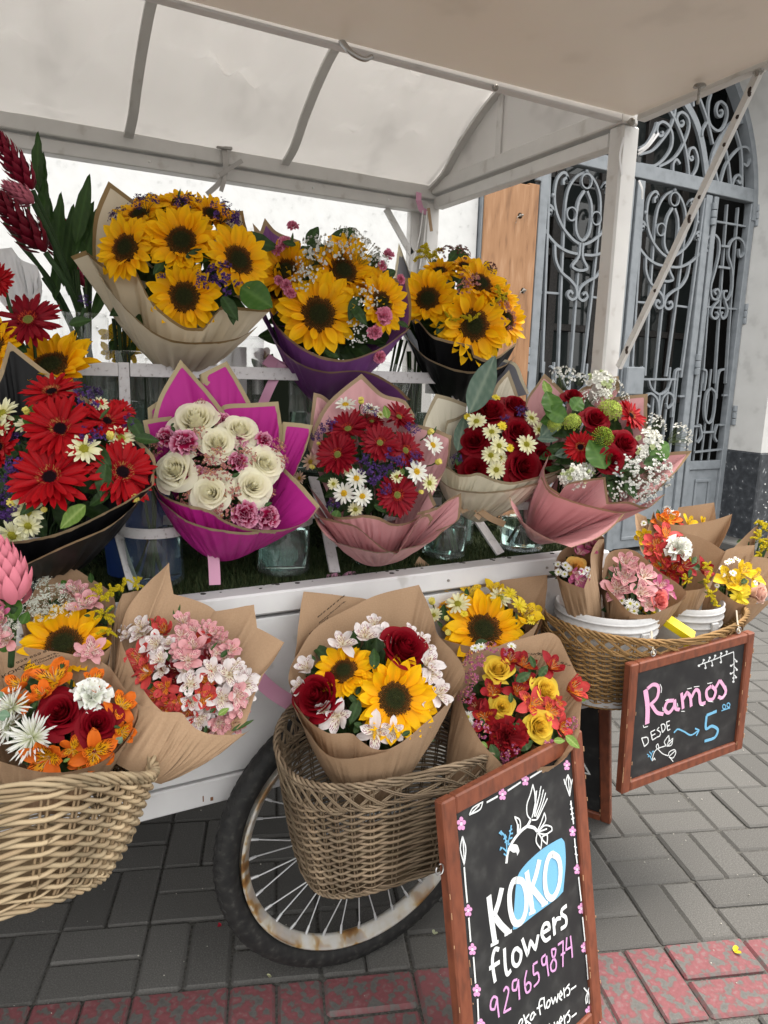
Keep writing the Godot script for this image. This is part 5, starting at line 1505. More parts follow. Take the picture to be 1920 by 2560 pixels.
	chalk(b, "twig_drawing", mats["chalk_blue"], 0.0028, [[-458, 4561, -451, 4767, -499, 4948, -590, 5054], [-419, 4742, -351, 4865, -277, 5044], [-626, 5046, -549, 4969, -573, 5059], [-524, 4889, -438, 4877, -481, 4953], [-498, 4810, -421, 4812], [-358, 4960, -268, 4971], [-339, 4907, -260, 4886], [-373, 4828, -286, 4815], [-575, 4749, -646, 4733, -607, 4774], [-483, 4642, -560, 4731], [-555, 4626, -493, 4565], [-430, 4735, -366, 4743]])
	chalk_fill(b, "full_stop", mats["chalk_white"], [[15, 1237, 5, 1227, -14, 1234, -27, 1252, -25, 1268, -9, 1270, 8, 1256]])
	chalk_fill(b, "blossom", mats["chalk_pink"], [[-1502, 5638, -1519, 5615, -1553, 5617, -1584, 5641, -1595, 5675, -1578, 5698, -1544, 5697, -1512, 5672], [-1444, 5557, -1461, 5533, -1495, 5535, -1527, 5560, -1537, 5593, -1520, 5616, -1486, 5615, -1454, 5591], [-1479, 5475, -1496, 5452, -1531, 5453, -1562, 5478, -1572, 5512, -1555, 5535, -1521, 5534, -1489, 5509], [-1559, 5507, -1576, 5484, -1610, 5485, -1641, 5510, -1651, 5544, -1634, 5567, -1600, 5566, -1569, 5541], [-1573, 5608, -1590, 5585, -1624, 5586, -1655, 5610, -1665, 5644, -1648, 5667, -1614, 5666, -1583, 5641]])
	chalk_fill(b, "blossom_heart", mats["chalk_pale"], [[-1517, 5559, -1532, 5540, -1562, 5541, -1590, 5563, -1599, 5592, -1584, 5611, -1554, 5610, -1526, 5588]])
	chalk_fill(b, "blossom", mats["chalk_pink"], [[-391, 5746, -408, 5724, -441, 5725, -472, 5748, -482, 5779, -466, 5800, -432, 5799, -402, 5777], [-334, 5671, -351, 5649, -384, 5650, -415, 5673, -425, 5704, -409, 5725, -376, 5724, -345, 5702], [-369, 5595, -385, 5574, -419, 5575, -449, 5598, -459, 5629, -443, 5650, -410, 5649, -379, 5627], [-447, 5624, -463, 5603, -496, 5604, -527, 5627, -537, 5658, -520, 5679, -487, 5678, -457, 5655], [-460, 5717, -477, 5696, -510, 5696, -540, 5719, -550, 5750, -534, 5771, -501, 5770, -471, 5748]])
	chalk_fill(b, "blossom_heart", mats["chalk_pale"], [[-406, 5673, -420, 5654, -450, 5656, -477, 5675, -486, 5702, -471, 5720, -442, 5719, -415, 5699]])
	chalk_fill(b, "blossom", mats["chalk_pink"], [[276, 5772, 259, 5751, 225, 5752, 194, 5774, 184, 5804, 200, 5825, 234, 5825, 265, 5803], [334, 5699, 317, 5678, 283, 5679, 252, 5701, 241, 5731, 258, 5752, 292, 5752, 323, 5729], [299, 5625, 283, 5604, 249, 5605, 218, 5627, 207, 5658, 224, 5679, 258, 5678, 289, 5656], [220, 5653, 204, 5632, 170, 5633, 139, 5656, 129, 5686, 145, 5707, 179, 5706, 210, 5684], [206, 5744, 189, 5723, 156, 5724, 125, 5746, 115, 5776, 131, 5797, 164, 5796, 196, 5774]])
	chalk_fill(b, "blossom_heart", mats["chalk_pale"], [[261, 5701, 247, 5683, 217, 5684, 190, 5703, 180, 5729, 195, 5747, 225, 5746, 252, 5727]])
	chalk_fill(b, "blossom", mats["chalk_pink"], [[1589, 5607, 1572, 5587, 1538, 5588, 1506, 5609, 1496, 5638, 1512, 5658, 1546, 5657, 1578, 5636], [1648, 5536, 1631, 5516, 1597, 5518, 1565, 5539, 1554, 5568, 1571, 5588, 1605, 5587, 1637, 5566], [1613, 5466, 1597, 5446, 1562, 5448, 1531, 5469, 1520, 5498, 1537, 5518, 1571, 5517, 1603, 5495], [1533, 5494, 1517, 5474, 1483, 5475, 1451, 5497, 1441, 5526, 1457, 5545, 1491, 5544, 1523, 5523], [1518, 5580, 1502, 5561, 1468, 5562, 1436, 5583, 1426, 5612, 1442, 5631, 1476, 5630, 1508, 5609]])
	chalk_fill(b, "blossom_heart", mats["chalk_pale"], [[1575, 5539, 1560, 5522, 1530, 5523, 1502, 5542, 1493, 5567, 1507, 5583, 1537, 5582, 1565, 5564]])
	chalk_fill(b, "blossom", mats["chalk_pink"], [[1620, 4231, 1603, 4212, 1568, 4216, 1536, 4239, 1526, 4269, 1543, 4288, 1577, 4285, 1609, 4262], [1679, 4156, 1662, 4137, 1628, 4141, 1596, 4164, 1585, 4194, 1602, 4213, 1636, 4210, 1669, 4187], [1645, 4088, 1628, 4069, 1593, 4072, 1561, 4096, 1550, 4126, 1567, 4145, 1602, 4142, 1634, 4118], [1564, 4121, 1547, 4102, 1513, 4105, 1481, 4129, 1470, 4159, 1487, 4177, 1521, 4174, 1553, 4151], [1549, 4209, 1532, 4190, 1498, 4193, 1466, 4217, 1455, 4247, 1472, 4266, 1506, 4263, 1538, 4239]])
	chalk_fill(b, "blossom_heart", mats["chalk_pale"], [[1606, 4163, 1591, 4147, 1560, 4150, 1532, 4171, 1523, 4197, 1537, 4213, 1568, 4210, 1596, 4189]])
	chalk_fill(b, "blossom", mats["chalk_pink"], [[1679, 3416, 1662, 3398, 1627, 3402, 1595, 3427, 1584, 3458, 1601, 3476, 1636, 3472, 1668, 3447], [1739, 3338, 1722, 3320, 1687, 3324, 1655, 3349, 1644, 3380, 1661, 3399, 1696, 3394, 1728, 3369], [1704, 3270, 1687, 3252, 1652, 3256, 1620, 3281, 1609, 3312, 1626, 3331, 1661, 3326, 1693, 3301], [1622, 3306, 1606, 3288, 1571, 3292, 1539, 3317, 1528, 3348, 1545, 3367, 1579, 3362, 1612, 3337], [1607, 3396, 1590, 3378, 1556, 3382, 1524, 3407, 1513, 3438, 1530, 3456, 1564, 3452, 1596, 3427]])
	chalk_fill(b, "blossom_heart", mats["chalk_pale"], [[1665, 3348, 1650, 3332, 1619, 3336, 1591, 3358, 1581, 3385, 1596, 3400, 1626, 3396, 1655, 3374]])
	chalk_fill(b, "blossom", mats["chalk_pink"], [[1732, 2575, 1714, 2555, 1676, 2561, 1640, 2590, 1629, 2624, 1647, 2644, 1685, 2638, 1720, 2609], [1798, 2487, 1780, 2467, 1741, 2474, 1706, 2502, 1694, 2537, 1712, 2556, 1751, 2550, 1786, 2521], [1760, 2413, 1741, 2394, 1703, 2400, 1668, 2429, 1656, 2464, 1674, 2483, 1712, 2477, 1748, 2448], [1671, 2457, 1652, 2437, 1614, 2443, 1579, 2472, 1567, 2506, 1586, 2526, 1623, 2519, 1659, 2491], [1654, 2556, 1635, 2536, 1597, 2543, 1562, 2571, 1551, 2605, 1569, 2625, 1607, 2618, 1642, 2590]])
	chalk_fill(b, "blossom_heart", mats["chalk_pale"], [[1717, 2500, 1700, 2484, 1667, 2490, 1636, 2515, 1625, 2544, 1641, 2561, 1675, 2555, 1706, 2530]])
	chalk_fill(b, "blossom", mats["chalk_pink"], [[1728, 1745, 1711, 1727, 1675, 1734, 1641, 1763, 1630, 1796, 1647, 1814, 1683, 1807, 1717, 1778], [1791, 1659, 1773, 1641, 1737, 1648, 1703, 1677, 1692, 1710, 1710, 1728, 1746, 1721, 1780, 1692], [1755, 1591, 1737, 1573, 1701, 1580, 1667, 1609, 1656, 1642, 1673, 1660, 1709, 1653, 1743, 1624], [1670, 1635, 1652, 1617, 1616, 1624, 1583, 1653, 1572, 1686, 1589, 1704, 1625, 1696, 1658, 1668], [1654, 1730, 1636, 1712, 1600, 1719, 1567, 1748, 1556, 1780, 1573, 1798, 1609, 1791, 1642, 1763]])
	chalk_fill(b, "blossom_heart", mats["chalk_pale"], [[1714, 1675, 1698, 1660, 1666, 1667, 1637, 1691, 1627, 1720, 1642, 1735, 1674, 1728, 1703, 1703]])
	chalk_fill(b, "blossom", mats["chalk_pink"], [[1744, 371, 1724, 351, 1682, 362, 1644, 398, 1631, 436, 1651, 456, 1693, 445, 1731, 410], [1816, 267, 1796, 247, 1754, 259, 1715, 294, 1702, 333, 1723, 353, 1764, 342, 1803, 306], [1774, 190, 1754, 171, 1712, 182, 1674, 218, 1661, 257, 1681, 276, 1723, 265, 1761, 230], [1677, 247, 1657, 228, 1615, 239, 1577, 275, 1564, 313, 1584, 333, 1625, 322, 1664, 286], [1658, 358, 1638, 339, 1597, 350, 1559, 385, 1546, 424, 1566, 443, 1607, 432, 1645, 397]])
	chalk_fill(b, "blossom_heart", mats["chalk_pale"], [[1727, 291, 1709, 274, 1673, 284, 1639, 315, 1627, 349, 1645, 365, 1682, 355, 1716, 324]])
	chalk_fill(b, "blossom", mats["chalk_pink"], [[-1515, 4085, -1530, 4066, -1560, 4069, -1587, 4093, -1596, 4124, -1582, 4143, -1552, 4139, -1524, 4116], [-1464, 4009, -1479, 3990, -1509, 3993, -1537, 4017, -1546, 4048, -1531, 4067, -1501, 4063, -1473, 4039], [-1495, 3939, -1510, 3920, -1540, 3924, -1568, 3948, -1577, 3979, -1562, 3998, -1532, 3994, -1504, 3970], [-1565, 3973, -1580, 3954, -1610, 3958, -1637, 3982, -1646, 4012, -1631, 4031, -1602, 4028, -1574, 4004], [-1577, 4063, -1592, 4044, -1622, 4047, -1649, 4071, -1658, 4102, -1643, 4121, -1614, 4117, -1586, 4093]])
	chalk_fill(b, "blossom_heart", mats["chalk_pale"], [[-1528, 4016, -1541, 4000, -1568, 4003, -1592, 4024, -1600, 4051, -1587, 4067, -1561, 4063, -1536, 4043]])
	chalk_fill(b, "blossom", mats["chalk_pink"], [[-1491, 3374, -1506, 3355, -1536, 3360, -1564, 3385, -1573, 3416, -1558, 3435, -1528, 3430, -1500, 3405], [-1440, 3295, -1455, 3276, -1485, 3281, -1513, 3306, -1522, 3338, -1507, 3356, -1477, 3352, -1449, 3326], [-1471, 3226, -1486, 3208, -1516, 3213, -1544, 3238, -1553, 3269, -1538, 3288, -1508, 3283, -1480, 3258], [-1541, 3263, -1556, 3244, -1586, 3249, -1614, 3274, -1623, 3305, -1608, 3324, -1578, 3319, -1550, 3294], [-1554, 3354, -1568, 3335, -1598, 3340, -1626, 3365, -1635, 3396, -1620, 3415, -1590, 3410, -1562, 3385]])
	chalk_fill(b, "blossom_heart", mats["chalk_pale"], [[-1504, 3305, -1517, 3289, -1544, 3294, -1568, 3316, -1576, 3342, -1563, 3358, -1537, 3354, -1512, 3332]])
	chalk_fill(b, "blossom", mats["chalk_pink"], [[-1463, 2613, -1479, 2594, -1511, 2600, -1540, 2628, -1549, 2661, -1534, 2680, -1502, 2674, -1473, 2647], [-1409, 2528, -1425, 2508, -1457, 2515, -1486, 2543, -1496, 2576, -1480, 2595, -1448, 2589, -1419, 2561], [-1442, 2456, -1458, 2437, -1490, 2443, -1519, 2472, -1528, 2505, -1513, 2524, -1481, 2518, -1452, 2490], [-1516, 2498, -1532, 2479, -1563, 2485, -1592, 2513, -1602, 2546, -1586, 2565, -1555, 2559, -1526, 2531], [-1529, 2595, -1545, 2576, -1576, 2582, -1605, 2609, -1615, 2642, -1599, 2662, -1568, 2656, -1539, 2628]])
	chalk_fill(b, "blossom_heart", mats["chalk_pale"], [[-1477, 2541, -1491, 2525, -1519, 2530, -1545, 2555, -1553, 2583, -1539, 2600, -1511, 2594, -1485, 2570]])
	chalk_fill(b, "blossom", mats["chalk_pink"], [[-1430, 1963, -1445, 1944, -1477, 1951, -1507, 1980, -1516, 2014, -1501, 2033, -1469, 2026, -1439, 1997], [-1375, 1875, -1391, 1856, -1423, 1863, -1453, 1892, -1462, 1926, -1446, 1945, -1414, 1938, -1385, 1909], [-1408, 1804, -1424, 1785, -1456, 1793, -1486, 1822, -1495, 1856, -1479, 1875, -1447, 1867, -1418, 1838], [-1483, 1848, -1499, 1830, -1531, 1837, -1560, 1866, -1569, 1900, -1554, 1919, -1522, 1911, -1493, 1882], [-1496, 1946, -1512, 1927, -1544, 1935, -1573, 1964, -1582, 1997, -1566, 2016, -1535, 2009, -1506, 1980]])
	chalk_fill(b, "blossom_heart", mats["chalk_pale"], [[-1444, 1890, -1457, 1874, -1486, 1881, -1512, 1907, -1520, 1936, -1506, 1952, -1478, 1945, -1452, 1920]])
	chalk(b, "border_line", mats["chalk_white"], 0.0035, [[-885, 5703, -582, 5703], [-304, 5704, 83, 5729], [352, 5716, 724, 5731], [776, 5745, 1084, 5669], [-1584, 4823, -1585, 4494, -1581, 4185], [-1575, 3917, -1578, 3487], [-1540, 3190, -1542, 2718], [-1525, 2422, -1546, 2030], [1558, 4823, 1572, 4590, 1595, 4326], [1589, 4035, 1598, 3762, 1617, 3497], [1629, 3209, 1645, 2918, 1661, 2690], [1663, 2352, 1687, 1833], [1686, 1545, 1698, 1277, 1696, 1015]])
	chalk(b, "border_leaf", mats["chalk_white"], 0.0026, [[1540, 5361, 1451, 5216, 1548, 4916, 1620, 5156, 1540, 5361], [1540, 5361, 1544, 5158, 1548, 4916], [1397, 5323, 1424, 5201], [1671, 5227, 1625, 5124], [-1354, 5659, -1255, 5743, -988, 5753, -1079, 5649, -1354, 5659], [-1295, 5670, -1079, 5731], [-1567, 5361, -1642, 5175, -1580, 4860, -1512, 5120, -1567, 5361], [-1563, 5316, -1567, 5100, -1577, 4885], [1582, 554, 1580, 686, 1672, 779, 1713, 611, 1677, 499], [1539, 919, 1652, 764, 1794, 904], [1626, 555, 1663, 745], [1517, 4763, 1579, 4752], [1509, 4664, 1609, 4652], [1513, 4561, 1613, 4543], [1526, 4455, 1618, 4444], [1549, 3885, 1628, 3827], [1552, 3731, 1642, 3666]])
	screw_eye(b, Vector3(-0.212, 0.50, -0.011), 0.009, Vector3.BACK)
	var prop := Shape.new()
	prop.box(Vector3(0.34, 0.03, 0.018), Transform3D(Basis(), Vector3(0, 0.04, -0.032)), 0.003)
	part(b, "rear_batten", prop.done(), mats["board_wood"])
	b = chalkboard("small framed chalkboard lettered Ramos desde 5 hanging from the right basket", Vector3(1.443, 0.367, -1.06), Basis(Vector3(0.999, 0.032, 0), Vector3(-0.032, 0.999, 0), Vector3(0, 0, 1)), 0.431, 0.321, 0.026)
	chalk(b, "letter", mats["chalk_rosy"], 0.0140, [[-1562, 2469, -1444, 2006, -1412, 1573]])
	chalk(b, "letter", mats["chalk_rosy"], 0.0090, [[-1506, 2473, -1316, 2538, -1136, 2434, -1152, 2174, -1373, 2039], [-1329, 2046, -1110, 1789, -887, 1693], [-566, 1969, -783, 1985, -855, 1813, -703, 1683, -547, 1808, -539, 1980], [-539, 1980, -479, 1747, -331, 1676], [-322, 2103, -255, 1861, -212, 1669], [-244, 1929, -131, 2077, 0, 1942, 74, 1660], [44, 1897, 175, 2071, 312, 1976, 401, 1672, 587, 1635], [743, 2049, 579, 1951, 659, 1726, 854, 1680, 927, 1872, 753, 2047], [880, 1918, 1050, 2139], [1052, 2124, 1207, 1953, 1320, 1776, 1224, 1631, 1042, 1694]])
	chalk(b, "outline_mark", mats["chalk_white"], 0.0018, [[-1090, 2498, -1023, 2382, -1028, 2264], [-1544, 1572, -1507, 1511, -1383, 1507], [-931, 1883, -910, 1775], [-132, 2164, 35, 2151], [105, 2163, 301, 2137], [592, 2143, 767, 2129], [1297, 1933, 1350, 1812], [-277, 1621, -156, 1592], [393, 1620, 521, 1579], [-448, 1872, -413, 1777], [1117, 1593, 1356, 1702], [683, 1659, 865, 1598], [-881, 2043, -768, 2051]])
	chalk(b, "letter", mats["chalk_white"], 0.0026, [[-1560, 1251, -1442, 1006], [-1560, 1251, -1375, 1220, -1329, 1079, -1442, 1006], [-1275, 1332, -1193, 1109], [-1275, 1332, -1134, 1354], [-1242, 1230, -1114, 1248], [-1193, 1109, -1066, 1138], [-1003, 1390, -1069, 1337, -951, 1248, -959, 1156, -1058, 1147], [-949, 1439, -874, 1218], [-949, 1439, -843, 1429, -794, 1312, -874, 1218], [-769, 1463, -701, 1229], [-769, 1463, -655, 1469], [-742, 1344, -651, 1356], [-701, 1229, -620, 1243]])
	chalk(b, "arrow", mats["chalk_blue"], 0.0040, [[-459, 1103, -330, 1162, -87, 1035, 173, 878, 449, 933], [301, 1022, 458, 938], [458, 938, 367, 809]])
	chalk(b, "digit", mats["chalk_blue"], 0.0075, [[1058, 1298, 686, 1273], [686, 1273, 709, 918, 933, 926, 1174, 762, 1083, 574, 705, 574]])
	chalk(b, "digit", mats["chalk_blue"], 0.0028, [[1389, 1339, 1383, 1306, 1357, 1291, 1320, 1300, 1288, 1329, 1272, 1367, 1278, 1400, 1304, 1416, 1340, 1407, 1372, 1378, 1389, 1339], [1553, 1344, 1547, 1311, 1521, 1296, 1484, 1305, 1452, 1334, 1435, 1372, 1441, 1406, 1467, 1421, 1504, 1412, 1537, 1383, 1553, 1344], [1240, 1265, 1565, 1268]])
	chalk(b, "vine_drawing", mats["chalk_white"], 0.0024, [[180, 2697, 708, 2728, 1290, 2777], [1290, 2777, 1476, 2793], [1476, 2793, 1553, 2383, 1599, 1975], [322, 2709, 379, 2788], [537, 2728, 595, 2807], [732, 2737, 789, 2817], [953, 2749, 1011, 2829], [1174, 2775, 1233, 2855], [418, 2710, 474, 2580], [660, 2724, 717, 2593], [977, 2751, 1036, 2619], [1519, 2606, 1626, 2512], [1536, 2495, 1452, 2440], [1553, 2383, 1671, 2287], [1570, 2272, 1474, 2220], [1586, 2160, 1673, 2068]])
	chalk_fill(b, "berry_drawing", mats["chalk_white"], [[427, 2785, 416, 2766, 383, 2767, 354, 2788, 350, 2813, 375, 2823, 410, 2810]])
	chalk_fill(b, "berry_drawing", mats["chalk_white"], [[639, 2805, 627, 2785, 594, 2787, 564, 2808, 561, 2833, 586, 2843, 621, 2830]])
	chalk_fill(b, "berry_drawing", mats["chalk_white"], [[834, 2815, 822, 2795, 788, 2796, 759, 2818, 755, 2843, 781, 2853, 816, 2840]])
	chalk_fill(b, "berry_drawing", mats["chalk_white"], [[1055, 2834, 1043, 2814, 1009, 2816, 979, 2837, 975, 2862, 1001, 2872, 1036, 2860]])
	chalk_fill(b, "berry_drawing", mats["chalk_white"], [[1256, 2837, 1243, 2817, 1209, 2818, 1179, 2840, 1175, 2865, 1201, 2875, 1237, 2863]])
	chalk_fill(b, "berry_drawing", mats["chalk_white"], [[270, 2668, 258, 2649, 225, 2650, 196, 2671, 193, 2696, 218, 2706, 252, 2693]])
	chalk_fill(b, "berry_drawing", mats["chalk_white"], [[515, 2564, 503, 2545, 470, 2547, 441, 2568, 438, 2593, 463, 2603, 497, 2590]])
	chalk_fill(b, "berry_drawing", mats["chalk_white"], [[759, 2577, 747, 2557, 713, 2559, 683, 2580, 680, 2606, 705, 2615, 740, 2603]])
	chalk_fill(b, "berry_drawing", mats["chalk_white"], [[1074, 2597, 1062, 2577, 1028, 2579, 998, 2600, 994, 2625, 1020, 2635, 1055, 2623]])
	chalk_fill(b, "berry_drawing", mats["chalk_white"], [[1680, 2494, 1668, 2474, 1633, 2476, 1601, 2498, 1597, 2524, 1624, 2534, 1661, 2521]])
	chalk_fill(b, "berry_drawing", mats["chalk_white"], [[1486, 2419, 1473, 2399, 1438, 2401, 1407, 2423, 1403, 2449, 1430, 2459, 1466, 2446]])
	chalk_fill(b, "berry_drawing", mats["chalk_white"], [[1727, 2260, 1714, 2240, 1679, 2242, 1647, 2264, 1643, 2290, 1670, 2301, 1707, 2287]])
	chalk_fill(b, "berry_drawing", mats["chalk_white"], [[1507, 2205, 1495, 2185, 1460, 2187, 1429, 2210, 1425, 2236, 1451, 2246, 1488, 2232]])
	chalk_fill(b, "berry_drawing", mats["chalk_white"], [[1643, 1958, 1630, 1938, 1595, 1940, 1563, 1963, 1559, 1989, 1586, 1999, 1623, 1985]])
	chalk_fill(b, "berry_drawing", mats["chalk_white"], [[1727, 2057, 1714, 2037, 1678, 2039, 1647, 2061, 1643, 2087, 1669, 2097, 1707, 2084]])
	chalk_fill(b, "berry_drawing", mats["chalk_white"], [[1627, 2060, 1615, 2040, 1579, 2042, 1548, 2065, 1544, 2091, 1571, 2101, 1608, 2087]])
	chalk(b, "flower_drawing", mats["chalk_white"], 0.0022, [[-1148, 554, -1100, 745, -995, 822, -697, 830], [-697, 830, -769, 937, -718, 1012, -633, 1078, -590, 907, -480, 967, -507, 796, -671, 805], [-664, 821, -601, 999], [-648, 806, -496, 900], [-971, 808, -792, 643, -594, 535], [-594, 535, -558, 632, -395, 641, -335, 535, -418, 432, -565, 491], [-567, 509, -376, 600], [-541, 484, -406, 331], [-1018, 828, -1052, 925, -1001, 964, -952, 845], [-1148, 554, -1086, 618, -1048, 554]])
	chalk(b, "twig_drawing", mats["chalk_blue"], 0.0022, [[-1149, 565, -1230, 693, -1329, 780], [-1205, 669, -1153, 812], [-1255, 718, -1298, 695], [-1189, 735, -1257, 823], [-1174, 801, -1106, 799]])
	screw_eye(b, Vector3(-0.135, 0.321 + 0.010, -0.011), 0.008, Vector3.BACK)
	screw_eye(b, Vector3(0.165, 0.321 + 0.010, -0.011), 0.008, Vector3.BACK)
	for x in [-0.135, 0.165]:
		ribbon(b, [Vector3(x, 0.321 + 0.008, -0.009), Vector3(x + 0.004, 0.321 + 0.03, -0.02), Vector3(x + 0.010, 0.321 + 0.055, -0.03)], 0.009, mat("rag", Color(0.55, 0.48, 0.38), 0.8), Vector3(0.3, 0.1, 0.9), "hanging_tie")
	var ya := deg_to_rad(58.0)
	var x := Vector3(cos(ya), 0, sin(ya))
	var nn := Vector3(-sin(ya), 0, cos(ya))
	var la := deg_to_rad(-22.0)
	var v := Vector3(0, cos(la), 0) - nn * sin(la)
	b = chalkboard("chalkboard seen edge on behind the KOKO board, with one white leaf", Vector3(1.547, 0.0, -1.367) - x * 0.19, Basis(x, v, x.cross(v)), 0.38, 0.50, 0.03)
	chalk(b, "leaf_drawing", mats["chalk_white"], 0.006, [[900, 1900, 1100, 2350, 1300, 1900, 900, 1900]])

# ------------------------------------------------------------------ bouquets
func bouquets_above() -> void:
	var b: Node3D
	var n: Vector3
	var a: Vector3
	b = thing("sunflower_bouquet", "cream wrapped bouquet of sunflowers and purple statice, highest on the cart", "bouquet", Vector3(0.384, 1.291, -1.716), "wrapped bouquets on the upper tier")
	n = Vector3(-0.302, 0.302, 0.905)
	a = Vector3(-0.023, 0.928, 0.373)
	foliage(b, Vector3(-0.006, 0.238, 0.096), n, 0.202, 46, 7205)
	fl(b, "sf", -0.122, 0.248, 0.104, -0.67, 0.24, 0.7, 0.066)
	fl(b, "sf", -0.02, 0.266, 0.153, -0.29, 0.35, 0.89, 0.072)
	fl(b, "sf", -0.021, 0.155, 0.171, -0.38, -0.04, 0.93, 0.070)
	fl(b, "sf", 0.091, 0.236, 0.176, 0.15, 0.25, 0.96, 0.072)
	fl(b, "sf", -0.087, 0.325, 0.063, -0.5, 0.68, 0.54, 0.050)
	fl(b, "sf", -0.004, 0.356, 0.07, -0.2, 0.79, 0.58, 0.045)
	fl(b, "sf", 0.057, 0.336, 0.098, 0.03, 0.69, 0.72, 0.050)
	fl(b, "sf", -0.041, 0.339, 0.068, -0.25, 0.74, 0.62, 0.043)
	fl(b, "st", -0.084, 0.333, 0.099, -0.51, 0.63, 0.58, 0.030)
	fl(b, "st", -0.003, 0.337, 0.134, -0.21, 0.69, 0.69, 0.029)
	fl(b, "st", 0.069, 0.33, 0.148, 0.05, 0.6, 0.8, 0.035)
	fl(b, "st", 0.085, 0.309, 0.148, 0.12, 0.46, 0.88, 0.025)
	fl(b, "st", 0.052, 0.191, 0.197, -0.05, 0.2, 0.98, 0.038)
	fl(b, "st", 0.013, 0.18, 0.208, -0.24, 0.18, 0.95, 0.024)
	fl(b, "st", -0.052, 0.199, 0.158, -0.34, 0.22, 0.91, 0.023)
	fl(b, "st", -0.129, 0.312, 0.065, -0.64, 0.54, 0.54, 0.021)
	lf(b, "lf", -0.02, 0.227, 0.177, n, 0.94, 0.27, 0.22, 0.067)
	lf(b, "lf", 0.064, 0.149, 0.213, n, -0.01, -0.95, 0.31, 0.049)
	lf(b, "lb", 0.087, 0.179, 0.203, n, 0.78, -0.46, 0.42, 0.076)
	lf(b, "lf", -0.068, 0.202, 0.163, n, 0.91, 0.37, 0.18, 0.029)
	lf(b, "lf", -0.054, 0.225, 0.165, n, -0.69, -0.72, 0.01, 0.041)
	lf(b, "ln", -0.018, 0.352, 0.12, n, 0.26, 0.94, -0.23, 0.026)
	lf(b, "lf", 0.045, 0.157, 0.212, n, 0.45, -0.79, 0.41, 0.058)
	sheet(b, "cream", a, 0.0105, 0, 0.026, [-175, 232, 8, -164, 321, -18, -132, 400, -23, -75, 358, -1, -30, 333, 12])
	sheet(b, "cream", a, 0.007, 0, 0.026, [-71, 362, -23, -51, 387, -13, -7, 357, 1])
	sheet(b, "cream", a, 0.007, 0, 0.026, [80, 328, 61, 112, 351, 75, 134, 356, 81, 139, 290, 105, 150, 210, 135])
	sheet(b, "cream", a, 0.0175, 0, 0.034, [-187, 242, 34, -154, 208, 79, -113, 226, 97, -83, 143, 157, -33, 95, 200, 8, 93, 204, 46, 139, 201, 107, 139, 200, 159, 141, 183])
	sheet(b, "cream", a, 0.01925, 0.004, 0.034, [-216, 231, 28, -188, 242, 56, -165, 175, 124, -123, 112, 176, -69, 70, 213, 0, 64, 233, 68, 76, 229, 118, 103, 215])
	ribbon(b, [Vector3(-0.021, 0.023, 0.074), Vector3(0.023, 0.047, 0.103), Vector3(0.046, 0.007, 0.09), Vector3(0.046, -0.029, 0.069)], 0.022, mats["pink_ribbon"], n)
	ribbon(b, [Vector3(-0.058, 0.029, 0.06), Vector3(-0.035, 0.02, 0.092), Vector3(0.003, 0.034, 0.078)], 0.03, mats["pink_ribbon"], n)
	b = thing("sunflower_bouquet", "purple wrapped bouquet of sunflowers, pink carnations and baby breath", "bouquet", Vector3(0.746, 1.237, -1.705), "wrapped bouquets on the upper tier")
	n = Vector3(-0.302, 0.302, 0.905)
	a = Vector3(-0.086, 0.944, 0.319)
	foliage(b, Vector3(-0.023, 0.252, 0.085), n, 0.202, 46, 6708)
	fl(b, "sf", -0.078, 0.194, 0.145, -0.39, 0.12, 0.91, 0.088)
	fl(b, "sf", -0.008, 0.297, 0.122, -0.11, 0.44, 0.89, 0.077)
	fl(b, "sf", -0.129, 0.292, 0.064, -0.61, 0.43, 0.66, 0.071)
	fl(b, "sf", 0.069, 0.226, 0.17, 0.17, 0.21, 0.96, 0.067)
	fl(b, "sf", 0.016, 0.352, 0.084, -0.1, 0.77, 0.63, 0.050)
	fl(b, "sf", -0.145, 0.25, 0.056, -0.76, 0.19, 0.62, 0.054)
	fl(b, "sf", 0.07, 0.26, 0.143, 0.12, 0.48, 0.87, 0.057)
	fl(b, "ca_pink", -0.124, 0.353, 0.054, -0.4, 0.7, 0.59, 0.018)
	fl(b, "ca_pink", -0.143, 0.338, 0.05, -0.63, 0.56, 0.54, 0.013)
	fl(b, "ca_pink", 0.063, 0.197, 0.193, -0.01, 0.26, 0.97, 0.019)
	fl(b, "ca_pink", 0.041, 0.159, 0.193, -0.19, -0.01, 0.98, 0.016)
	fl(b, "ca_pink", 0.057, 0.104, 0.188, -0.18, -0.08, 0.98, 0.014)
	fl(b, "ca_pink", -0.158, 0.264, 0.104, -0.46, 0.29, 0.84, 0.010)
	fl(b, "ca_pink", -0.147, 0.254, 0.116, -0.44, 0.27, 0.85, 0.012)
	fl(b, "ca_pink", -0.14, 0.237, 0.126, -0.43, 0.25, 0.87, 0.012)
	fl(b, "ca_pink", 0.106, 0.342, 0.125, 0.1, 0.55, 0.83, 0.014)
	fl(b, "ca_pink", 0.082, 0.314, 0.142, 0.08, 0.52, 0.85, 0.012)
	fl(b, "ca_pink", -0.098, 0.396, 0.033, -0.27, 0.8, 0.53, 0.014)
	fl(b, "ca_pink", 0.131, 0.288, 0.147, 0.23, 0.4, 0.88, 0.011)
	fl(b, "gy", -0.066, 0.338, 0.115, -0.28, 0.64, 0.72, 0.046)
	fl(b, "gy", -0.096, 0.301, 0.126, -0.4, 0.54, 0.74, 0.038)
	fl(b, "gy", 0.033, 0.34, 0.139, -0.03, 0.62, 0.79, 0.045)
	fl(b, "gy", -0.017, 0.337, 0.121, -0.21, 0.68, 0.7, 0.032)
	fl(b, "gy", -0.114, 0.266, 0.135, -0.39, 0.36, 0.85, 0.029)
	fl(b, "gy", 0.021, 0.237, 0.186, -0.13, 0.24, 0.96, 0.032)
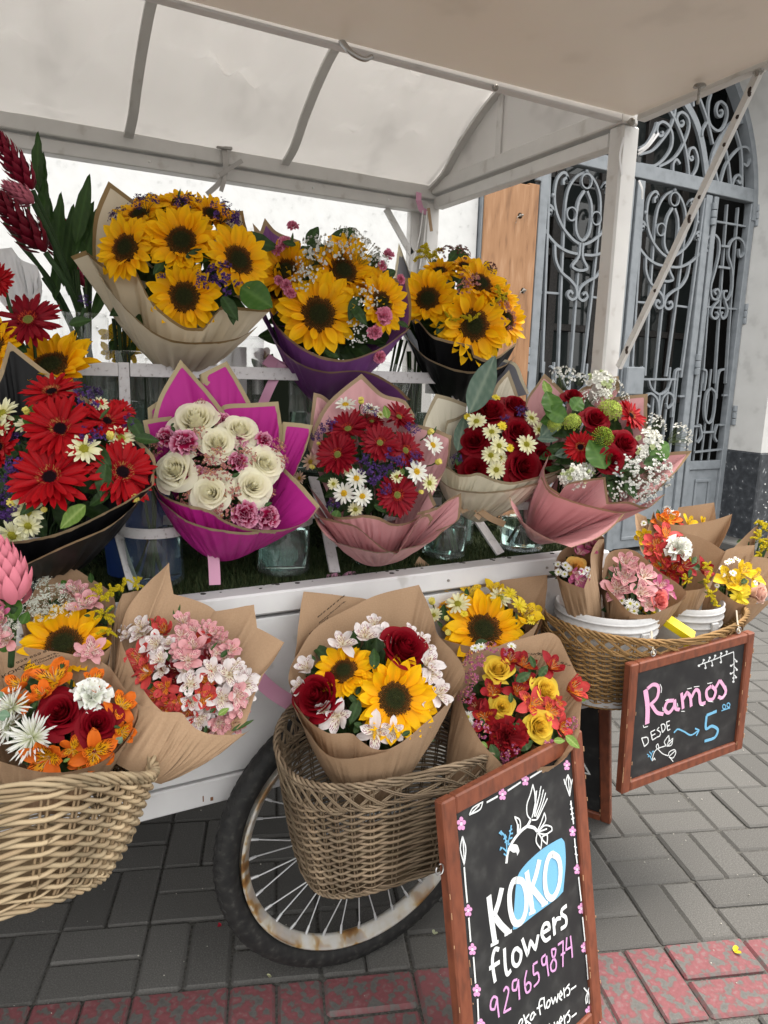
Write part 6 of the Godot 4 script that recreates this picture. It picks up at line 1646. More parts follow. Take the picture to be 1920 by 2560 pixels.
	fl(b, "gy", 0.034, 0.385, 0.073, -0.15, 0.77, 0.62, 0.029)
	fl(b, "gy", 0, 0.154, 0.179, -0.25, -0.02, 0.97, 0.032)
	fl(b, "gy", 0.078, 0.329, 0.135, 0.08, 0.54, 0.84, 0.026)
	lf(b, "lf", -0.089, 0.347, 0.099, n, 0.52, 0.85, -0.11, 0.059)
	lf(b, "lf", 0.002, 0.236, 0.184, n, -0.44, -0.89, 0.15, 0.060)
	lf(b, "lf", -0.015, 0.214, 0.184, n, 0.55, -0.72, 0.42, 0.055)
	lf(b, "lf", -0.073, 0.115, 0.163, n, 0.84, -0.36, 0.4, 0.040)
	lf(b, "lf", 0.102, 0.185, 0.191, n, 0.86, -0.33, 0.4, 0.029)
	lf(b, "ln", -0.12, 0.347, 0.079, n, 0.22, 0.94, -0.24, 0.034)
	lf(b, "lf", -0.111, 0.347, 0.085, n, -0.88, 0.27, -0.38, 0.033)
	sheet(b, "purple", a, 0.007, 0, 0.026, [-158, 237, 12, -163, 335, -22, -174, 409, -40, -154, 391, -38, -145, 422, -34, -115, 393, -26, -61, 376, -13])
	sheet(b, "purple", a, 0.0105, 0, 0.026, [130, 295, 100, 157, 294, 131, 154, 233, 162, 138, 182, 184, 105, 151, 184])
	sheet(b, "purple", a, 0.0175, 0, 0.034, [-177, 276, 26, -179, 231, 73, -177, 178, 114, -137, 128, 155, -81, 99, 183, -20, 96, 199, 63, 128, 199, 140, 177, 187])
	sheet(b, "purple", a, 0.014, 0.004, 0.039, [-183, 233, 38, -188, 167, 108, -152, 97, 166, -91, 69, 207, 0, 71, 231, 67, 42, 241, 109, 9, 243])
	ribbon(b, [Vector3(-0.173, 0.092, 0.055), Vector3(-0.153, 0.076, 0.078), Vector3(-0.102, 0.062, 0.067), Vector3(-0.031, 0.047, 0.041)], 0.03, mats["pink_ribbon"], n)
	ribbon(b, [Vector3(-0.142, 0.082, 0.08), Vector3(-0.17, 0.028, 0.078), Vector3(-0.188, -0.021, 0.066)], 0.022, mats["pink_ribbon"], n)
	b = thing("sunflower_bouquet", "black wrapped bouquet of sunflowers and goldenrod beside the rear post", "bouquet", Vector3(1.149, 1.228, -1.704), "wrapped bouquets on the upper tier")
	n = Vector3(-0.302, 0.302, 0.905)
	a = Vector3(-0.179, 0.936, 0.303)
	foliage(b, Vector3(-0.05, 0.261, 0.084), n, 0.175, 46, 6768)
	fl(b, "sf", -0.16, 0.264, 0.09, -0.59, 0.31, 0.74, 0.073)
	fl(b, "sf", -0.06, 0.202, 0.154, -0.18, 0.09, 0.98, 0.092)
	fl(b, "sf", -0.024, 0.309, 0.126, -0.06, 0.57, 0.82, 0.069)
	fl(b, "sf", -0.104, 0.34, 0.05, -0.39, 0.77, 0.51, 0.046)
	fl(b, "sf", -0.038, 0.356, 0.069, -0.13, 0.78, 0.61, 0.044)
	fl(b, "sf", 0.051, 0.223, 0.142, 0.29, 0.18, 0.94, 0.068)
	fl(b, "sf", -0.114, 0.202, 0.132, -0.46, 0.09, 0.88, 0.047)
	fl(b, "sf", 0.042, 0.282, 0.129, 0.24, 0.44, 0.87, 0.048)
	fl(b, "br", -0.059, 0.382, 0.077, -0.21, 0.77, 0.6, 0.026)
	fl(b, "br", -0.088, 0.383, 0.062, -0.37, 0.77, 0.52, 0.024)
	fl(b, "wx", -0.067, 0.315, 0.135, -0.26, 0.56, 0.79, 0.026)
	fl(b, "wx", 0.029, 0.22, 0.181, 0.23, 0.17, 0.96, 0.026)
	fl(b, "br", 0.009, 0.349, 0.117, 0.05, 0.62, 0.78, 0.019)
	fl(b, "wx", 0.022, 0.254, 0.167, 0.17, 0.23, 0.96, 0.019)
	fl(b, "so", -0.113, 0.381, 0.017, -0.51, 0.69, 0.51, 0.041)
	fl(b, "so", 0.013, 0.277, 0.162, 0.16, 0.32, 0.93, 0.028)
	fl(b, "so", -0.13, 0.211, 0.155, -0.4, 0.17, 0.9, 0.021)
	fl(b, "so", -0.094, 0.212, 0.193, -0.46, 0.32, 0.83, 0.023)
	fl(b, "wx", -0.088, 0.293, 0.148, -0.31, 0.46, 0.83, 0.021)
	lf(b, "lf", -0.104, 0.359, 0.092, n, 0.67, 0.74, -0.02, 0.050)
	lf(b, "lf", -0.105, 0.286, 0.143, n, 0.52, 0.85, -0.11, 0.042)
	lf(b, "lf", -0.135, 0.212, 0.13, n, -0.52, -0.85, 0.11, 0.042)
	lf(b, "lf", -0.022, 0.251, 0.168, n, 0.65, 0.76, -0.03, 0.032)
	sheet(b, "grey", a, 0.007, 0, 0.026, [-215, 213, 12, -199, 322, -19, -181, 414, -33, -158, 342, -12, -129, 339, -12])
	sheet(b, "black", a, 0.01575, 0, 0.034, [-193, 254, 39, -198, 211, 85, -190, 211, 99, -170, 171, 135, -79, 151, 177, -74, 128, 182, -28, 118, 189, 68, 164, 167])
	sheet(b, "black", a, 0.0175, 0.003, 0.034, [-210, 212, 47, -219, 164, 105, -186, 114, 154, -102, 88, 196, -10, 102, 206, 45, 133, 192])
	sheet(b, "grey", a, 0.007, 0, 0.026, [24, 121, 178, 45, 110, 200, 50, 70, 226, 66, 35, 237])
	b = thing("gerbera_bouquet", "black wrapped bouquet of red gerberas with cream daisies at the left edge", "bouquet", Vector3(0.066, 0.927, -1.43), "wrapped bouquets on the middle tier")
	n = Vector3(-0.3, 0.45, 0.841)
	a = Vector3(0.117, 0.957, 0.264)
	foliage(b, Vector3(0.026, 0.217, 0.06), n, 0.153, 26, 6860)
	fl(b, "gr", 0.033, 0.269, 0.11, -0.25, 0.52, 0.82, 0.065)
	fl(b, "gr", 0.029, 0.327, 0.026, -0.26, 0.82, 0.51, 0.054)
	fl(b, "gr", 0.112, 0.279, 0.074, 0.18, 0.69, 0.7, 0.049)
	fl(b, "gr", 0.141, 0.296, 0.044, 0.24, 0.7, 0.68, 0.030)
	fl(b, "gr", 0.011, 0.192, 0.138, -0.3, 0.53, 0.79, 0.070)
	fl(b, "gr", 0.126, 0.196, 0.137, 0.12, 0.41, 0.9, 0.065)
	fl(b, "gr", -0.057, 0.236, 0.074, -0.78, 0.32, 0.53, 0.043)
	fl(b, "gr", -0.06, 0.26, 0.04, -0.7, 0.6, 0.4, 0.039)
	fl(b, "da", -0.052, 0.289, 0.034, -0.49, 0.75, 0.44, 0.032)
	fl(b, "da", 0.065, 0.238, 0.143, -0.11, 0.55, 0.83, 0.026)
	fl(b, "da", 0.13, 0.251, 0.102, 0.16, 0.64, 0.76, 0.024)
	fl(b, "da", -0.026, 0.135, 0.133, -0.37, -0.12, 0.92, 0.027)
	fl(b, "da", -0.049, 0.095, 0.121, -0.45, -0.3, 0.84, 0.026)
	fl(b, "da", -0.025, 0.112, 0.134, -0.3, -0.21, 0.93, 0.021)
	fl(b, "da", -0.013, 0.274, 0.076, -0.38, 0.75, 0.54, 0.022)
	fl(b, "da", -0.056, 0.266, 0.067, -0.6, 0.63, 0.5, 0.019)
	fl(b, "da", 0.102, 0.309, 0.06, 0.06, 0.76, 0.65, 0.016)
	fl(b, "da", 0.123, 0.24, 0.109, 0.09, 0.54, 0.83, 0.014)
	fl(b, "bu", 0.109, 0.256, 0.123, 0.02, 0.62, 0.78, 0.007)
	fl(b, "bu", 0, 0.139, 0.143, -0.24, 0.27, 0.93, 0.005)
	fl(b, "bu", -0.014, 0.295, 0.071, -0.42, 0.69, 0.59, 0.006)
	fl(b, "bu", -0.044, 0.15, 0.122, -0.47, 0.21, 0.85, 0.008)
	fl(b, "bu", 0.14, 0.152, 0.154, 0.11, 0.22, 0.97, 0.008)
	fl(b, "st", 0.084, 0.315, 0.053, -0.01, 0.78, 0.62, 0.031)
	fl(b, "st", -0.043, 0.209, 0.108, -0.53, 0.38, 0.76, 0.026)
	fl(b, "st", 0.082, 0.259, 0.133, -0.08, 0.58, 0.81, 0.023)
	fl(b, "st", -0.055, 0.144, 0.106, -0.63, 0.05, 0.77, 0.034)
	fl(b, "st", -0.027, 0.248, 0.086, -0.47, 0.58, 0.66, 0.019)
	fl(b, "st", 0.156, 0.274, 0.082, 0.23, 0.6, 0.77, 0.018)
	fl(b, "st", -0.039, 0.167, 0.111, -0.55, 0.17, 0.82, 0.023)
	lf(b, "lb", 0.002, 0.268, 0.09, n, -0.17, 0.84, -0.51, 0.049)
	lf(b, "lg", 0.061, 0.147, 0.165, n, -0.77, -0.64, 0.07, 0.055)
	lf(b, "lf", 0.099, 0.212, 0.143, n, -0.27, -0.88, 0.38, 0.058)
	lf(b, "lf", 0.081, 0.242, 0.122, n, 0.46, -0.7, 0.54, 0.052)
	lf(b, "lf", 0.151, 0.252, 0.111, n, 0.93, -0.07, 0.37, 0.043)
	lf(b, "lf", -0.003, 0.158, 0.14, n, -0.82, -0.57, 0.01, 0.043)
	lf(b, "lf", 0.104, 0.165, 0.148, n, -0.86, -0.51, -0.04, 0.043)
	lf(b, "lf", 0.094, 0.189, 0.143, n, 0.48, -0.69, 0.54, 0.032)
	lf(b, "ln", 0.097, 0.283, 0.097, n, 0.63, 0.75, -0.18, 0.031)
	lf(b, "lf", 0.148, 0.287, 0.088, n, 0.35, -0.77, 0.54, 0.050)
	sheet(b, "black", a, 0.0105, 0, 0.026, [-74, 310, -62, -49, 360, -68, -30, 413, -89, 27, 362, -54, 92, 312, -16, 135, 282, 16])
	sheet(b, "black", a, 0.0105, 0, 0.026, [145, 267, 51, 182, 220, 126, 173, 178, 157])
	sheet(b, "black", a, 0.01925, 0.003, 0.034, [183, 207, 121, 170, 178, 168, 89, 141, 194, 11, 110, 195, -68, 94, 163, -94, 93, 130])
	sheet(b, "black", a, 0.0175, 0.003, 0.044, [164, 163, 150, 94, 121, 206, 15, 91, 213, -58, 57, 199, -96, 55, 174])
	b = thing("rose_bouquet", "magenta wrapped bouquet of cream roses and pink edged carnations", "bouquet", Vector3(0.407, 0.935, -1.412), "wrapped bouquets on the middle tier")
	n = Vector3(-0.3, 0.45, 0.841)
	a = Vector3(-0.168, 0.962, 0.217)
	foliage(b, Vector3(-0.033, 0.188, 0.042), n, 0.132, 34, 6158)
	fl(b, "ro_cream", -0.061, 0.271, 0.008, -0.31, 0.74, 0.59, 0.046)
	fl(b, "ro_cream", 0.014, 0.253, 0.051, -0.01, 0.67, 0.74, 0.036)
	fl(b, "ro_cream", -0.037, 0.232, 0.068, -0.27, 0.59, 0.77, 0.033)
	fl(b, "ro_cream", -0.115, 0.181, 0.055, -0.62, 0.39, 0.68, 0.039)
	fl(b, "ro_cream", 0.051, 0.191, 0.09, 0.12, 0.42, 0.9, 0.037)
	fl(b, "ro_cream", -0.059, 0.14, 0.099, -0.41, 0.26, 0.88, 0.039)
	fl(b, "ro_cream", 0.019, 0.153, 0.113, -0.12, 0.35, 0.93, 0.036)
	fl(b, "ca_two", -0.116, 0.235, 0.004, -0.58, 0.61, 0.54, 0.019)
	fl(b, "ca_two", -0.09, 0.228, 0.045, -0.43, 0.55, 0.71, 0.024)
	fl(b, "ca_two", 0.005, 0.229, 0.056, -0.13, 0.61, 0.78, 0.018)
	fl(b, "ca_two", 0.057, 0.233, 0.066, 0.13, 0.57, 0.81, 0.016)
	fl(b, "ca_two", -0.001, 0.194, 0.086, -0.15, 0.5, 0.86, 0.018)
	fl(b, "ca_two", -0.076, 0.165, 0.062, -0.44, 0.39, 0.81, 0.021)
	fl(b, "ca_two", 0, 0.1, 0.12, -0.17, 0.04, 0.98, 0.025)
	fl(b, "ca_two", 0.044, 0.093, 0.123, 0.04, 0.11, 0.99, 0.022)
	fl(b, "ca_two", -0.01, 0.268, 0.019, -0.14, 0.76, 0.64, 0.014)
	fl(b, "ca_two", 0.028, 0.079, 0.115, -0.06, 0.02, 1, 0.011)
	fl(b, "wx", -0.064, 0.248, 0.044, -0.3, 0.64, 0.71, 0.015)
	fl(b, "wx", -0.065, 0.194, 0.09, -0.32, 0.49, 0.81, 0.019)
	fl(b, "wx", -0.044, 0.207, 0.092, -0.28, 0.51, 0.81, 0.018)
	fl(b, "wx", -0.062, 0.182, 0.097, -0.32, 0.4, 0.86, 0.018)
	fl(b, "wx", -0.033, 0.18, 0.107, -0.27, 0.4, 0.88, 0.017)
	fl(b, "wx", -0.023, 0.147, 0.109, -0.26, 0.35, 0.9, 0.018)
	fl(b, "wx", 0.013, 0.206, 0.093, -0.12, 0.51, 0.85, 0.018)
	fl(b, "wx", 0.082, 0.222, 0.071, 0.17, 0.5, 0.85, 0.017)
	fl(b, "wx", 0.087, 0.193, 0.085, 0.17, 0.4, 0.9, 0.015)
	fl(b, "wx", -0.098, 0.134, 0.071, -0.56, 0.18, 0.81, 0.016)
	fl(b, "wx", -0.037, 0.107, 0.112, -0.3, 0.05, 0.95, 0.019)
	fl(b, "wx", -0.136, 0.215, 0.001, -0.68, 0.51, 0.53, 0.017)
	fl(b, "wx", -0.047, 0.302, -0.008, -0.22, 0.85, 0.48, 0.010)
	fl(b, "wx", -0.017, 0.127, 0.104, -0.27, 0.25, 0.93, 0.015)
	fl(b, "wx", -0.078, 0.217, 0.073, -0.34, 0.52, 0.78, 0.011)
	fl(b, "wx", 0.054, 0.136, 0.108, 0.06, 0.25, 0.97, 0.011)
	lf(b, "lf", -0.107, 0.257, 0.008, n, 0.34, -0.77, 0.54, 0.014)
	lf(b, "lf", -0.022, 0.17, 0.113, n, 0.88, 0.47, 0.06, 0.017)
	lf(b, "lf", 0.035, 0.115, 0.13, n, 0.9, 0.42, 0.1, 0.017)
	lf(b, "lf", 0, 0.223, 0.085, n, 0.37, -0.75, 0.54, 0.016)
	lf(b, "lf", -0.024, 0.185, 0.097, n, 0.65, 0.74, -0.16, 0.011)
	lf(b, "lf", -0.102, 0.263, 0.006, n, -0.72, -0.68, 0.11, 0.010)
	sheet(b, "magenta", a, 0.007, 0, 0.034, [22, 303, -71, -33, 354, -71, 21, 384, -56, 57, 303, -23, 60, 282, -22])
	sheet(b, "magenta", a, 0.00525, 0, 0.034, [-133, 246, -72, -134, 287, -83, -114, 300, -82, -97, 278, -88])
	sheet(b, "magenta", a, 0.00875, 0, 0.032, [-128, 238, -66, -126, 269, -70, -109, 315, -77, -67, 383, -81, -18, 319, -47, 19, 265, -28])
	sheet(b, "magenta", a, 0.007, 0, 0.03, [-2, 280, -55, 9, 296, -36, 57, 301, -10, 104, 306, 16, 107, 261, 29, 105, 223, 37])
	sheet(b, "magenta", a, 0.007, 0, 0.032, [105, 219, 27, 110, 266, 27, 134, 265, 49, 158, 262, 71, 135, 213, 89, 108, 165, 93])
	sheet(b, "magenta", a, 0.007, 0, 0.034, [-137, 197, -23, -143, 231, -44, -148, 264, -52, -118, 268, -67, -90, 271, -70])
	sheet(b, "magenta", a, 0.01225, 0, 0.034, [96, 178, 70, 115, 149, 116, 136, 114, 160, 106, 90, 168, 63, 78, 171, 16, 78, 166])
	sheet(b, "magenta", a, 0.0175, 0.003, 0.034, [-146, 162, 16, -144, 144, 50, -129, 131, 86, -104, 124, 111, -70, 116, 133, -47, 99, 144, -20, 86, 155, 21, 77, 163, 43, 74, 166])
	sheet(b, "magenta", a, 0.01575, 0.002, 0.04, [-148, 151, 21, -146, 130, 68, -121, 107, 119, -82, 89, 149, -31, 78, 161, 11, 76, 166])
	ribbon(b, [Vector3(-0.049, 0.045, 0.054), Vector3(-0.045, 0.022, 0.056), Vector3(-0.044, -0.012, 0.062), Vector3(-0.045, -0.047, 0.069)], 0.022, mats["pink_ribbon"], n)
	b = thing("gerbera_bouquet", "dusty pink wrapped bouquet of dark red gerberas, daisies and statice", "bouquet", Vector3(0.749, 0.889, -1.398), "wrapped bouquets on the middle tier")
	n = Vector3(-0.3, 0.45, 0.841)
	a = Vector3(-0.148, 0.982, 0.119)
	foliage(b, Vector3(-0.035, 0.234, 0.028), n, 0.138, 34, 6478)
	fl(b, "gg", -0.084, 0.296, 0.009, -0.45, 0.72, 0.52, 0.050)
	fl(b, "gg", -0.124, 0.246, 0.045, -0.6, 0.42, 0.69, 0.051)
	fl(b, "gg", -0.044, 0.272, 0.08, -0.23, 0.56, 0.8, 0.046)
	fl(b, "gg", 0.016, 0.255, 0.083, 0.09, 0.44, 0.89, 0.047)
	fl(b, "gg", -0.016, 0.166, 0.11, -0.14, 0.25, 0.96, 0.051)
	fl(b, "gg", 0.039, 0.321, 0.01, 0.06, 0.75, 0.66, 0.043)
	fl(b, "gg", -0.021, 0.311, -0.003, -0.19, 0.82, 0.53, 0.031)
	fl(b, "dw", -0.068, 0.345, -0.04, -0.3, 0.85, 0.44, 0.024)
	fl(b, "dw", -0.023, 0.338, -0.006, -0.18, 0.84, 0.51, 0.019)
	fl(b, "dw", 0.092, 0.264, 0.07, 0.19, 0.48, 0.86, 0.024)
	fl(b, "dw", -0.099, 0.201, 0.085, -0.44, 0.41, 0.79, 0.022)
	fl(b, "dw", -0.121, 0.169, 0.073, -0.57, 0.21, 0.79, 0.023)
	fl(b, "dw", -0.09, 0.165, 0.096, -0.38, 0.21, 0.9, 0.021)
	fl(b, "dw", 0.027, 0.214, 0.114, 0.05, 0.34, 0.94, 0.025)
	fl(b, "da", 0.06, 0.188, 0.113, 0.14, 0.23, 0.96, 0.020)
	fl(b, "dp", -0.166, 0.227, 0.001, -0.78, 0.36, 0.5, 0.021)
	fl(b, "dp", -0.187, 0.192, -0.008, -0.85, 0.23, 0.47, 0.016)
	fl(b, "da", -0.097, 0.135, 0.079, -0.4, -0.14, 0.91, 0.016)
	fl(b, "da", -0.017, 0.204, 0.108, -0.16, 0.42, 0.89, 0.014)
	fl(b, "da", -0.138, 0.187, 0.057, -0.65, 0.31, 0.69, 0.013)
	fl(b, "da", -0.112, 0.218, 0.066, -0.37, 0.57, 0.73, 0.013)
	fl(b, "da", -0.009, 0.326, 0.013, -0.11, 0.8, 0.59, 0.012)
	fl(b, "bu", -0.041, 0.353, -0.018, -0.22, 0.83, 0.52, 0.007)
	fl(b, "bu", 0.089, 0.23, 0.097, 0.19, 0.36, 0.91, 0.007)
	fl(b, "bu", -0.168, 0.218, 0.017, -0.74, 0.35, 0.57, 0.005)
	fl(b, "bu", 0.093, 0.29, 0.054, 0.19, 0.57, 0.8, 0.007)
	fl(b, "bu", 0.036, 0.171, 0.118, 0.05, 0.14, 0.99, 0.005)
	fl(b, "bu", -0.146, 0.264, -0.002, -0.69, 0.5, 0.52, 0.004)
	fl(b, "st", -0.119, 0.302, -0.01, -0.55, 0.68, 0.49, 0.021)
	fl(b, "st", -0.041, 0.331, 0.012, -0.22, 0.8, 0.55, 0.020)
	fl(b, "st", 0.05, 0.298, 0.055, 0.08, 0.65, 0.76, 0.019)
	fl(b, "st", -0.139, 0.28, -0.025, -0.66, 0.59, 0.47, 0.017)
	fl(b, "st", -0.073, 0.214, 0.095, -0.32, 0.43, 0.84, 0.027)
	fl(b, "st", -0.018, 0.243, 0.111, -0.08, 0.46, 0.88, 0.025)
	fl(b, "st", 0.022, 0.242, 0.11, 0.05, 0.45, 0.89, 0.018)
	fl(b, "st", -0.046, 0.182, 0.116, -0.29, 0.31, 0.91, 0.014)
	fl(b, "st", -0.137, 0.143, 0.053, -0.61, 0.03, 0.79, 0.016)
	fl(b, "st", -0.084, 0.244, 0.084, -0.33, 0.54, 0.77, 0.014)
	fl(b, "st", -0.04, 0.211, 0.101, -0.2, 0.43, 0.88, 0.018)
	lf(b, "lg", -0.004, 0.319, 0.038, n, -0.01, 0.88, -0.48, 0.033)
	lf(b, "lb", -0.131, 0.133, 0.068, n, -0.5, -0.83, 0.26, 0.025)
	lf(b, "lf", -0.035, 0.205, 0.094, n, 0.86, 0.5, 0.04, 0.026)
	lf(b, "lf", -0.066, 0.147, 0.102, n, 0.72, -0.47, 0.51, 0.029)
	lf(b, "lf", -0.081, 0.274, 0.046, n, -0.6, 0.6, -0.53, 0.018)
	lf(b, "ln", -0.068, 0.228, 0.086, n, 0.19, 0.89, -0.41, 0.026)
	lf(b, "lg", 0.005, 0.207, 0.1, n, -0.29, 0.8, -0.53, 0.019)
	lf(b, "ln", 0.097, 0.284, 0.059, n, 0.55, 0.8, -0.24, 0.026)
	lf(b, "lf", -0.139, 0.149, 0.052, n, -0.35, -0.87, 0.34, 0.024)
	sheet(b, "pink", a, 0.00525, 0, 0.034, [-145, 246, -65, -128, 325, -89, -118, 368, -97, -92, 362, -108, -72, 348, -105])
	sheet(b, "pink", a, 0.0105, 0, 0.034, [-145, 254, -57, -128, 293, -72, -104, 335, -74, -62, 376, -75, -15, 412, -71, 25, 371, -47, 67, 360, -38, 80, 353, -30, 98, 324, -20])
	sheet(b, "pink", a, 0.007, 0, 0.034, [73, 319, -26, 80, 307, 7, 116, 297, 37, 144, 283, 66, 127, 246, 86, 106, 215, 101, 78, 188, 105, 65, 171, 110, 64, 145, 136, 43, 138, 144])
	sheet(b, "pink", a, 0.007, 0, 0.039, [18, 132, 138, 60, 142, 147, 90, 159, 149, 118, 170, 153, 110, 142, 165, 96, 116, 174, 49, 98, 167])
	sheet(b, "pink", a, 0.014, 0.003, 0.034, [-176, 172, 11, -180, 132, 67, -151, 122, 107, -121, 114, 134, -99, 91, 160, -76, 71, 173, -55, 63, 185, -25, 93, 179, 7, 129, 165, 26, 135, 163, 33, 125, 170, 26, 112, 169])
	sheet(b, "pink", a, 0.0105, 0.002, 0.034, [-172, 183, 7, -165, 155, 60, -155, 131, 94, -132, 128, 111, -102, 133, 124, -73, 129, 137, -44, 115, 148, -9, 118, 153, 34, 134, 142])
	sheet(b, "pink", a, 0.0105, 0.002, 0.039, [-178, 128, 46, -181, 105, 93, -169, 87, 125, -121, 71, 157, -79, 64, 169, -23, 71, 180, 30, 80, 182, 65, 102, 171])
	b = thing("rose_bouquet", "ivory wrapped bouquet of red roses and yellow daisies with long gum leaves", "bouquet", Vector3(1.028, 0.964, -1.441), "wrapped bouquets on the middle tier")
	n = Vector3(-0.3, 0.45, 0.841)
	a = Vector3(0.255, 0.908, 0.332)
	foliage(b, Vector3(0.054, 0.193, 0.071), n, 0.124, 26, 7123)
	fl(b, "ro_red", 0.013, 0.259, 0.045, -0.36, 0.75, 0.56, 0.043)
	fl(b, "ro_red", 0.085, 0.273, 0.047, -0.08, 0.79, 0.6, 0.037)
	fl(b, "ro_red", -0.038, 0.191, 0.057, -0.66, 0.46, 0.59, 0.039)
	fl(b, "ro_red", 0.049, 0.218, 0.109, -0.19, 0.55, 0.81, 0.036)
	fl(b, "ro_red", -0.044, 0.127, 0.074, -0.65, 0.22, 0.73, 0.039)
	fl(b, "ro_red", 0.049, 0.137, 0.14, -0.22, 0.22, 0.95, 0.045)
	fl(b, "ro_red", 0.112, 0.157, 0.13, 0.13, 0.32, 0.94, 0.035)
	fl(b, "da", -0.035, 0.236, 0.058, -0.52, 0.65, 0.56, 0.023)
	fl(b, "da", -0.014, 0.214, 0.091, -0.44, 0.57, 0.69, 0.021)
	fl(b, "da", -0.009, 0.184, 0.115, -0.38, 0.45, 0.81, 0.021)
	fl(b, "da", 0.048, 0.189, 0.143, -0.19, 0.45, 0.87, 0.024)
	fl(b, "da", 0.094, 0.246, 0.099, 0, 0.65, 0.76, 0.021)
	fl(b, "da", 0.101, 0.219, 0.122, 0.07, 0.54, 0.84, 0.022)
	fl(b, "da", -0.027, 0.162, 0.11, -0.5, 0.34, 0.8, 0.022)
	fl(b, "da", -0.015, 0.129, 0.118, -0.5, 0.13, 0.86, 0.022)
	fl(b, "yc", 0.016, 0.179, 0.124, -0.33, 0.44, 0.83, 0.011)
	fl(b, "yc", 0.01, 0.228, 0.098, -0.31, 0.65, 0.7, 0.013)
	fl(b, "yc", -0.039, 0.245, 0.028, -0.58, 0.66, 0.48, 0.011)
	fl(b, "yc", 0.043, 0.29, 0.025, -0.22, 0.85, 0.49, 0.012)
	fl(b, "da", 0, 0.156, 0.111, -0.39, 0.34, 0.86, 0.016)
	fl(b, "yc", 0.01, 0.13, 0.121, -0.38, 0.14, 0.91, 0.010)
	fl(b, "st", 0.065, 0.259, 0.096, -0.1, 0.72, 0.68, 0.020)
	fl(b, "st", -0.074, 0.147, 0.039, -0.77, 0.25, 0.58, 0.016)
	fl(b, "st", 0.031, 0.247, 0.081, -0.28, 0.68, 0.68, 0.012)
	lf(b, "eu", -0.046, 0.253, 0.044, n, 0.56, 0.8, -0.23, 0.180)
	lf(b, "eu", 0.086, 0.203, 0.145, n, 0.75, 0.66, -0.09, 0.115)
	lf(b, "eu", 0.121, 0.163, 0.157, n, 0.95, 0.2, 0.23, 0.088)
	lf(b, "eu", 0.076, 0.201, 0.144, n, 0.94, 0.01, 0.33, 0.055)
	lf(b, "lf", 0.106, 0.131, 0.153, n, 0.92, -0.11, 0.39, 0.032)
	lf(b, "eu", -0.076, 0.165, 0.045, n, 0.41, 0.86, -0.31, 0.101)
	lf(b, "lf", 0.011, 0.174, 0.115, n, 0.73, 0.68, -0.1, 0.029)
	lf(b, "lf", -0.08, 0.133, 0.053, n, 0.43, 0.85, -0.3, 0.036)
	sheet(b, "ivory", a, 0.007, 0, 0.034, [-127, 160, -12, -128, 216, -30, -103, 260, -45, -84, 295, -45, -43, 286, -38, -3, 272, -28])
	sheet(b, "ivory", a, 0.007, 0, 0.032, [-81, 152, 8, -79, 209, -9, -68, 233, -18, -35, 241, -23, -1, 253, -29])
	sheet(b, "ivory", a, 0.00525, 0, 0.034, [60, 279, -21, 74, 322, -15, 105, 357, -11, 112, 323, 4, 126, 285, 11])
	sheet(b, "ivory", a, 0.0105, 0, 0.034, [104, 139, 118, 135, 144, 137, 164, 160, 139, 182, 146, 165, 138, 128, 171, 82, 112, 171])
	sheet(b, "ivory", a, 0.01575, 0.003, 0.034, [-128, 133, 38, -115, 134, 66, -108, 121, 99, -89, 121, 117, -65, 125, 124, -38, 113, 146, -1, 107, 162, 52, 117, 170, 110, 129, 172, 182, 145, 165])
	sheet(b, "ivory", a, 0.0175, 0.002, 0.034, [-133, 125, 40, -144, 109, 81, -131, 92, 118, -82, 87, 150, -21, 90, 164, 35, 99, 167, 97, 109, 167])
	ribbon(b, [Vector3(-0.079, 0.03, 0.075), Vector3(-0.057, 0.037, 0.079), Vector3(-0.034, 0.033, 0.089)], 0.016, mats["straw_ribbon"], n)
	ribbon(b, [Vector3(-0.045, 0.037, 0.083), Vector3(-0.035, 0.024, 0.094), Vector3(-0.047, 0.014, 0.094)], 0.016, mats["straw_ribbon"], n)
	ribbon(b, [Vector3(-0.038, 0.033, 0.087), Vector3(-0.022, 0.016, 0.114), Vector3(0.001, 0.004, 0.141)], 0.016, mats["straw_ribbon"], n)

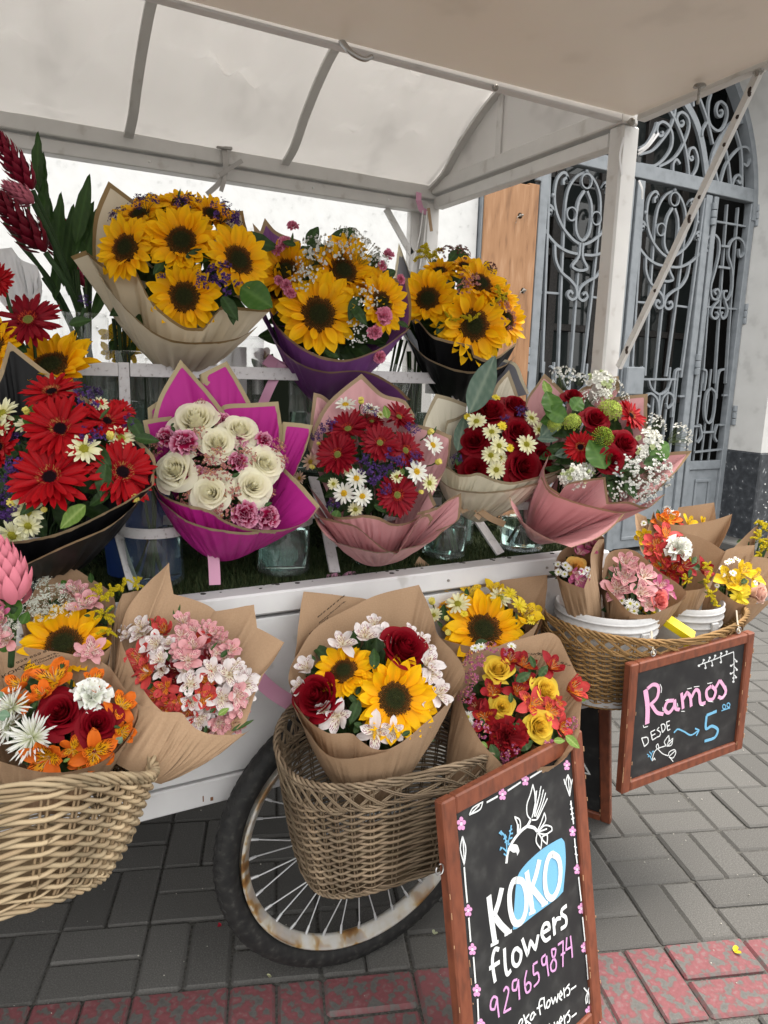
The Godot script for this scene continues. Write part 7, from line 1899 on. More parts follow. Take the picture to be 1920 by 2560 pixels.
func bouquets_below() -> void:
	var b: Node3D
	var n: Vector3
	var a: Vector3
	b = thing("mixed_bouquet", "pale pink wrapped bouquet of red roses, green hydrangea and clouds of baby breath", "bouquet", Vector3(1.209, 0.911, -1.4), "wrapped bouquets on the middle tier")
	n = Vector3(-0.3, 0.45, 0.841)
	a = Vector3(0.113, 0.79, 0.602)
	foliage(b, Vector3(0.034, 0.236, 0.18), n, 0.149, 34, 7614)
	fl(b, "ro_red", 0.005, 0.355, 0.094, -0.29, 0.85, 0.44, 0.024)
	fl(b, "ro_red", -0.001, 0.306, 0.179, -0.3, 0.64, 0.7, 0.033)
	fl(b, "ro_red", 0.041, 0.253, 0.23, -0.12, 0.46, 0.88, 0.036)
	fl(b, "ro_red", -0.001, 0.22, 0.241, -0.3, 0.31, 0.9, 0.032)
	fl(b, "gr", 0.111, 0.312, 0.177, 0.15, 0.61, 0.78, 0.046)
	fl(b, "gr", -0.045, 0.242, 0.183, -0.65, 0.35, 0.68, 0.041)
	fl(b, "hy", -0.043, 0.292, 0.148, -0.5, 0.62, 0.6, 0.023)
	fl(b, "hy", 0.042, 0.318, 0.173, -0.16, 0.72, 0.67, 0.030)
	fl(b, "vi", -0.007, 0.263, 0.207, -0.33, 0.52, 0.79, 0.026)
	fl(b, "hy", -0.074, 0.285, 0.126, -0.65, 0.59, 0.49, 0.018)
	fl(b, "sk", 0.074, 0.38, 0.106, -0.11, 0.84, 0.54, 0.033)
	fl(b, "sk", 0.059, 0.354, 0.138, -0.13, 0.78, 0.61, 0.018)
	fl(b, "sk", 0.113, 0.252, 0.229, 0.11, 0.47, 0.88, 0.033)
	fl(b, "sk", 0.085, 0.229, 0.237, 0.01, 0.39, 0.92, 0.020)
	fl(b, "sk", -0.069, 0.179, 0.203, -0.53, 0.1, 0.84, 0.029)
	fl(b, "sk", -0.086, 0.174, 0.191, -0.68, 0.09, 0.73, 0.019)
	fl(b, "sk", -0.041, 0.192, 0.207, -0.42, 0.21, 0.88, 0.016)
	fl(b, "gy", -0.003, 0.395, 0.063, -0.33, 0.88, 0.34, 0.039)
	fl(b, "gy", 0.106, 0.378, 0.114, -0.02, 0.82, 0.57, 0.033)
	fl(b, "gy", 0.171, 0.289, 0.201, 0.22, 0.55, 0.81, 0.033)
	fl(b, "gy", 0.229, 0.266, 0.228, 0.33, 0.44, 0.84, 0.035)
	fl(b, "gy", 0.062, 0.182, 0.268, -0.03, 0.17, 0.99, 0.051)
	fl(b, "gy", 0.114, 0.189, 0.271, 0.16, 0.17, 0.97, 0.043)
	fl(b, "gy", 0.024, 0.198, 0.257, -0.23, 0.2, 0.95, 0.035)
	fl(b, "gy", 0.003, 0.15, 0.257, -0.27, -0.1, 0.96, 0.027)
	fl(b, "gy", 0.048, 0.148, 0.271, -0.13, -0.1, 0.99, 0.035)
	fl(b, "gy", 0.119, 0.218, 0.253, 0.12, 0.36, 0.93, 0.032)
	fl(b, "gy", 0.025, 0.353, 0.126, -0.23, 0.82, 0.53, 0.024)
	fl(b, "gy", 0.116, 0.355, 0.146, 0.05, 0.75, 0.66, 0.016)
	fl(b, "gy", 0.082, 0.135, 0.276, -0.02, -0.1, 0.99, 0.023)
	fl(b, "gy", 0.038, 0.393, 0.079, -0.18, 0.89, 0.42, 0.021)
	lf(b, "lb", -0.077, 0.313, 0.126, n, -0.01, 0.88, -0.47, 0.061)
	lf(b, "lb", -0.056, 0.302, 0.144, n, -0.74, 0.44, -0.5, 0.058)
	lf(b, "lb", -0.028, 0.199, 0.246, n, -0.14, 0.85, -0.51, 0.077)
	lf(b, "lb", 0.094, 0.227, 0.259, n, 0.88, 0.47, 0.07, 0.066)
	lf(b, "lf", 0.011, 0.169, 0.268, n, 0.51, -0.67, 0.54, 0.048)
	lf(b, "lf", 0.07, 0.209, 0.263, n, 0.95, 0.23, 0.22, 0.059)
	lf(b, "lb", -0.039, 0.322, 0.141, n, 0.72, 0.69, -0.11, 0.046)
	lf(b, "lg", -0.064, 0.351, 0.089, n, -0.02, 0.88, -0.48, 0.045)
	lf(b, "lf", -0.008, 0.144, 0.254, n, 0.04, 0.89, -0.46, 0.033)
	lf(b, "lf", 0.043, 0.209, 0.258, n, -0.95, -0.22, -0.22, 0.053)
	lf(b, "lb", -0.052, 0.3, 0.117, n, -0.95, -0.1, -0.29, 0.047)
	sheet(b, "pink", a, 0.007, 0, 0.034, [-88, 300, 55, -93, 340, 43, -50, 404, 48, -23, 383, 57, 2, 359, 68])
	sheet(b, "pink", a, 0.00525, 0, 0.034, [14, 343, 69, 39, 372, 85, 76, 381, 82])
	sheet(b, "pink", a, 0.00525, 0, 0.034, [101, 353, 94, 101, 399, 105, 123, 404, 116, 129, 371, 118])
	sheet(b, "pink", a, 0.007, 0, 0.034, [105, 313, 129, 102, 354, 129, 134, 359, 150, 171, 363, 167, 166, 308, 177, 159, 251, 193])
	sheet(b, "pink", a, 0.007, 0, 0.034, [149, 220, 206, 191, 231, 239, 224, 236, 266, 187, 202, 271, 155, 179, 272, 101, 143, 278])
	sheet(b, "pink", a, 0.0105, 0, 0.034, [-96, 227, 139, -131, 200, 165, -141, 165, 192, -136, 146, 227, -111, 168, 224, -67, 178, 241, -30, 183, 251, -39, 160, 267, -43, 132, 280, 11, 131, 287, 64, 116, 297, 125, 143, 287])
	sheet(b, "pink", a, 0.0105, 0, 0.036, [-130, 175, 155, -138, 147, 202, -114, 133, 242, -66, 121, 278, -11, 113, 295, 68, 116, 298])
	sheet(b, "pink", a, 0.0042, 0.002, 0.024, [-208, 134, 148, -229, 115, 187, -235, 93, 232, -220, 74, 271, -175, 52, 317, -111, 69, 325, -59, 89, 315, -12, 111, 296])
	b = thing("mixed_bouquet", "brown paper bouquet of two red roses, white chrysanthemums and orange lilies in the pale basket", "bouquet", Vector3(0.046, 0.644, -1.14), "brown paper bouquets in the left basket")
	n = Vector3(-0.22, 0.659, 0.719)
	a = Vector3(0.153, 0.977, 0.146)
	foliage(b, Vector3(0.021, 0.134, 0.02), n, 0.108, 30, 9064)
	fl(b, "ro_red", 0.015, 0.148, 0.038, -0.28, 0.71, 0.65, 0.034)
	fl(b, "ro_red", 0.064, 0.13, 0.062, 0.04, 0.59, 0.81, 0.032)
	fl(b, "mu", -0.024, 0.122, 0.05, -0.5, 0.51, 0.7, 0.040)
	fl(b, "mu", -0.048, 0.153, 0.004, -0.62, 0.71, 0.33, 0.036)
	fl(b, "mu", -0.053, 0.126, 0.007, -0.69, 0.53, 0.5, 0.028)
	fl(b, "ca_white", 0.06, 0.158, 0.029, 0.01, 0.74, 0.67, 0.028)
	fl(b, "al_orange", 0.012, 0.183, -0.011, -0.18, 0.85, 0.5, 0.031)
	fl(b, "al_orange", 0.066, 0.176, 0.011, 0.02, 0.83, 0.56, 0.022)
	fl(b, "al_orange", 0.101, 0.143, 0.045, 0.23, 0.61, 0.75, 0.024)
	fl(b, "al_orange", -0.006, 0.095, 0.071, -0.39, 0.27, 0.88, 0.030)
	fl(b, "al_orange", 0.056, 0.096, 0.085, -0.03, 0.26, 0.96, 0.029)
	fl(b, "al_orange", 0.098, 0.112, 0.069, 0.23, 0.4, 0.88, 0.020)
	fl(b, "al_orange", -0.034, 0.174, -0.024, -0.46, 0.82, 0.33, 0.024)
	fl(b, "al_orange", -0.005, 0.166, 0.002, -0.28, 0.81, 0.51, 0.019)
	fl(b, "al_orange", -0.027, 0.157, 0.001, -0.39, 0.76, 0.51, 0.017)
	fl(b, "al_orange", 0.027, 0.1, 0.069, -0.24, 0.37, 0.9, 0.018)
	fl(b, "al_orange", 0.036, 0.08, 0.083, -0.15, 0.16, 0.97, 0.013)
	lf(b, "lf", 0.024, 0.196, -0.011, n, 0.15, 0.75, -0.64, 0.014)
	lf(b, "er", -0.066, 0.15, 0.016, n, 0.94, -0.05, 0.33, 0.017)
	lf(b, "er", -0.063, 0.164, -0.008, n, 0.16, 0.75, -0.64, 0.013)
	lf(b, "lf", 0.085, 0.127, 0.075, n, 0.89, -0.17, 0.43, 0.010)
	lf(b, "lg", 0.013, 0.093, 0.087, n, 0.93, 0.37, -0.05, 0.010)
	lf(b, "lf", -0.021, 0.153, 0.021, n, 0.58, 0.68, -0.44, 0.014)
	lf(b, "er", 0.087, 0.103, 0.083, n, 0.74, 0.59, -0.32, 0.012)
	lf(b, "lf", -0.04, 0.1, 0.054, n, 0.41, -0.61, 0.68, 0.018)
	sheet(b, "kraft", a, 0.0075, 0, 0.05, [-85, 95, 43, -88, 140, -33, -69, 209, -104, -59, 215, -106, -12, 210, -81, 49, 201, -47, 89, 188, -23, 105, 171, 12, 122, 142, 48, 119, 129, 64, 109, 116, 78, 75, 96, 101, 51, 87, 106])
	sheet(b, "kraft", a, 0.00875, 0, 0.052, [124, 136, 49, 119, 124, 69, 106, 113, 85, 74, 95, 106, 28, 89, 112, -7, 89, 101, -41, 94, 81, -68, 102, 61, -88, 111, 36])
	lettering(b, "929 659 874", Vector3(-0.038, 0.201, -0.05), Vector3(0.96, 0.279, -0.009), n, 0.0079, mats["ink"])
	lettering(b, "kokoflowers_", Vector3(-0.033, 0.196, -0.044), Vector3(0.962, 0.271, -0.001), n, 0.0074, mats["ink"])
	lettering(b, "koko.flowers_", Vector3(-0.029, 0.193, -0.04), Vector3(0.959, 0.284, -0.014), n, 0.0068, mats["ink"])
	lettering(b, "KOKO", Vector3(-0.059, 0.185, -0.041), Vector3(0.936, 0.334, -0.11), n, 0.0113, mats["ink"])
	b = thing("sunflower_bouquet", "brown paper bouquet of one sunflower, white lace flower and goldenrod behind the red roses", "bouquet", Vector3(0.073, 0.717, -1.27), "brown paper bouquets in the left basket")
	n = Vector3(-0.221, 0.621, 0.752)
	a = Vector3(0.097, 0.977, 0.188)
	foliage(b, Vector3(0.016, 0.156, 0.03), n, 0.086, 24, 8565)
	fl(b, "sf", 0.007, 0.134, 0.04, -0.25, 0.69, 0.68, 0.069)
	fl(b, "la", -0.012, 0.206, -0.015, -0.27, 0.85, 0.46, 0.035)
	fl(b, "la", -0.037, 0.192, 0, -0.45, 0.78, 0.44, 0.024)
	fl(b, "la", 0.011, 0.211, 0, -0.16, 0.87, 0.47, 0.020)
	fl(b, "la", -0.022, 0.185, 0.015, -0.39, 0.75, 0.54, 0.020)
	fl(b, "la", 0.021, 0.191, 0.026, -0.1, 0.78, 0.61, 0.017)
	fl(b, "la", -0.006, 0.189, 0.029, -0.36, 0.75, 0.56, 0.014)
	fl(b, "al_pink", 0.034, 0.207, 0.002, -0.06, 0.86, 0.5, 0.022)
	fl(b, "al_pink", 0.041, 0.194, 0.027, 0, 0.77, 0.63, 0.022)
	fl(b, "al_pink", 0.027, 0.213, -0.008, -0.12, 0.9, 0.43, 0.017)
	fl(b, "al_pink", 0.056, 0.194, 0.02, 0.08, 0.76, 0.64, 0.017)
	fl(b, "al_pink", 0.044, 0.135, 0.091, -0.01, 0.45, 0.89, 0.020)
	fl(b, "al_pink", 0.032, 0.133, 0.09, -0.11, 0.46, 0.88, 0.014)
	fl(b, "so", 0.071, 0.2, 0.015, 0.1, 0.8, 0.59, 0.023)
	fl(b, "so", 0.107, 0.204, -0.005, 0.19, 0.81, 0.55, 0.021)
	fl(b, "so", 0.132, 0.205, -0.012, 0.27, 0.79, 0.55, 0.018)
	fl(b, "so", 0.068, 0.177, 0.046, 0.15, 0.67, 0.73, 0.020)
	fl(b, "so", 0.07, 0.155, 0.063, 0.16, 0.53, 0.83, 0.016)
	fl(b, "so", 0.086, 0.202, 0.013, 0.18, 0.75, 0.64, 0.017)
	lf(b, "lf", 0.058, 0.221, 0.001, n, -0.02, 0.77, -0.64, 0.021)
	lf(b, "lf", 0.074, 0.183, 0.043, n, 0.93, 0.37, -0.03, 0.012)
	lf(b, "lf", 0.049, 0.178, 0.046, n, -0.9, 0.17, -0.41, 0.011)
	lf(b, "ln", 0.077, 0.18, 0.046, n, 0.76, 0.59, -0.27, 0.015)
	lf(b, "ln", 0.076, 0.189, 0.038, n, -0.22, -0.78, 0.58, 0.016)
	lf(b, "lb", 0.017, 0.22, -0.007, n, -0.34, 0.67, -0.66, 0.012)
	sheet(b, "kraft", a, 0.005, 0, 0.05, [-51, 157, -31, -25, 207, -51, 8, 255, -67, 51, 226, -44, 93, 195, -19, 97, 174, -1])
	sheet(b, "kraft", a, 0.005, 0, 0.05, [89, 178, 7, 81, 148, 56, 74, 132, 76, 55, 124, 87, 45, 126, 92, 22, 122, 88])
	b = thing("alstroemeria_bouquet", "brown paper bouquet packed with pink, white and coral alstroemeria", "bouquet", Vector3(0.162, 0.674, -1.1), "brown paper bouquets in the left basket")
	n = Vector3(-0.249, 0.578, 0.777)
	a = Vector3(0.596, 0.765, -0.244)
	foliage(b, Vector3(0.098, 0.125, -0.04), n, 0.112, 30, 6356)
	fl(b, "al_coral", 0.069, 0.194, -0.081, -0.33, 0.83, 0.45, 0.020)
	fl(b, "al_coral", 0.027, 0.16, -0.069, -0.61, 0.66, 0.44, 0.024)
	fl(b, "al_coral", 0.031, 0.142, -0.039, -0.61, 0.55, 0.57, 0.022)
	fl(b, "al_coral", 0.041, 0.111, -0.02, -0.54, 0.36, 0.76, 0.019)
	fl(b, "al_coral", 0.059, 0.096, -0.003, -0.43, 0.25, 0.87, 0.019)
	fl(b, "al_coral", 0.117, 0.127, 0.006, -0.11, 0.53, 0.84, 0.019)
	fl(b, "al_coral", 0.11, 0.107, 0.016, -0.14, 0.38, 0.92, 0.019)
	fl(b, "al_coral", 0.085, 0.086, 0.011, -0.3, 0.14, 0.94, 0.017)
	fl(b, "al_coral", 0.124, 0.181, -0.046, -0.07, 0.82, 0.57, 0.016)
	fl(b, "al_coral", 0.054, 0.124, -0.012, -0.46, 0.46, 0.76, 0.017)
	fl(b, "al_coral", 0.071, 0.105, 0.006, -0.31, 0.34, 0.89, 0.014)
	fl(b, "al_white", 0.035, 0.189, -0.099, -0.5, 0.79, 0.35, 0.021)
	fl(b, "al_white", 0.051, 0.18, -0.063, -0.43, 0.74, 0.51, 0.019)
	fl(b, "al_white", 0.052, 0.164, -0.035, -0.42, 0.67, 0.62, 0.017)
	fl(b, "al_white", 0.053, 0.146, -0.029, -0.44, 0.58, 0.69, 0.014)
	fl(b, "al_white", 0.091, 0.131, 0.006, -0.24, 0.54, 0.81, 0.020)
	fl(b, "al_white", 0.127, 0.147, 0.003, -0.04, 0.61, 0.79, 0.017)
	fl(b, "al_white", 0.156, 0.135, 0.005, 0.17, 0.55, 0.82, 0.024)
	fl(b, "al_white", 0.177, 0.115, 0.008, 0.25, 0.44, 0.86, 0.023)
	fl(b, "al_white", 0.138, 0.103, 0.022, 0.06, 0.35, 0.94, 0.021)
	fl(b, "al_white", 0.09, 0.102, 0.013, -0.27, 0.29, 0.92, 0.017)
	fl(b, "al_white", 0.099, 0.073, 0.021, -0.19, 0.03, 0.98, 0.019)
	fl(b, "al_white", 0.182, 0.095, 0.018, 0.3, 0.33, 0.89, 0.012)
	fl(b, "al_white", 0.088, 0.148, -0.007, -0.23, 0.63, 0.74, 0.015)
	fl(b, "al_white", 0.07, 0.18, -0.052, -0.31, 0.79, 0.53, 0.014)
	fl(b, "al_white", 0.015, 0.183, -0.111, -0.62, 0.73, 0.28, 0.012)
	fl(b, "al_white", 0.173, 0.143, -0.009, 0.19, 0.62, 0.76, 0.012)
	fl(b, "al_white", 0.114, 0.087, 0.018, -0.07, 0.22, 0.97, 0.015)
	fl(b, "al_pink", 0.101, 0.206, -0.082, -0.16, 0.88, 0.44, 0.018)
	fl(b, "al_pink", 0.092, 0.191, -0.055, -0.22, 0.82, 0.52, 0.019)
	fl(b, "al_pink", 0.139, 0.189, -0.052, 0.02, 0.81, 0.58, 0.020)
	fl(b, "al_pink", 0.103, 0.178, -0.027, -0.18, 0.74, 0.65, 0.023)
	fl(b, "al_pink", 0.092, 0.164, -0.013, -0.22, 0.66, 0.72, 0.021)
	fl(b, "al_pink", 0.155, 0.176, -0.037, 0.1, 0.74, 0.66, 0.018)
	fl(b, "al_pink", 0.168, 0.164, -0.026, 0.18, 0.68, 0.71, 0.018)
	fl(b, "al_pink", 0.113, 0.194, -0.062, -0.12, 0.84, 0.53, 0.014)
	fl(b, "al_pink", 0.163, 0.103, 0.023, 0.2, 0.36, 0.91, 0.019)
	fl(b, "al_pink", 0.164, 0.084, 0.024, 0.19, 0.23, 0.95, 0.017)
	fl(b, "al_pink", 0.13, 0.065, 0.029, -0.04, 0.02, 1, 0.019)
	fl(b, "al_pink", 0.152, 0.064, 0.031, 0.13, 0.09, 0.99, 0.019)
	fl(b, "al_pink", 0.125, 0.053, 0.032, -0.06, -0.08, 1, 0.014)
	fl(b, "al_pink", 0.141, 0.198, -0.062, 0.03, 0.85, 0.52, 0.011)
	fl(b, "al_pink", 0.081, 0.174, -0.031, -0.23, 0.73, 0.64, 0.014)
	fl(b, "al_pink", 0.141, 0.166, -0.019, 0.02, 0.7, 0.72, 0.014)
	fl(b, "al_wine", 0.133, 0.156, -0.021, -0.03, 0.69, 0.72, 0.018)
	fl(b, "al_wine", 0.067, 0.145, -0.031, -0.37, 0.62, 0.69, 0.016)
	fl(b, "al_wine", 0.073, 0.13, -0.017, -0.29, 0.55, 0.78, 0.014)
	fl(b, "al_coral", 0.061, 0.193, -0.097, -0.35, 0.83, 0.43, 0.019)
	fl(b, "al_coral", 0.023, 0.151, -0.063, -0.62, 0.64, 0.46, 0.021)
	fl(b, "al_coral", 0.043, 0.113, -0.028, -0.54, 0.38, 0.75, 0.017)
	fl(b, "al_coral", 0.05, 0.087, -0.001, -0.45, 0.22, 0.86, 0.017)
	fl(b, "al_coral", 0.08, 0.083, 0.011, -0.31, 0.13, 0.94, 0.015)
	fl(b, "al_coral", 0.075, 0.097, 0, -0.31, 0.33, 0.89, 0.012)
	fl(b, "al_white", 0.036, 0.198, -0.108, -0.5, 0.8, 0.33, 0.019)
	fl(b, "al_white", 0.048, 0.149, -0.046, -0.44, 0.65, 0.62, 0.016)
	fl(b, "al_white", 0.128, 0.138, -0.012, -0.05, 0.62, 0.79, 0.016)
	fl(b, "al_white", 0.153, 0.122, -0.004, 0.15, 0.54, 0.83, 0.022)
	fl(b, "al_white", 0.183, 0.118, 0.003, 0.26, 0.45, 0.85, 0.021)
	fl(b, "al_white", 0.135, 0.086, 0.015, 0.05, 0.33, 0.94, 0.019)
	fl(b, "al_white", 0.085, 0.095, 0.002, -0.29, 0.29, 0.91, 0.015)
	fl(b, "al_white", 0.107, 0.076, 0.019, -0.17, 0.04, 0.98, 0.017)
	fl(b, "al_white", 0.081, 0.149, -0.028, -0.26, 0.65, 0.71, 0.014)
	fl(b, "al_white", 0.014, 0.187, -0.129, -0.62, 0.74, 0.26, 0.011)
	fl(b, "al_white", 0.176, 0.134, -0.001, 0.2, 0.6, 0.78, 0.011)
	fl(b, "al_pink", 0.085, 0.178, -0.054, -0.24, 0.81, 0.54, 0.017)
	fl(b, "al_pink", 0.15, 0.186, -0.046, 0.04, 0.81, 0.59, 0.018)
	fl(b, "al_pink", 0.101, 0.171, -0.051, -0.2, 0.75, 0.63, 0.021)
	fl(b, "al_pink", 0.11, 0.157, -0.037, -0.19, 0.68, 0.71, 0.019)
	fl(b, "al_pink", 0.145, 0.17, -0.037, 0.08, 0.74, 0.67, 0.016)
	fl(b, "al_pink", 0.154, 0.153, -0.021, 0.16, 0.67, 0.73, 0.016)
	fl(b, "al_pink", 0.105, 0.201, -0.085, -0.14, 0.86, 0.5, 0.013)
	fl(b, "al_pink", 0.153, 0.084, 0.018, 0.17, 0.24, 0.96, 0.016)
	fl(b, "al_pink", 0.153, 0.055, 0.03, 0.13, 0.08, 0.99, 0.017)
	fl(b, "al_pink", 0.137, 0.197, -0.074, 0.01, 0.86, 0.51, 0.010)
	fl(b, "al_pink", 0.075, 0.16, -0.039, -0.25, 0.72, 0.65, 0.013)
	fl(b, "al_pink", 0.133, 0.168, -0.038, 0, 0.72, 0.7, 0.013)
	fl(b, "al_wine", 0.126, 0.146, -0.022, -0.05, 0.68, 0.73, 0.016)
	fl(b, "al_wine", 0.076, 0.145, -0.022, -0.35, 0.61, 0.71, 0.014)
	fl(b, "al_wine", 0.082, 0.127, -0.011, -0.27, 0.54, 0.8, 0.012)
	lf(b, "lf", 0.065, 0.16, -0.03, n, -0.04, 0.8, -0.6, 0.021)
	lf(b, "lg", 0.126, 0.084, 0.039, n, 0.9, 0.43, -0.03, 0.020)
	lf(b, "lf", 0.105, 0.056, 0.037, n, 0.29, 0.81, -0.51, 0.013)
	lf(b, "lf", 0.079, 0.116, 0.014, n, 0.35, 0.8, -0.48, 0.017)
	lf(b, "ln", 0.129, 0.17, -0.02, n, 0.75, 0.62, -0.22, 0.021)
	lf(b, "ln", 0.146, 0.054, 0.043, n, 0.94, 0.33, 0.06, 0.040)
	lf(b, "ln", 0.088, 0.209, -0.085, n, 0, 0.8, -0.6, 0.019)
	lf(b, "ln", 0.095, 0.214, -0.091, n, 0.3, 0.81, -0.51, 0.021)
	lf(b, "ln", 0.05, 0.199, -0.094, n, 0.02, 0.81, -0.59, 0.017)
	lf(b, "ln", 0.057, 0.206, -0.1, n, 0.54, 0.75, -0.39, 0.011)
	lf(b, "lf", 0.145, 0.16, -0.011, n, 0.8, 0.58, -0.17, 0.019)
	lf(b, "lf", 0.03, 0.121, -0.02, n, 0.55, 0.75, -0.38, 0.016)
	lf(b, "lf", 0.115, 0.086, 0.029, n, 0.87, 0.49, -0.09, 0.012)
	sheet(b, "kraft", a, 0.005, 0, 0.05, [-25, 133, -85, -12, 162, -116, 8, 210, -171, 21, 234, -184, 54, 235, -187, 73, 217, -180])
	sheet(b, "kraft", a, 0.00375, 0, 0.05, [145, 196, -142, 172, 205, -114, 230, 215, -90, 226, 178, -64, 221, 154, -60])
	sheet(b, "kraft", a, 0.0075, 0, 0.05, [45, 94, 12, 31, 109, -9, 16, 134, -45, 7, 163, -88, 6, 184, -113, 17, 209, -141, 46, 239, -167, 76, 264, -176, 100, 285, -177, 100, 257, -169, 102, 232, -157, 133, 222, -145, 159, 210, -128, 180, 193, -103, 224, 182, -68, 260, 164, -24, 233, 140, -7, 214, 122, 0, 191, 94, 22, 170, 67, 45])
	sheet(b, "kraft", a, 0.01, 0, 0.05, [-21, 150, -96, -20, 129, -63, -10, 113, -38, 14, 103, -10, 45, 96, 15, 70, 95, 28, 78, 84, 39, 91, 71, 48, 117, 60, 55, 159, 55, 59, 172, 57, 57])
	b = thing("mixed_bouquet", "brown paper bouquet of two sunflowers and two red roses ringed with white lilies", "bouquet", Vector3(0.605, 0.499, -1.14), "brown paper bouquets in the middle basket")
	n = Vector3(-0.28, 0.6, 0.75)
	a = Vector3(-0.039, 0.991, 0.127)
	foliage(b, Vector3(-0.009, 0.234, 0.03), n, 0.155, 34, 7736)
	fl(b, "sf", 0.008, 0.222, 0.078, -0.16, 0.52, 0.84, 0.074)
	fl(b, "sf", -0.065, 0.264, 0.015, -0.45, 0.8, 0.4, 0.055)
	fl(b, "ro_side", 0.045, 0.298, 0.039, 0.06, 0.76, 0.65, 0.053)
	fl(b, "ro_side", -0.12, 0.228, 0.025, -0.65, 0.6, 0.46, 0.051)
	fl(b, "al_white", -0.057, 0.309, -0.011, -0.38, 0.82, 0.44, 0.023)
	fl(b, "al_white", -0.014, 0.32, -0.002, -0.2, 0.85, 0.49, 0.027)
	fl(b, "al_white", 0.025, 0.316, 0.007, -0.05, 0.83, 0.56, 0.023)
	fl(b, "al_white", 0.014, 0.334, -0.019, -0.13, 0.89, 0.44, 0.017)
	fl(b, "al_white", 0.092, 0.293, 0.041, 0.16, 0.71, 0.68, 0.020)
	fl(b, "al_white", 0.083, 0.272, 0.069, 0.15, 0.65, 0.75, 0.025)
	fl(b, "al_white", 0.085, 0.257, 0.081, 0.18, 0.58, 0.8, 0.020)
	fl(b, "al_white", 0.089, 0.226, 0.102, 0.19, 0.46, 0.87, 0.025)
	fl(b, "al_white", -0.123, 0.267, -0.023, -0.63, 0.7, 0.35, 0.021)
	fl(b, "al_white", -0.143, 0.238, -0.011, -0.75, 0.56, 0.37, 0.016)
	fl(b, "al_white", -0.101, 0.204, 0.065, -0.58, 0.3, 0.76, 0.025)
	fl(b, "al_white", -0.118, 0.213, 0.049, -0.68, 0.38, 0.64, 0.017)
	fl(b, "al_white", -0.045, 0.18, 0.106, -0.35, 0.19, 0.92, 0.026)
	fl(b, "al_white", -0.013, 0.178, 0.111, -0.19, 0.19, 0.96, 0.019)
	fl(b, "al_white", 0.075, 0.318, 0.014, 0.06, 0.83, 0.56, 0.017)
	fl(b, "al_white", 0.093, 0.306, 0.029, 0.13, 0.77, 0.63, 0.015)
	fl(b, "al_white", 0.068, 0.208, 0.104, 0.13, 0.36, 0.93, 0.016)
	lf(b, "lf", -0.023, 0.275, 0.055, n, 0.26, 0.8, -0.54, 0.042)
	lf(b, "lf", -0.078, 0.196, 0.086, n, 0.81, -0.27, 0.52, 0.020)
	lf(b, "lf", -0.002, 0.175, 0.126, n, 0.94, 0.31, 0.1, 0.019)
	lf(b, "lf", -0.073, 0.235, 0.054, n, 0.49, -0.58, 0.65, 0.024)
	lf(b, "lf", -0.059, 0.228, 0.066, n, -0.55, -0.74, 0.39, 0.045)
	lf(b, "lf", -0.059, 0.233, 0.055, n, 0.64, 0.7, -0.32, 0.020)
	lf(b, "lf", -0.109, 0.279, -0.017, n, -0.28, 0.7, -0.66, 0.013)
	lf(b, "lg", -0.094, 0.21, 0.06, n, 0.24, 0.8, -0.55, 0.013)
	lf(b, "lf", -0.078, 0.178, 0.088, n, 0.7, 0.66, -0.27, 0.024)
	sheet(b, "kraft", a, 0.005, 0, 0.05, [-132, 264, -67, -107, 313, -110, -80, 372, -146, -25, 363, -132, 39, 353, -107, 65, 338, -92])
	sheet(b, "kraft", a, 0.00875, 0, 0.05, [-156, 219, 6, -159, 243, -24, -149, 260, -42, -127, 277, -62, -96, 303, -84, -57, 324, -93, -16, 341, -91, 58, 369, -80, 131, 387, -53, 139, 354, -31, 143, 324, -12, 140, 299, 14, 152, 279, 48, 156, 261, 75, 153, 248, 89, 136, 229, 102, 102, 213, 116])
	sheet(b, "kraft", a, 0.01125, 0, 0.052, [-159, 234, -16, -159, 219, 9, -149, 203, 40, -135, 191, 69, -121, 185, 84, -89, 186, 99, -78, 177, 115, -62, 167, 130, -39, 165, 140, -4, 172, 138, 36, 187, 132, 86, 207, 120, 138, 231, 101])
	sheet(b, "kraft", a, 0.0075, 0, 0.054, [-161, 214, 8, -155, 190, 58, -144, 167, 99, -122, 159, 123, -80, 160, 138, -37, 165, 146])
	lettering(b, "929 659 874", Vector3(-0.066, 0.327, -0.11), Vector3(0.872, 0.467, -0.148), n, 0.0101, mats["ink"])
	lettering(b, "kokoflowers_", Vector3(-0.066, 0.318, -0.102), Vector3(0.865, 0.477, -0.155), n, 0.0097, mats["ink"])
	lettering(b, "KOKO", Vector3(-0.091, 0.3, -0.093), Vector3(0.847, 0.513, -0.141), n, 0.0152, mats["ink"])
	b = thing("sunflower_bouquet", "brown paper bouquet of sunflower and yellow daisies standing behind the yellow roses", "bouquet", Vector3(0.945, 0.517, -1.285), "brown paper bouquets in the middle basket")
	n = Vector3(-0.281, 0.621, 0.732)
	a = Vector3(0.03, 0.994, 0.102)
	foliage(b, Vector3(0.007, 0.243, 0.025), n, 0.131, 24, 8187)
	fl(b, "sf", -0.007, 0.229, 0.048, -0.27, 0.67, 0.69, 0.089)
	fl(b, "sf", -0.073, 0.272, -0.066, -0.46, 0.82, 0.33, 0.048)
	fl(b, "da", -0.052, 0.283, 0.007, -0.35, 0.79, 0.5, 0.027)
	fl(b, "da", 0.053, 0.289, 0.024, -0.09, 0.84, 0.53, 0.026)
	fl(b, "yc", 0.081, 0.278, 0.059, 0.06, 0.75, 0.66, 0.023)
	fl(b, "yc", 0.081, 0.296, 0.023, 0, 0.83, 0.55, 0.021)
	fl(b, "da", -0.102, 0.257, -0.013, -0.59, 0.71, 0.38, 0.019)
	fl(b, "al_yellow", 0.097, 0.254, 0.063, 0.13, 0.66, 0.74, 0.036)
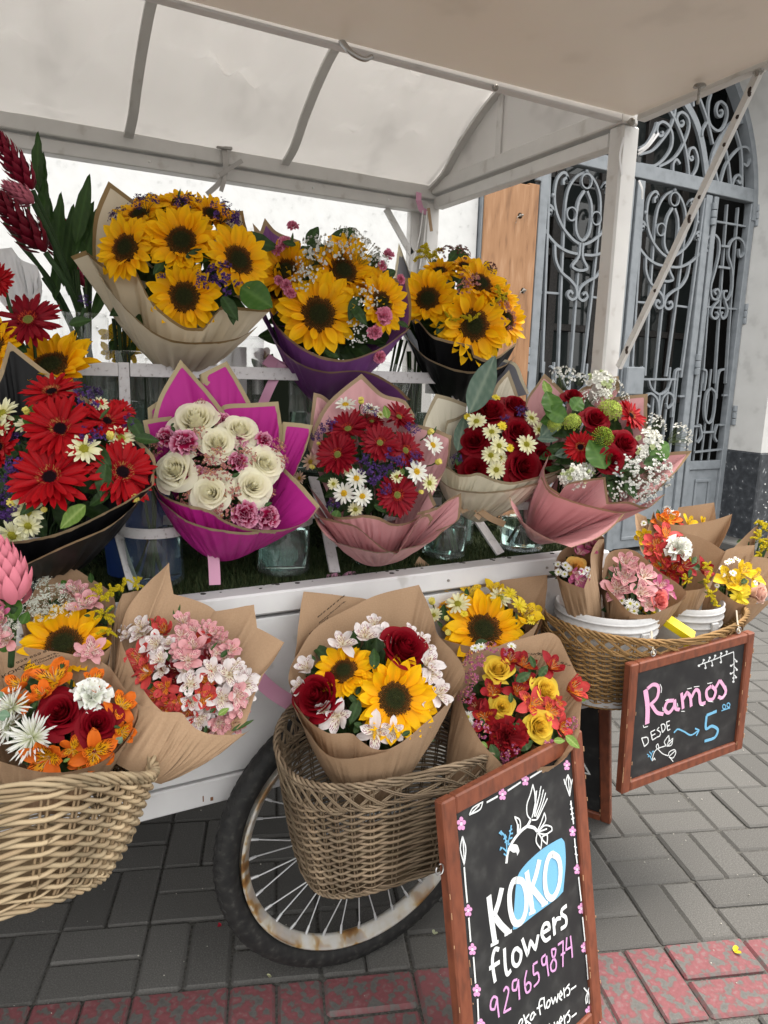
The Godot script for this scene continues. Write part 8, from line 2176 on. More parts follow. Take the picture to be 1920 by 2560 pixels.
	fl(b, "al_yellow", 0.051, 0.299, 0.003, -0.08, 0.87, 0.48, 0.025)
	fl(b, "al_yellow", 0.001, 0.296, -0.022, -0.25, 0.88, 0.4, 0.025)
	fl(b, "al_yellow", 0.126, 0.255, 0.062, 0.21, 0.67, 0.71, 0.022)
	fl(b, "yc", 0.098, 0.249, 0.083, 0.13, 0.59, 0.79, 0.014)
	fl(b, "yc", -0.052, 0.268, 0.033, -0.38, 0.72, 0.58, 0.010)
	fl(b, "bu", -0.088, 0.257, 0.019, -0.51, 0.65, 0.56, 0.006)
	fl(b, "bu", -0.094, 0.231, 0.036, -0.57, 0.49, 0.66, 0.007)
	fl(b, "bu", -0.102, 0.286, -0.022, -0.48, 0.76, 0.44, 0.008)
	lf(b, "lf", -0.029, 0.296, 0.006, n, 0.38, 0.77, -0.51, 0.024)
	lf(b, "lf", -0.09, 0.249, 0.004, n, 0.43, 0.76, -0.48, 0.041)
	lf(b, "lf", -0.05, 0.212, 0.076, n, 0.96, 0.22, 0.18, 0.032)
	lf(b, "ln", 0.056, 0.243, 0.083, n, 0.39, 0.77, -0.5, 0.032)
	lf(b, "lf", -0.095, 0.236, 0.013, n, -0.26, 0.69, -0.68, 0.019)
	sheet(b, "kraft", a, 0.005, 0, 0.05, [-150, 238, -59, -142, 274, -86, -123, 307, -107, -95, 344, -121, -77, 364, -124, -43, 330, -96, -9, 295, -67, 23, 283, -58])
	sheet(b, "kraft", a, 0.005, 0, 0.05, [-26, 283, -77, 40, 302, -54, 120, 315, -20, 198, 326, 14, 182, 287, 34, 162, 248, 53, 144, 225, 65])
	sheet(b, "kraft", a, 0.01, 0, 0.05, [-114, 244, -23, -110, 221, 27, -74, 211, 69, -29, 205, 96, 14, 209, 104, 86, 229, 96, 124, 250, 82, 169, 286, 60])
	b = thing("rose_bouquet", "brown paper bouquet of yellow roses, red alstroemeria and pink filler above the chalkboard", "bouquet", Vector3(0.82, 0.464, -1.1), "brown paper bouquets in the middle basket")
	n = Vector3(-0.301, 0.622, 0.723)
	a = Vector3(0.381, 0.905, 0.187)
	foliage(b, Vector3(0.082, 0.194, 0.04), n, 0.127, 36, 8621)
	fl(b, "ro_yellow", 0.057, 0.253, -0.001, -0.34, 0.82, 0.47, 0.032)
	fl(b, "ro_yellow", 0.131, 0.22, 0.063, 0.02, 0.66, 0.75, 0.032)
	fl(b, "ro_yellow", 0.035, 0.196, 0.047, -0.45, 0.57, 0.69, 0.026)
	fl(b, "ro_yellow", 0.088, 0.167, 0.1, -0.18, 0.43, 0.88, 0.032)
	fl(b, "al_red", 0.09, 0.268, -0.003, -0.21, 0.86, 0.46, 0.025)
	fl(b, "al_red", 0.115, 0.257, 0.01, -0.12, 0.85, 0.52, 0.025)
	fl(b, "al_red", 0.168, 0.252, 0.036, 0.13, 0.76, 0.64, 0.027)
	fl(b, "al_coral", 0.191, 0.215, 0.073, 0.26, 0.58, 0.77, 0.035)
	fl(b, "al_coral", 0.089, 0.204, 0.075, -0.2, 0.6, 0.77, 0.030)
	fl(b, "al_coral", 0.119, 0.189, 0.094, -0.01, 0.52, 0.85, 0.026)
	fl(b, "al_coral", 0.136, 0.158, 0.108, 0.07, 0.36, 0.93, 0.024)
	fl(b, "al_red", 0.029, 0.218, 0.023, -0.52, 0.63, 0.58, 0.024)
	fl(b, "al_red", 0.073, 0.221, 0.044, -0.29, 0.7, 0.66, 0.024)
	fl(b, "al_red", -0.001, 0.177, 0.039, -0.65, 0.48, 0.59, 0.026)
	fl(b, "al_wine", -0.009, 0.194, 0.017, -0.69, 0.55, 0.47, 0.017)
	fl(b, "ca_dark", 0.027, 0.147, 0.077, -0.47, 0.29, 0.83, 0.035)
	fl(b, "al_red", 0.101, 0.236, 0.03, -0.16, 0.76, 0.63, 0.020)
	fl(b, "al_coral", 0.144, 0.197, 0.084, 0.09, 0.55, 0.83, 0.017)
	fl(b, "al_red", 0.009, 0.134, 0.073, -0.61, 0.18, 0.77, 0.021)
	fl(b, "li", 0.028, 0.265, -0.041, -0.46, 0.83, 0.31, 0.021)
	fl(b, "li", 0.008, 0.248, -0.033, -0.62, 0.72, 0.31, 0.020)
	fl(b, "li", 0.003, 0.233, -0.016, -0.64, 0.67, 0.39, 0.016)
	fl(b, "li", -0.019, 0.205, -0.004, -0.74, 0.55, 0.39, 0.016)
	fl(b, "li", -0.018, 0.157, 0.049, -0.73, 0.29, 0.62, 0.021)
	fl(b, "li", 0.023, 0.118, 0.098, -0.43, 0.07, 0.9, 0.023)
	fl(b, "li", 0.066, 0.283, -0.041, -0.27, 0.91, 0.32, 0.016)
	fl(b, "li", 0.088, 0.277, -0.016, -0.2, 0.89, 0.41, 0.014)
	fl(b, "li", 0.163, 0.161, 0.109, 0.17, 0.35, 0.92, 0.017)
	fl(b, "li", 0.102, 0.124, 0.118, -0.07, 0.09, 0.99, 0.021)
	fl(b, "li", -0.01, 0.214, -0.005, -0.69, 0.58, 0.43, 0.012)
	fl(b, "li", 0.031, 0.266, -0.025, -0.43, 0.82, 0.39, 0.012)
	fl(b, "li", 0.006, 0.12, 0.079, -0.54, 0.08, 0.84, 0.014)
	fl(b, "dm", 0.034, 0.283, -0.052, -0.35, 0.9, 0.27, 0.011)
	fl(b, "dm", 0.046, 0.286, -0.047, -0.34, 0.9, 0.28, 0.012)
	fl(b, "dm", 0.106, 0.286, -0.023, -0.11, 0.91, 0.4, 0.011)
	fl(b, "dm", -0.03, 0.177, 0.024, -0.78, 0.44, 0.45, 0.013)
	fl(b, "dm", -0.031, 0.166, 0.032, -0.8, 0.35, 0.48, 0.012)
	fl(b, "dm", -0.02, 0.178, 0.022, -0.73, 0.46, 0.5, 0.009)
	lf(b, "lf", 0.118, 0.247, 0.054, n, 0.81, 0.56, -0.14, 0.034)
	lf(b, "lf", 0.037, 0.127, 0.117, n, 0.84, -0.19, 0.51, 0.041)
	lf(b, "lf", 0.069, 0.241, 0.043, n, 0.92, 0.38, 0.06, 0.040)
	lf(b, "lg", 0.1, 0.148, 0.129, n, 0.92, -0.02, 0.4, 0.024)
	lf(b, "lg", 0.127, 0.154, 0.132, n, 0.51, -0.53, 0.67, 0.036)
	lf(b, "lf", 0.039, 0.172, 0.076, n, 0.61, -0.45, 0.65, 0.033)
	lf(b, "lf", -0.014, 0.143, 0.08, n, 0.06, -0.75, 0.66, 0.040)
	lf(b, "lf", 0.034, 0.132, 0.105, n, 0.93, 0.36, 0.08, 0.038)
	lf(b, "lf", 0.043, 0.208, 0.061, n, 0.45, 0.76, -0.47, 0.022)
	lf(b, "lg", -0.028, 0.145, 0.068, n, 0.53, -0.52, 0.67, 0.017)
	lf(b, "lf", -0.011, 0.164, 0.051, n, 0.12, 0.78, -0.62, 0.021)
	lf(b, "lf", 0.122, 0.257, 0.034, n, 0.11, 0.78, -0.62, 0.028)
	lf(b, "lg", 0.19, 0.201, 0.1, n, 0.95, 0.22, 0.21, 0.017)
	sheet(b, "kraft", a, 0.0075, 0, 0.05, [-21, 218, -24, 15, 253, -66, 59, 273, -65, 90, 276, -55, 122, 284, -48, 160, 292, -39, 202, 302, -24, 215, 299, -15, 219, 290, 1, 214, 249, 48, 215, 228, 71, 209, 214, 85, 192, 184, 104, 169, 152, 127, 141, 131, 143, 120, 118, 150])
	sheet(b, "kraft", a, 0.0075, 0, 0.052, [-21, 220, -25, -33, 205, 2, -38, 173, 47, -34, 149, 83, -21, 130, 110, -8, 115, 129, 21, 112, 138, 59, 113, 149, 98, 114, 155, 140, 129, 144])
	lettering(b, "929 659 874", Vector3(0.159, 0.27, -0.003), Vector3(0.752, -0.311, 0.581), n, 0.0102, mats["ink"])
	lettering(b, "KOKO", Vector3(0.127, 0.268, -0.015), Vector3(0.92, -0.008, 0.391), n, 0.0137, mats["ink"])
	b = thing("small_bouquet", "narrow brown paper bouquet of an apricot rose and tiny white daisies", "bouquet", Vector3(1.27, 0.689, -1.25), "brown paper bouquets in the right basket")
	n = Vector3(-0.303, 0.505, 0.808)
	a = Vector3(-0.477, 0.85, 0.224)
	foliage(b, Vector3(-0.107, 0.19, 0.05), n, 0.053, 14, 6535)
	fl(b, "ro_apricot", -0.117, 0.194, 0.063, -0.39, 0.55, 0.74, 0.025)
	fl(b, "dm", -0.149, 0.196, 0.036, -0.68, 0.58, 0.46, 0.009)
	fl(b, "dm", -0.144, 0.198, 0.055, -0.55, 0.59, 0.59, 0.010)
	fl(b, "dm", -0.158, 0.182, 0.049, -0.75, 0.38, 0.54, 0.010)
	fl(b, "dm", -0.149, 0.179, 0.06, -0.69, 0.3, 0.66, 0.009)
	fl(b, "dm", -0.14, 0.192, 0.062, -0.55, 0.51, 0.66, 0.009)
	fl(b, "dm", -0.122, 0.188, 0.086, -0.26, 0.4, 0.88, 0.010)
	fl(b, "dm", -0.109, 0.192, 0.089, -0.12, 0.41, 0.9, 0.009)
	fl(b, "dm", -0.109, 0.179, 0.093, -0.13, 0.28, 0.95, 0.007)
	fl(b, "al_mauve", -0.064, 0.226, 0.041, 0.06, 0.82, 0.57, 0.024)
	fl(b, "al_mauve", -0.096, 0.221, 0.048, -0.16, 0.82, 0.54, 0.019)
	fl(b, "al_mauve", -0.124, 0.168, 0.08, -0.38, 0.02, 0.93, 0.023)
	fl(b, "al_mauve", -0.135, 0.184, 0.081, -0.42, 0.24, 0.88, 0.015)
	fl(b, "al_mauve", -0.049, 0.236, 0.035, 0.16, 0.84, 0.52, 0.016)
	sheet(b, "kraft", a, 0.006, 0, 0.026, [-172, 171, 62, -156, 185, 35, -132, 207, 17, -107, 223, 11, -55, 246, 16, -25, 254, 28, -23, 249, 45, -39, 226, 65])
	sheet(b, "kraft", a, 0.009, 0, 0.028, [-157, 179, 38, -166, 171, 64, -154, 163, 86, -131, 155, 106, -106, 189, 95, -86, 225, 73, -54, 248, 58, -31, 248, 54])
	b = thing("small_bouquet", "brown paper bouquet of pale pink alstroemeria and a coral rose in the front bucket", "bouquet", Vector3(1.392, 0.636, -1.245), "brown paper bouquets in the right basket")
	n = Vector3(-0.301, 0.561, 0.771)
	a = Vector3(-0.238, 0.885, 0.4)
	foliage(b, Vector3(-0.051, 0.188, 0.085), n, 0.094, 18, 7763)
	fl(b, "al_pink", -0.078, 0.24, 0.054, -0.33, 0.83, 0.45, 0.029)
	fl(b, "al_pink", -0.057, 0.215, 0.096, -0.23, 0.72, 0.66, 0.030)
	fl(b, "al_pink", -0.122, 0.186, 0.073, -0.63, 0.56, 0.53, 0.033)
	fl(b, "al_pink", -0.088, 0.183, 0.116, -0.37, 0.53, 0.77, 0.030)
	fl(b, "al_pink", -0.098, 0.211, 0.074, -0.45, 0.7, 0.55, 0.027)
	fl(b, "al_mauve", -0.026, 0.195, 0.119, 0.01, 0.62, 0.79, 0.024)
	fl(b, "al_mauve", -0.008, 0.179, 0.129, 0.13, 0.51, 0.85, 0.019)
	fl(b, "al_pink", -0.079, 0.158, 0.131, -0.33, 0.29, 0.9, 0.020)
	fl(b, "al_pink", -0.101, 0.221, 0.061, -0.47, 0.74, 0.48, 0.019)
	fl(b, "ro_pink", -0.049, 0.167, 0.138, -0.06, 0.33, 0.94, 0.028)
	fl(b, "dm", -0.127, 0.163, 0.097, -0.64, 0.3, 0.71, 0.011)
	fl(b, "dm", -0.12, 0.161, 0.116, -0.55, 0.28, 0.79, 0.013)
	fl(b, "dm", -0.108, 0.142, 0.119, -0.46, 0.09, 0.88, 0.012)
	fl(b, "dm", -0.119, 0.145, 0.11, -0.56, 0.1, 0.82, 0.011)
	fl(b, "dm", -0.108, 0.16, 0.125, -0.45, 0.28, 0.85, 0.009)
	fl(b, "al_pink", -0.075, 0.228, 0.073, -0.28, 0.8, 0.54, 0.019)
	lf(b, "ln", -0.121, 0.212, 0.069, n, 0.18, 0.83, -0.53, 0.034)
	lf(b, "ln", -0.109, 0.224, 0.069, n, 0.27, 0.83, -0.5, 0.030)
	lf(b, "lf", -0.092, 0.202, 0.105, n, -0.8, -0.58, 0.11, 0.023)
	lf(b, "lf", -0.133, 0.21, 0.056, n, -0.95, -0.24, -0.19, 0.011)
	sheet(b, "kraft", a, 0.0075, 0, 0.028, [-160, 168, 83, -141, 192, 47, -119, 219, 23, -84, 248, 2, -50, 259, 8, -16, 254, 25, 5, 231, 50, 20, 210, 77, 41, 189, 114, 42, 174, 138, 28, 163, 147, 3, 155, 150])
	sheet(b, "kraft", a, 0.009, 0, 0.03, [-136, 205, 39, -151, 189, 71, -152, 176, 99, -145, 154, 131, -130, 146, 143, -90, 144, 154, -36, 152, 156, 7, 161, 153, 36, 171, 144])
	b = thing("small_bouquet", "brown paper bouquet of coral alstroemeria round a white carnation", "bouquet", Vector3(1.592, 0.634, -1.27), "brown paper bouquets in the right basket")
	n = Vector3(-0.301, 0.561, 0.771)
	a = Vector3(-0.263, 0.941, 0.214)
	foliage(b, Vector3(-0.061, 0.22, 0.05), n, 0.087, 18, 6332)
	fl(b, "al_coral", -0.07, 0.279, 0.015, -0.28, 0.86, 0.42, 0.032)
	fl(b, "al_coral", -0.111, 0.255, 0.018, -0.53, 0.74, 0.42, 0.030)
	fl(b, "al_coral", -0.106, 0.234, 0.046, -0.48, 0.64, 0.6, 0.034)
	fl(b, "al_red", -0.099, 0.203, 0.072, -0.39, 0.48, 0.79, 0.029)
	fl(b, "al_red", -0.078, 0.214, 0.089, -0.21, 0.48, 0.85, 0.029)
	fl(b, "al_red", -0.017, 0.202, 0.095, 0.05, 0.45, 0.89, 0.026)
	fl(b, "al_coral", -0.128, 0.237, 0.02, -0.68, 0.59, 0.44, 0.021)
	fl(b, "ca_white", -0.079, 0.254, 0.06, -0.25, 0.73, 0.64, 0.033)
	fl(b, "al_red", -0.111, 0.187, 0.07, -0.52, 0.29, 0.8, 0.020)
	fl(b, "al_coral", -0.124, 0.214, 0.045, -0.59, 0.5, 0.63, 0.021)
	fl(b, "so", -0.028, 0.214, 0.11, 0.04, 0.56, 0.82, 0.020)
	fl(b, "so", -0.049, 0.178, 0.127, -0.1, 0.22, 0.97, 0.024)
	fl(b, "so", -0.046, 0.154, 0.143, -0.09, 0, 1, 0.020)
	fl(b, "so", -0.055, 0.134, 0.167, -0.04, -0.14, 0.99, 0.017)
	fl(b, "so", -0.088, 0.184, 0.106, -0.29, 0.25, 0.93, 0.017)
	fl(b, "so", -0.065, 0.238, 0.08, -0.12, 0.65, 0.75, 0.014)
	lf(b, "lf", -0.068, 0.222, 0.1, n, 0.78, 0.61, -0.15, 0.029)
	lf(b, "lf", -0.13, 0.211, 0.059, n, -0.07, 0.79, -0.6, 0.015)
	lf(b, "lf", -0.075, 0.21, 0.103, n, -0.53, -0.77, 0.35, 0.023)
	sheet(b, "kraft", a, 0.0075, 0, 0.028, [-137, 220, 21, -117, 245, -3, -76, 277, -23, -39, 287, -16, -7, 280, 2, 49, 265, 35, 79, 237, 86, 38, 204, 100, 3, 182, 110])
	sheet(b, "kraft", a, 0.009, 0, 0.03, [-130, 242, 8, -155, 211, 46, -157, 188, 81, -131, 168, 119, -87, 166, 131, -56, 166, 130, 2, 183, 114])
	b = thing("small_bouquet", "brown paper bouquet with an orange lily at the back of the right basket", "bouquet", Vector3(1.743, 0.682, -1.37), "brown paper bouquets in the right basket")
	n = Vector3(-0.3, 0.45, 0.841)
	a = Vector3(-0.291, 0.956, 0.042)
	foliage(b, Vector3(-0.069, 0.226, 0.01), n, 0.072, 12, 6651)
	fl(b, "al_orange", -0.087, 0.245, 0.009, -0.26, 0.74, 0.62, 0.027)
	fl(b, "al_orange", -0.109, 0.237, 0.001, -0.45, 0.68, 0.58, 0.023)
	fl(b, "al_coral", -0.064, 0.236, 0.023, -0.17, 0.63, 0.76, 0.015)
	fl(b, "dm", -0.061, 0.257, 0.011, -0.13, 0.78, 0.61, 0.012)
	fl(b, "dm", -0.069, 0.26, 0.006, -0.21, 0.79, 0.57, 0.011)
	fl(b, "al_yellow", -0.029, 0.233, 0.031, -0.03, 0.61, 0.79, 0.023)
	fl(b, "al_yellow", 0.026, 0.233, 0.033, 0.13, 0.59, 0.8, 0.015)
	fl(b, "gy", -0.08, 0.267, -0.005, -0.21, 0.83, 0.52, 0.015)
	fl(b, "al_yellow", -0.159, 0.194, -0.012, -0.8, 0.37, 0.46, 0.023)
	fl(b, "dm", -0.147, 0.229, -0.026, -0.76, 0.5, 0.41, 0.010)
	sheet(b, "kraft", a, 0.0045, 0, 0.026, [-183, 161, 4, -171, 203, -26, -161, 260, -53, -138, 250, -52, -113, 241, -49])
	sheet(b, "kraft", a, 0.0045, 0, 0.026, [-31, 221, -21, -19, 268, -19, 80, 283, 21, 73, 237, 37, 68, 211, 43])
	sheet(b, "kraft", a, 0.0075, 0, 0.028, [-165, 185, -2, -131, 237, -18, -111, 261, -24, -125, 245, -2, -118, 236, 23, -67, 233, 49, 24, 243, 64, 101, 256, 67, 79, 221, 78, 45, 182, 86])
	b = thing("small_bouquet", "brown paper bouquet of yellow lilies with a blush rose hanging over its edge", "bouquet", Vector3(1.762, 0.604, -1.26), "brown paper bouquets in the right basket")
	n = Vector3(-0.201, 0.562, 0.803)
	a = Vector3(-0.011, 0.942, 0.337)
	foliage(b, Vector3(-0.002, 0.168, 0.06), n, 0.077, 14, 7241)
	fl(b, "al_yellow", -0.043, 0.179, 0.062, -0.44, 0.62, 0.65, 0.036)
	fl(b, "yc", -0.04, 0.143, 0.095, -0.34, 0.12, 0.93, 0.034)
	fl(b, "al_yellow", 0.047, 0.184, 0.076, 0.16, 0.63, 0.76, 0.031)
	fl(b, "al_yellow", 0.008, 0.199, 0.065, -0.06, 0.75, 0.66, 0.028)
	fl(b, "al_yellow", -0.032, 0.174, 0.085, -0.28, 0.53, 0.8, 0.025)
	fl(b, "dm", -0.001, 0.223, 0.031, -0.18, 0.88, 0.45, 0.011)
	fl(b, "dm", 0.021, 0.225, 0.032, -0.07, 0.87, 0.48, 0.011)
	fl(b, "dm", 0.024, 0.218, 0.043, -0.07, 0.86, 0.5, 0.010)
	fl(b, "dm", -0.044, 0.202, 0.07, -0.33, 0.74, 0.58, 0.011)
	fl(b, "dm", -0.05, 0.192, 0.045, -0.58, 0.63, 0.51, 0.009)
	fl(b, "dm", -0.042, 0.207, 0.032, -0.53, 0.72, 0.45, 0.009)
	fl(b, "dm", -0.072, 0.165, 0.048, -0.69, 0.43, 0.58, 0.008)
	fl(b, "dm", -0.065, 0.184, 0.038, -0.64, 0.56, 0.53, 0.008)
	fl(b, "dm", -0.017, 0.219, 0.031, -0.3, 0.84, 0.45, 0.010)
	fl(b, "ro_blush", 0.013, 0.153, 0.115, 0.18, 0.19, 0.96, 0.032)
	fl(b, "dm", -0.005, 0.182, 0.112, -0.03, 0.49, 0.87, 0.009)
	lf(b, "lf", -0.036, 0.18, 0.091, n, 0.96, 0.27, 0.05, 0.031)
	lf(b, "ln", -0.052, 0.16, 0.093, n, 0.86, 0.49, -0.13, 0.036)
	sheet(b, "kraft", a, 0.006, 0, 0.028, [-36, 189, 11, 14, 234, -7, 70, 248, -3, 120, 252, 13, 107, 224, 23])
	sheet(b, "kraft", a, 0.006, 0, 0.028, [94, 222, 9, 141, 218, 35, 176, 211, 62, 123, 163, 95])
	sheet(b, "kraft", a, 0.009, 0, 0.03, [-90, 174, 33, -90, 163, 60, -78, 145, 94, -58, 132, 121, -4, 130, 130, 60, 133, 125])
	b = thing("goldenrod_bouquet", "brown paper bunch of bright goldenrod at the right edge of the picture", "bouquet", Vector3(1.945, 0.628, -1.31), "brown paper bouquets in the right basket")
	n = Vector3(-0.2, 0.501, 0.842)
	a = Vector3(0.161, 0.977, 0.138)
	foliage(b, Vector3(0.035, 0.213, 0.03), n, 0.068, 10, 6590)
	fl(b, "so", 0.045, 0.271, -0.002, -0.11, 0.84, 0.52, 0.024)
	fl(b, "so", 0.04, 0.255, 0.021, -0.07, 0.76, 0.65, 0.028)
	fl(b, "so", 0.005, 0.232, 0.031, -0.27, 0.65, 0.71, 0.028)
	fl(b, "so", 0.015, 0.211, 0.048, -0.19, 0.45, 0.87, 0.031)
	fl(b, "so", -0.006, 0.195, 0.044, -0.44, 0.33, 0.84, 0.024)
	fl(b, "so", 0.054, 0.238, 0.04, 0.09, 0.62, 0.78, 0.032)
	sheet(b, "kraft", a, 0.0045, 0, 0.026, [-76, 199, 0, -18, 230, -5, 48, 268, -6, 31, 219, 2, 13, 185, 6])
	sheet(b, "kraft", a, 0.0045, 0, 0.026, [120, 272, -9, 140, 244, 24, 98, 189, 59])

# ------------------------------------------------------------------ gingers, small plants, bows
func ginger_head(b: Node3D, base: Vector3, tip: Vector3, r: float, col: Color) -> void:
	var m := petal_mat("bract_" + str(col), col, 0.5, 0.15)
	var ax := (tip - base)
	var f := frame_on(ax)
	if not meshes.has("bract"):
		var s := Shape.new()
		var form := func(u: float, v: float) -> Vector3:
			var w := 0.26 * pow(sin(PI * pow(v * 0.97 + 0.02, 0.7)), 0.8)
			return Vector3(u * w, v, 0.30 * sin(PI * v * 0.85) - 0.35 * u * u * w + 0.16 * v * v)
		var tone := func(_u: float, v: float) -> Color: return Color(0.72, 0.72, 0.72).lerp(Color.WHITE, v)
		s.sheet(4, 7, form, tone)
		meshes["bract"] = s.done()
	var o := sub(b, "ginger_flower", Transform3D(f, base))
	var h := ax.length()
	var n := 64
	for k in n:
		var t := pow(float(k) / n, 0.9)
		var a := k * 2.39996
		var rr := r * (0.15 + 0.85 * sin(PI * (0.25 + 0.74 * t)))
		part(o, "bract", meshes["bract"], m, Transform3D((Basis(Vector3.UP, a) * Basis(Vector3.RIGHT, lerpf(0.42, 0.08, t) + 0.1 * sin(k * 1.9))).scaled(Vector3(1.0, 1.25, 1.0) * lerpf(r * 1.15, r * 0.7, t)), Basis(Vector3.UP, a) * Vector3(0, t * h * 0.88, rr * 0.42)))

func small_things() -> void:
	var b := thing("ginger_bunch", "bunch of dark red ginger flowers and long blades in the tall vase", "flowers", Vector3(0.195, 1.331, -1.75))
	rng.seed = 3
	var o3 := b.position
	ginger_head(b, Vector3(-0.092, 0.321, 0.01), Vector3(-0.16, 0.429, 0.01), 0.027, Color(0.20, 0.006, 0.024))
	var _s1 := Shape.new()
	_s1.tube(curve([Vector3(-0.092, 0.321, 0.01), Vector3(-0.042, 0.195, 0.01), Vector3(0.004, 0.04, 0)], 6), 0.0060, 0.0048, 7, DARK_STEM)
	part(b, "stem", _s1.done(), petal_mat("green", Color.WHITE, 0.7, 0.1))
	ginger_head(b, Vector3(-0.093, 0.288, 0.05), Vector3(-0.143, 0.316, 0.05), 0.021, Color(0.46, 0.12, 0.17))
	var _s5 := Shape.new()
	_s5.tube(curve([Vector3(-0.093, 0.288, 0.05), Vector3(-0.045, 0.176, 0.05), Vector3(0.004, 0.04, 0)], 6), 0.0060, 0.0048, 7, DARK_STEM)
	part(b, "stem", _s5.done(), petal_mat("green", Color.WHITE, 0.7, 0.1))
	ginger_head(b, Vector3(-0.078, 0.193, 0.07), Vector3(-0.17, 0.304, 0.07), 0.031, Color(0.13, 0.003, 0.014))
	var _s9 := Shape.new()
	_s9.tube(curve([Vector3(-0.078, 0.193, 0.07), Vector3(-0.038, 0.127, 0.07), Vector3(0.004, 0.04, 0)], 6), 0.0060, 0.0048, 7, DARK_STEM)
	part(b, "stem", _s9.done(), petal_mat("green", Color.WHITE, 0.7, 0.1))
	ginger_head(b, Vector3(-0.033, 0.199, -0.05), Vector3(-0.079, 0.294, -0.05), 0.022, Color(0.20, 0.006, 0.02))
	var _s13 := Shape.new()
	_s13.tube(curve([Vector3(-0.033, 0.199, -0.05), Vector3(-0.008, 0.132, -0.05), Vector3(0.004, 0.04, 0)], 6), 0.0060, 0.0048, 7, DARK_STEM)
	part(b, "stem", _s13.done(), petal_mat("green", Color.WHITE, 0.7, 0.1))
	ginger_head(b, Vector3(0.019, 0.246, -0.07), Vector3(-0.032, 0.279, -0.07), 0.021, Color(0.20, 0.006, 0.02))
	var _s17 := Shape.new()
	_s17.tube(curve([Vector3(0.019, 0.246, -0.07), Vector3(0.02, 0.156, -0.07), Vector3(0.004, 0.04, 0)], 6), 0.0060, 0.0048, 7, DARK_STEM)
	part(b, "stem", _s17.done(), petal_mat("green", Color.WHITE, 0.7, 0.1))
	ginger_head(b, Vector3(0.009, 0.145, -0.07), Vector3(-0.04, 0.215, -0.07), 0.021, Color(0.36, 0.02, 0.07))
	var _s21 := Shape.new()
	_s21.tube(curve([Vector3(0.009, 0.145, -0.07), Vector3(0.015, 0.105, -0.07), Vector3(0.004, 0.04, 0)], 6), 0.0060, 0.0048, 7, DARK_STEM)
	part(b, "stem", _s21.done(), petal_mat("green", Color.WHITE, 0.7, 0.1))
	var _s24 := Shape.new()
	_s24.tube(curve([Vector3(-0.124, 0.223, -0.02), Vector3(-0.056, 0.13, -0.01), Vector3(0.013, -0.03, 0)], 6), 0.0050, 0.0040, 7, DARK_STEM)
	part(b, "stem", _s24.done(), petal_mat("green", Color.WHITE, 0.7, 0.1))
	var _s27 := Shape.new()
	_s27.tube(curve([Vector3(-0.147, 0.257, -0.02), Vector3(-0.079, 0.161, -0.01), Vector3(-0.01, 0, 0)], 6), 0.0050, 0.0040, 7, DARK_STEM)
	part(b, "stem", _s27.done(), petal_mat("green", Color.WHITE, 0.7, 0.1))
	var _s30 := Shape.new()
	_s30.tube(curve([Vector3(-0.079, 0.153, -0.02), Vector3(-0.042, 0.087, -0.01), Vector3(-0.007, -0.04, 0)], 6), 0.0050, 0.0040, 7, DARK_STEM)
	part(b, "stem", _s30.done(), petal_mat("green", Color.WHITE, 0.7, 0.1))
	var _s33 := Shape.new()
	_s33.tube(curve([Vector3(-0.063, 0.192, -0.02), Vector3(-0.028, 0.127, -0.01), Vector3(0.005, 0, 0)], 6), 0.0050, 0.0040, 7, DARK_STEM)
	part(b, "stem", _s33.done(), petal_mat("green", Color.WHITE, 0.7, 0.1))
	var _s36 := Shape.new()
	_s36.tube(curve([Vector3(-0.026, 0.196, -0.02), Vector3(-0.008, 0.119, -0.01), Vector3(0.009, -0.02, 0)], 6), 0.0050, 0.0040, 7, DARK_STEM)
	part(b, "stem", _s36.done(), petal_mat("green", Color.WHITE, 0.7, 0.1))
	leaf(b, "lr", Vector3(-0.079, 0.321, -0.019), Vector3(-0.421, 0.287, 0.861), Vector3(-0.074, 0.995, -0.073), 0.150)
	leaf(b, "lr", Vector3(-0.071, 0.311, -0.013), Vector3(-0.389, 0.291, 0.874), Vector3(-0.016, 0.988, -0.152), 0.112)
	leaf(b, "lr", Vector3(-0.072, 0.237, -0.011), Vector3(-0.379, 0.293, 0.878), Vector3(-0.032, 0.992, -0.124), 0.151)
	leaf(b, "lr", Vector3(-0.052, 0.19, 0.005), Vector3(-0.283, 0.303, 0.91), Vector3(0.083, 0.973, -0.217), 0.161)
	leaf(b, "lr", Vector3(-0.041, 0.153, 0.014), Vector3(-0.226, 0.308, 0.924), Vector3(0.161, 0.955, -0.248), 0.178)
	leaf(b, "lr", Vector3(-0.016, 0.219, 0.029), Vector3(-0.125, 0.314, 0.941), Vector3(0.232, 0.915, -0.331), 0.178)
	leaf(b, "lr", Vector3(-0.022, 0.191, 0.026), Vector3(-0.146, 0.313, 0.939), Vector3(0.358, 0.855, -0.374), 0.150)
	leaf(b, "lr", Vector3(-0.006, 0.163, 0.038), Vector3(-0.063, 0.316, 0.947), Vector3(0.258, 0.872, -0.417), 0.163)
	leaf(b, "lr", Vector3(-0.034, 0.115, 0.02), Vector3(-0.186, 0.311, 0.932), Vector3(0.136, 0.934, -0.331), 0.151)
	leaf(b, "lr", Vector3(-0.062, 0.228, -0.004), Vector3(-0.337, 0.298, 0.893), Vector3(0.024, 0.966, -0.258), 0.101)
	leaf(b, "lr", Vector3(-0.098, 0.274, -0.031), Vector3(-0.481, 0.277, 0.832), Vector3(-0.233, 0.972, 0.022), 0.046)
	leaf(b, "lr", Vector3(0.007, 0.067, 0.05), Vector3(0.021, 0.316, 0.948), Vector3(0.353, 0.723, -0.593), 0.135)
	leaf(b, "lr", Vector3(-0.06, 0.104, 0.002), Vector3(-0.302, 0.302, 0.905), Vector3(0.102, 0.965, -0.24), 0.133)
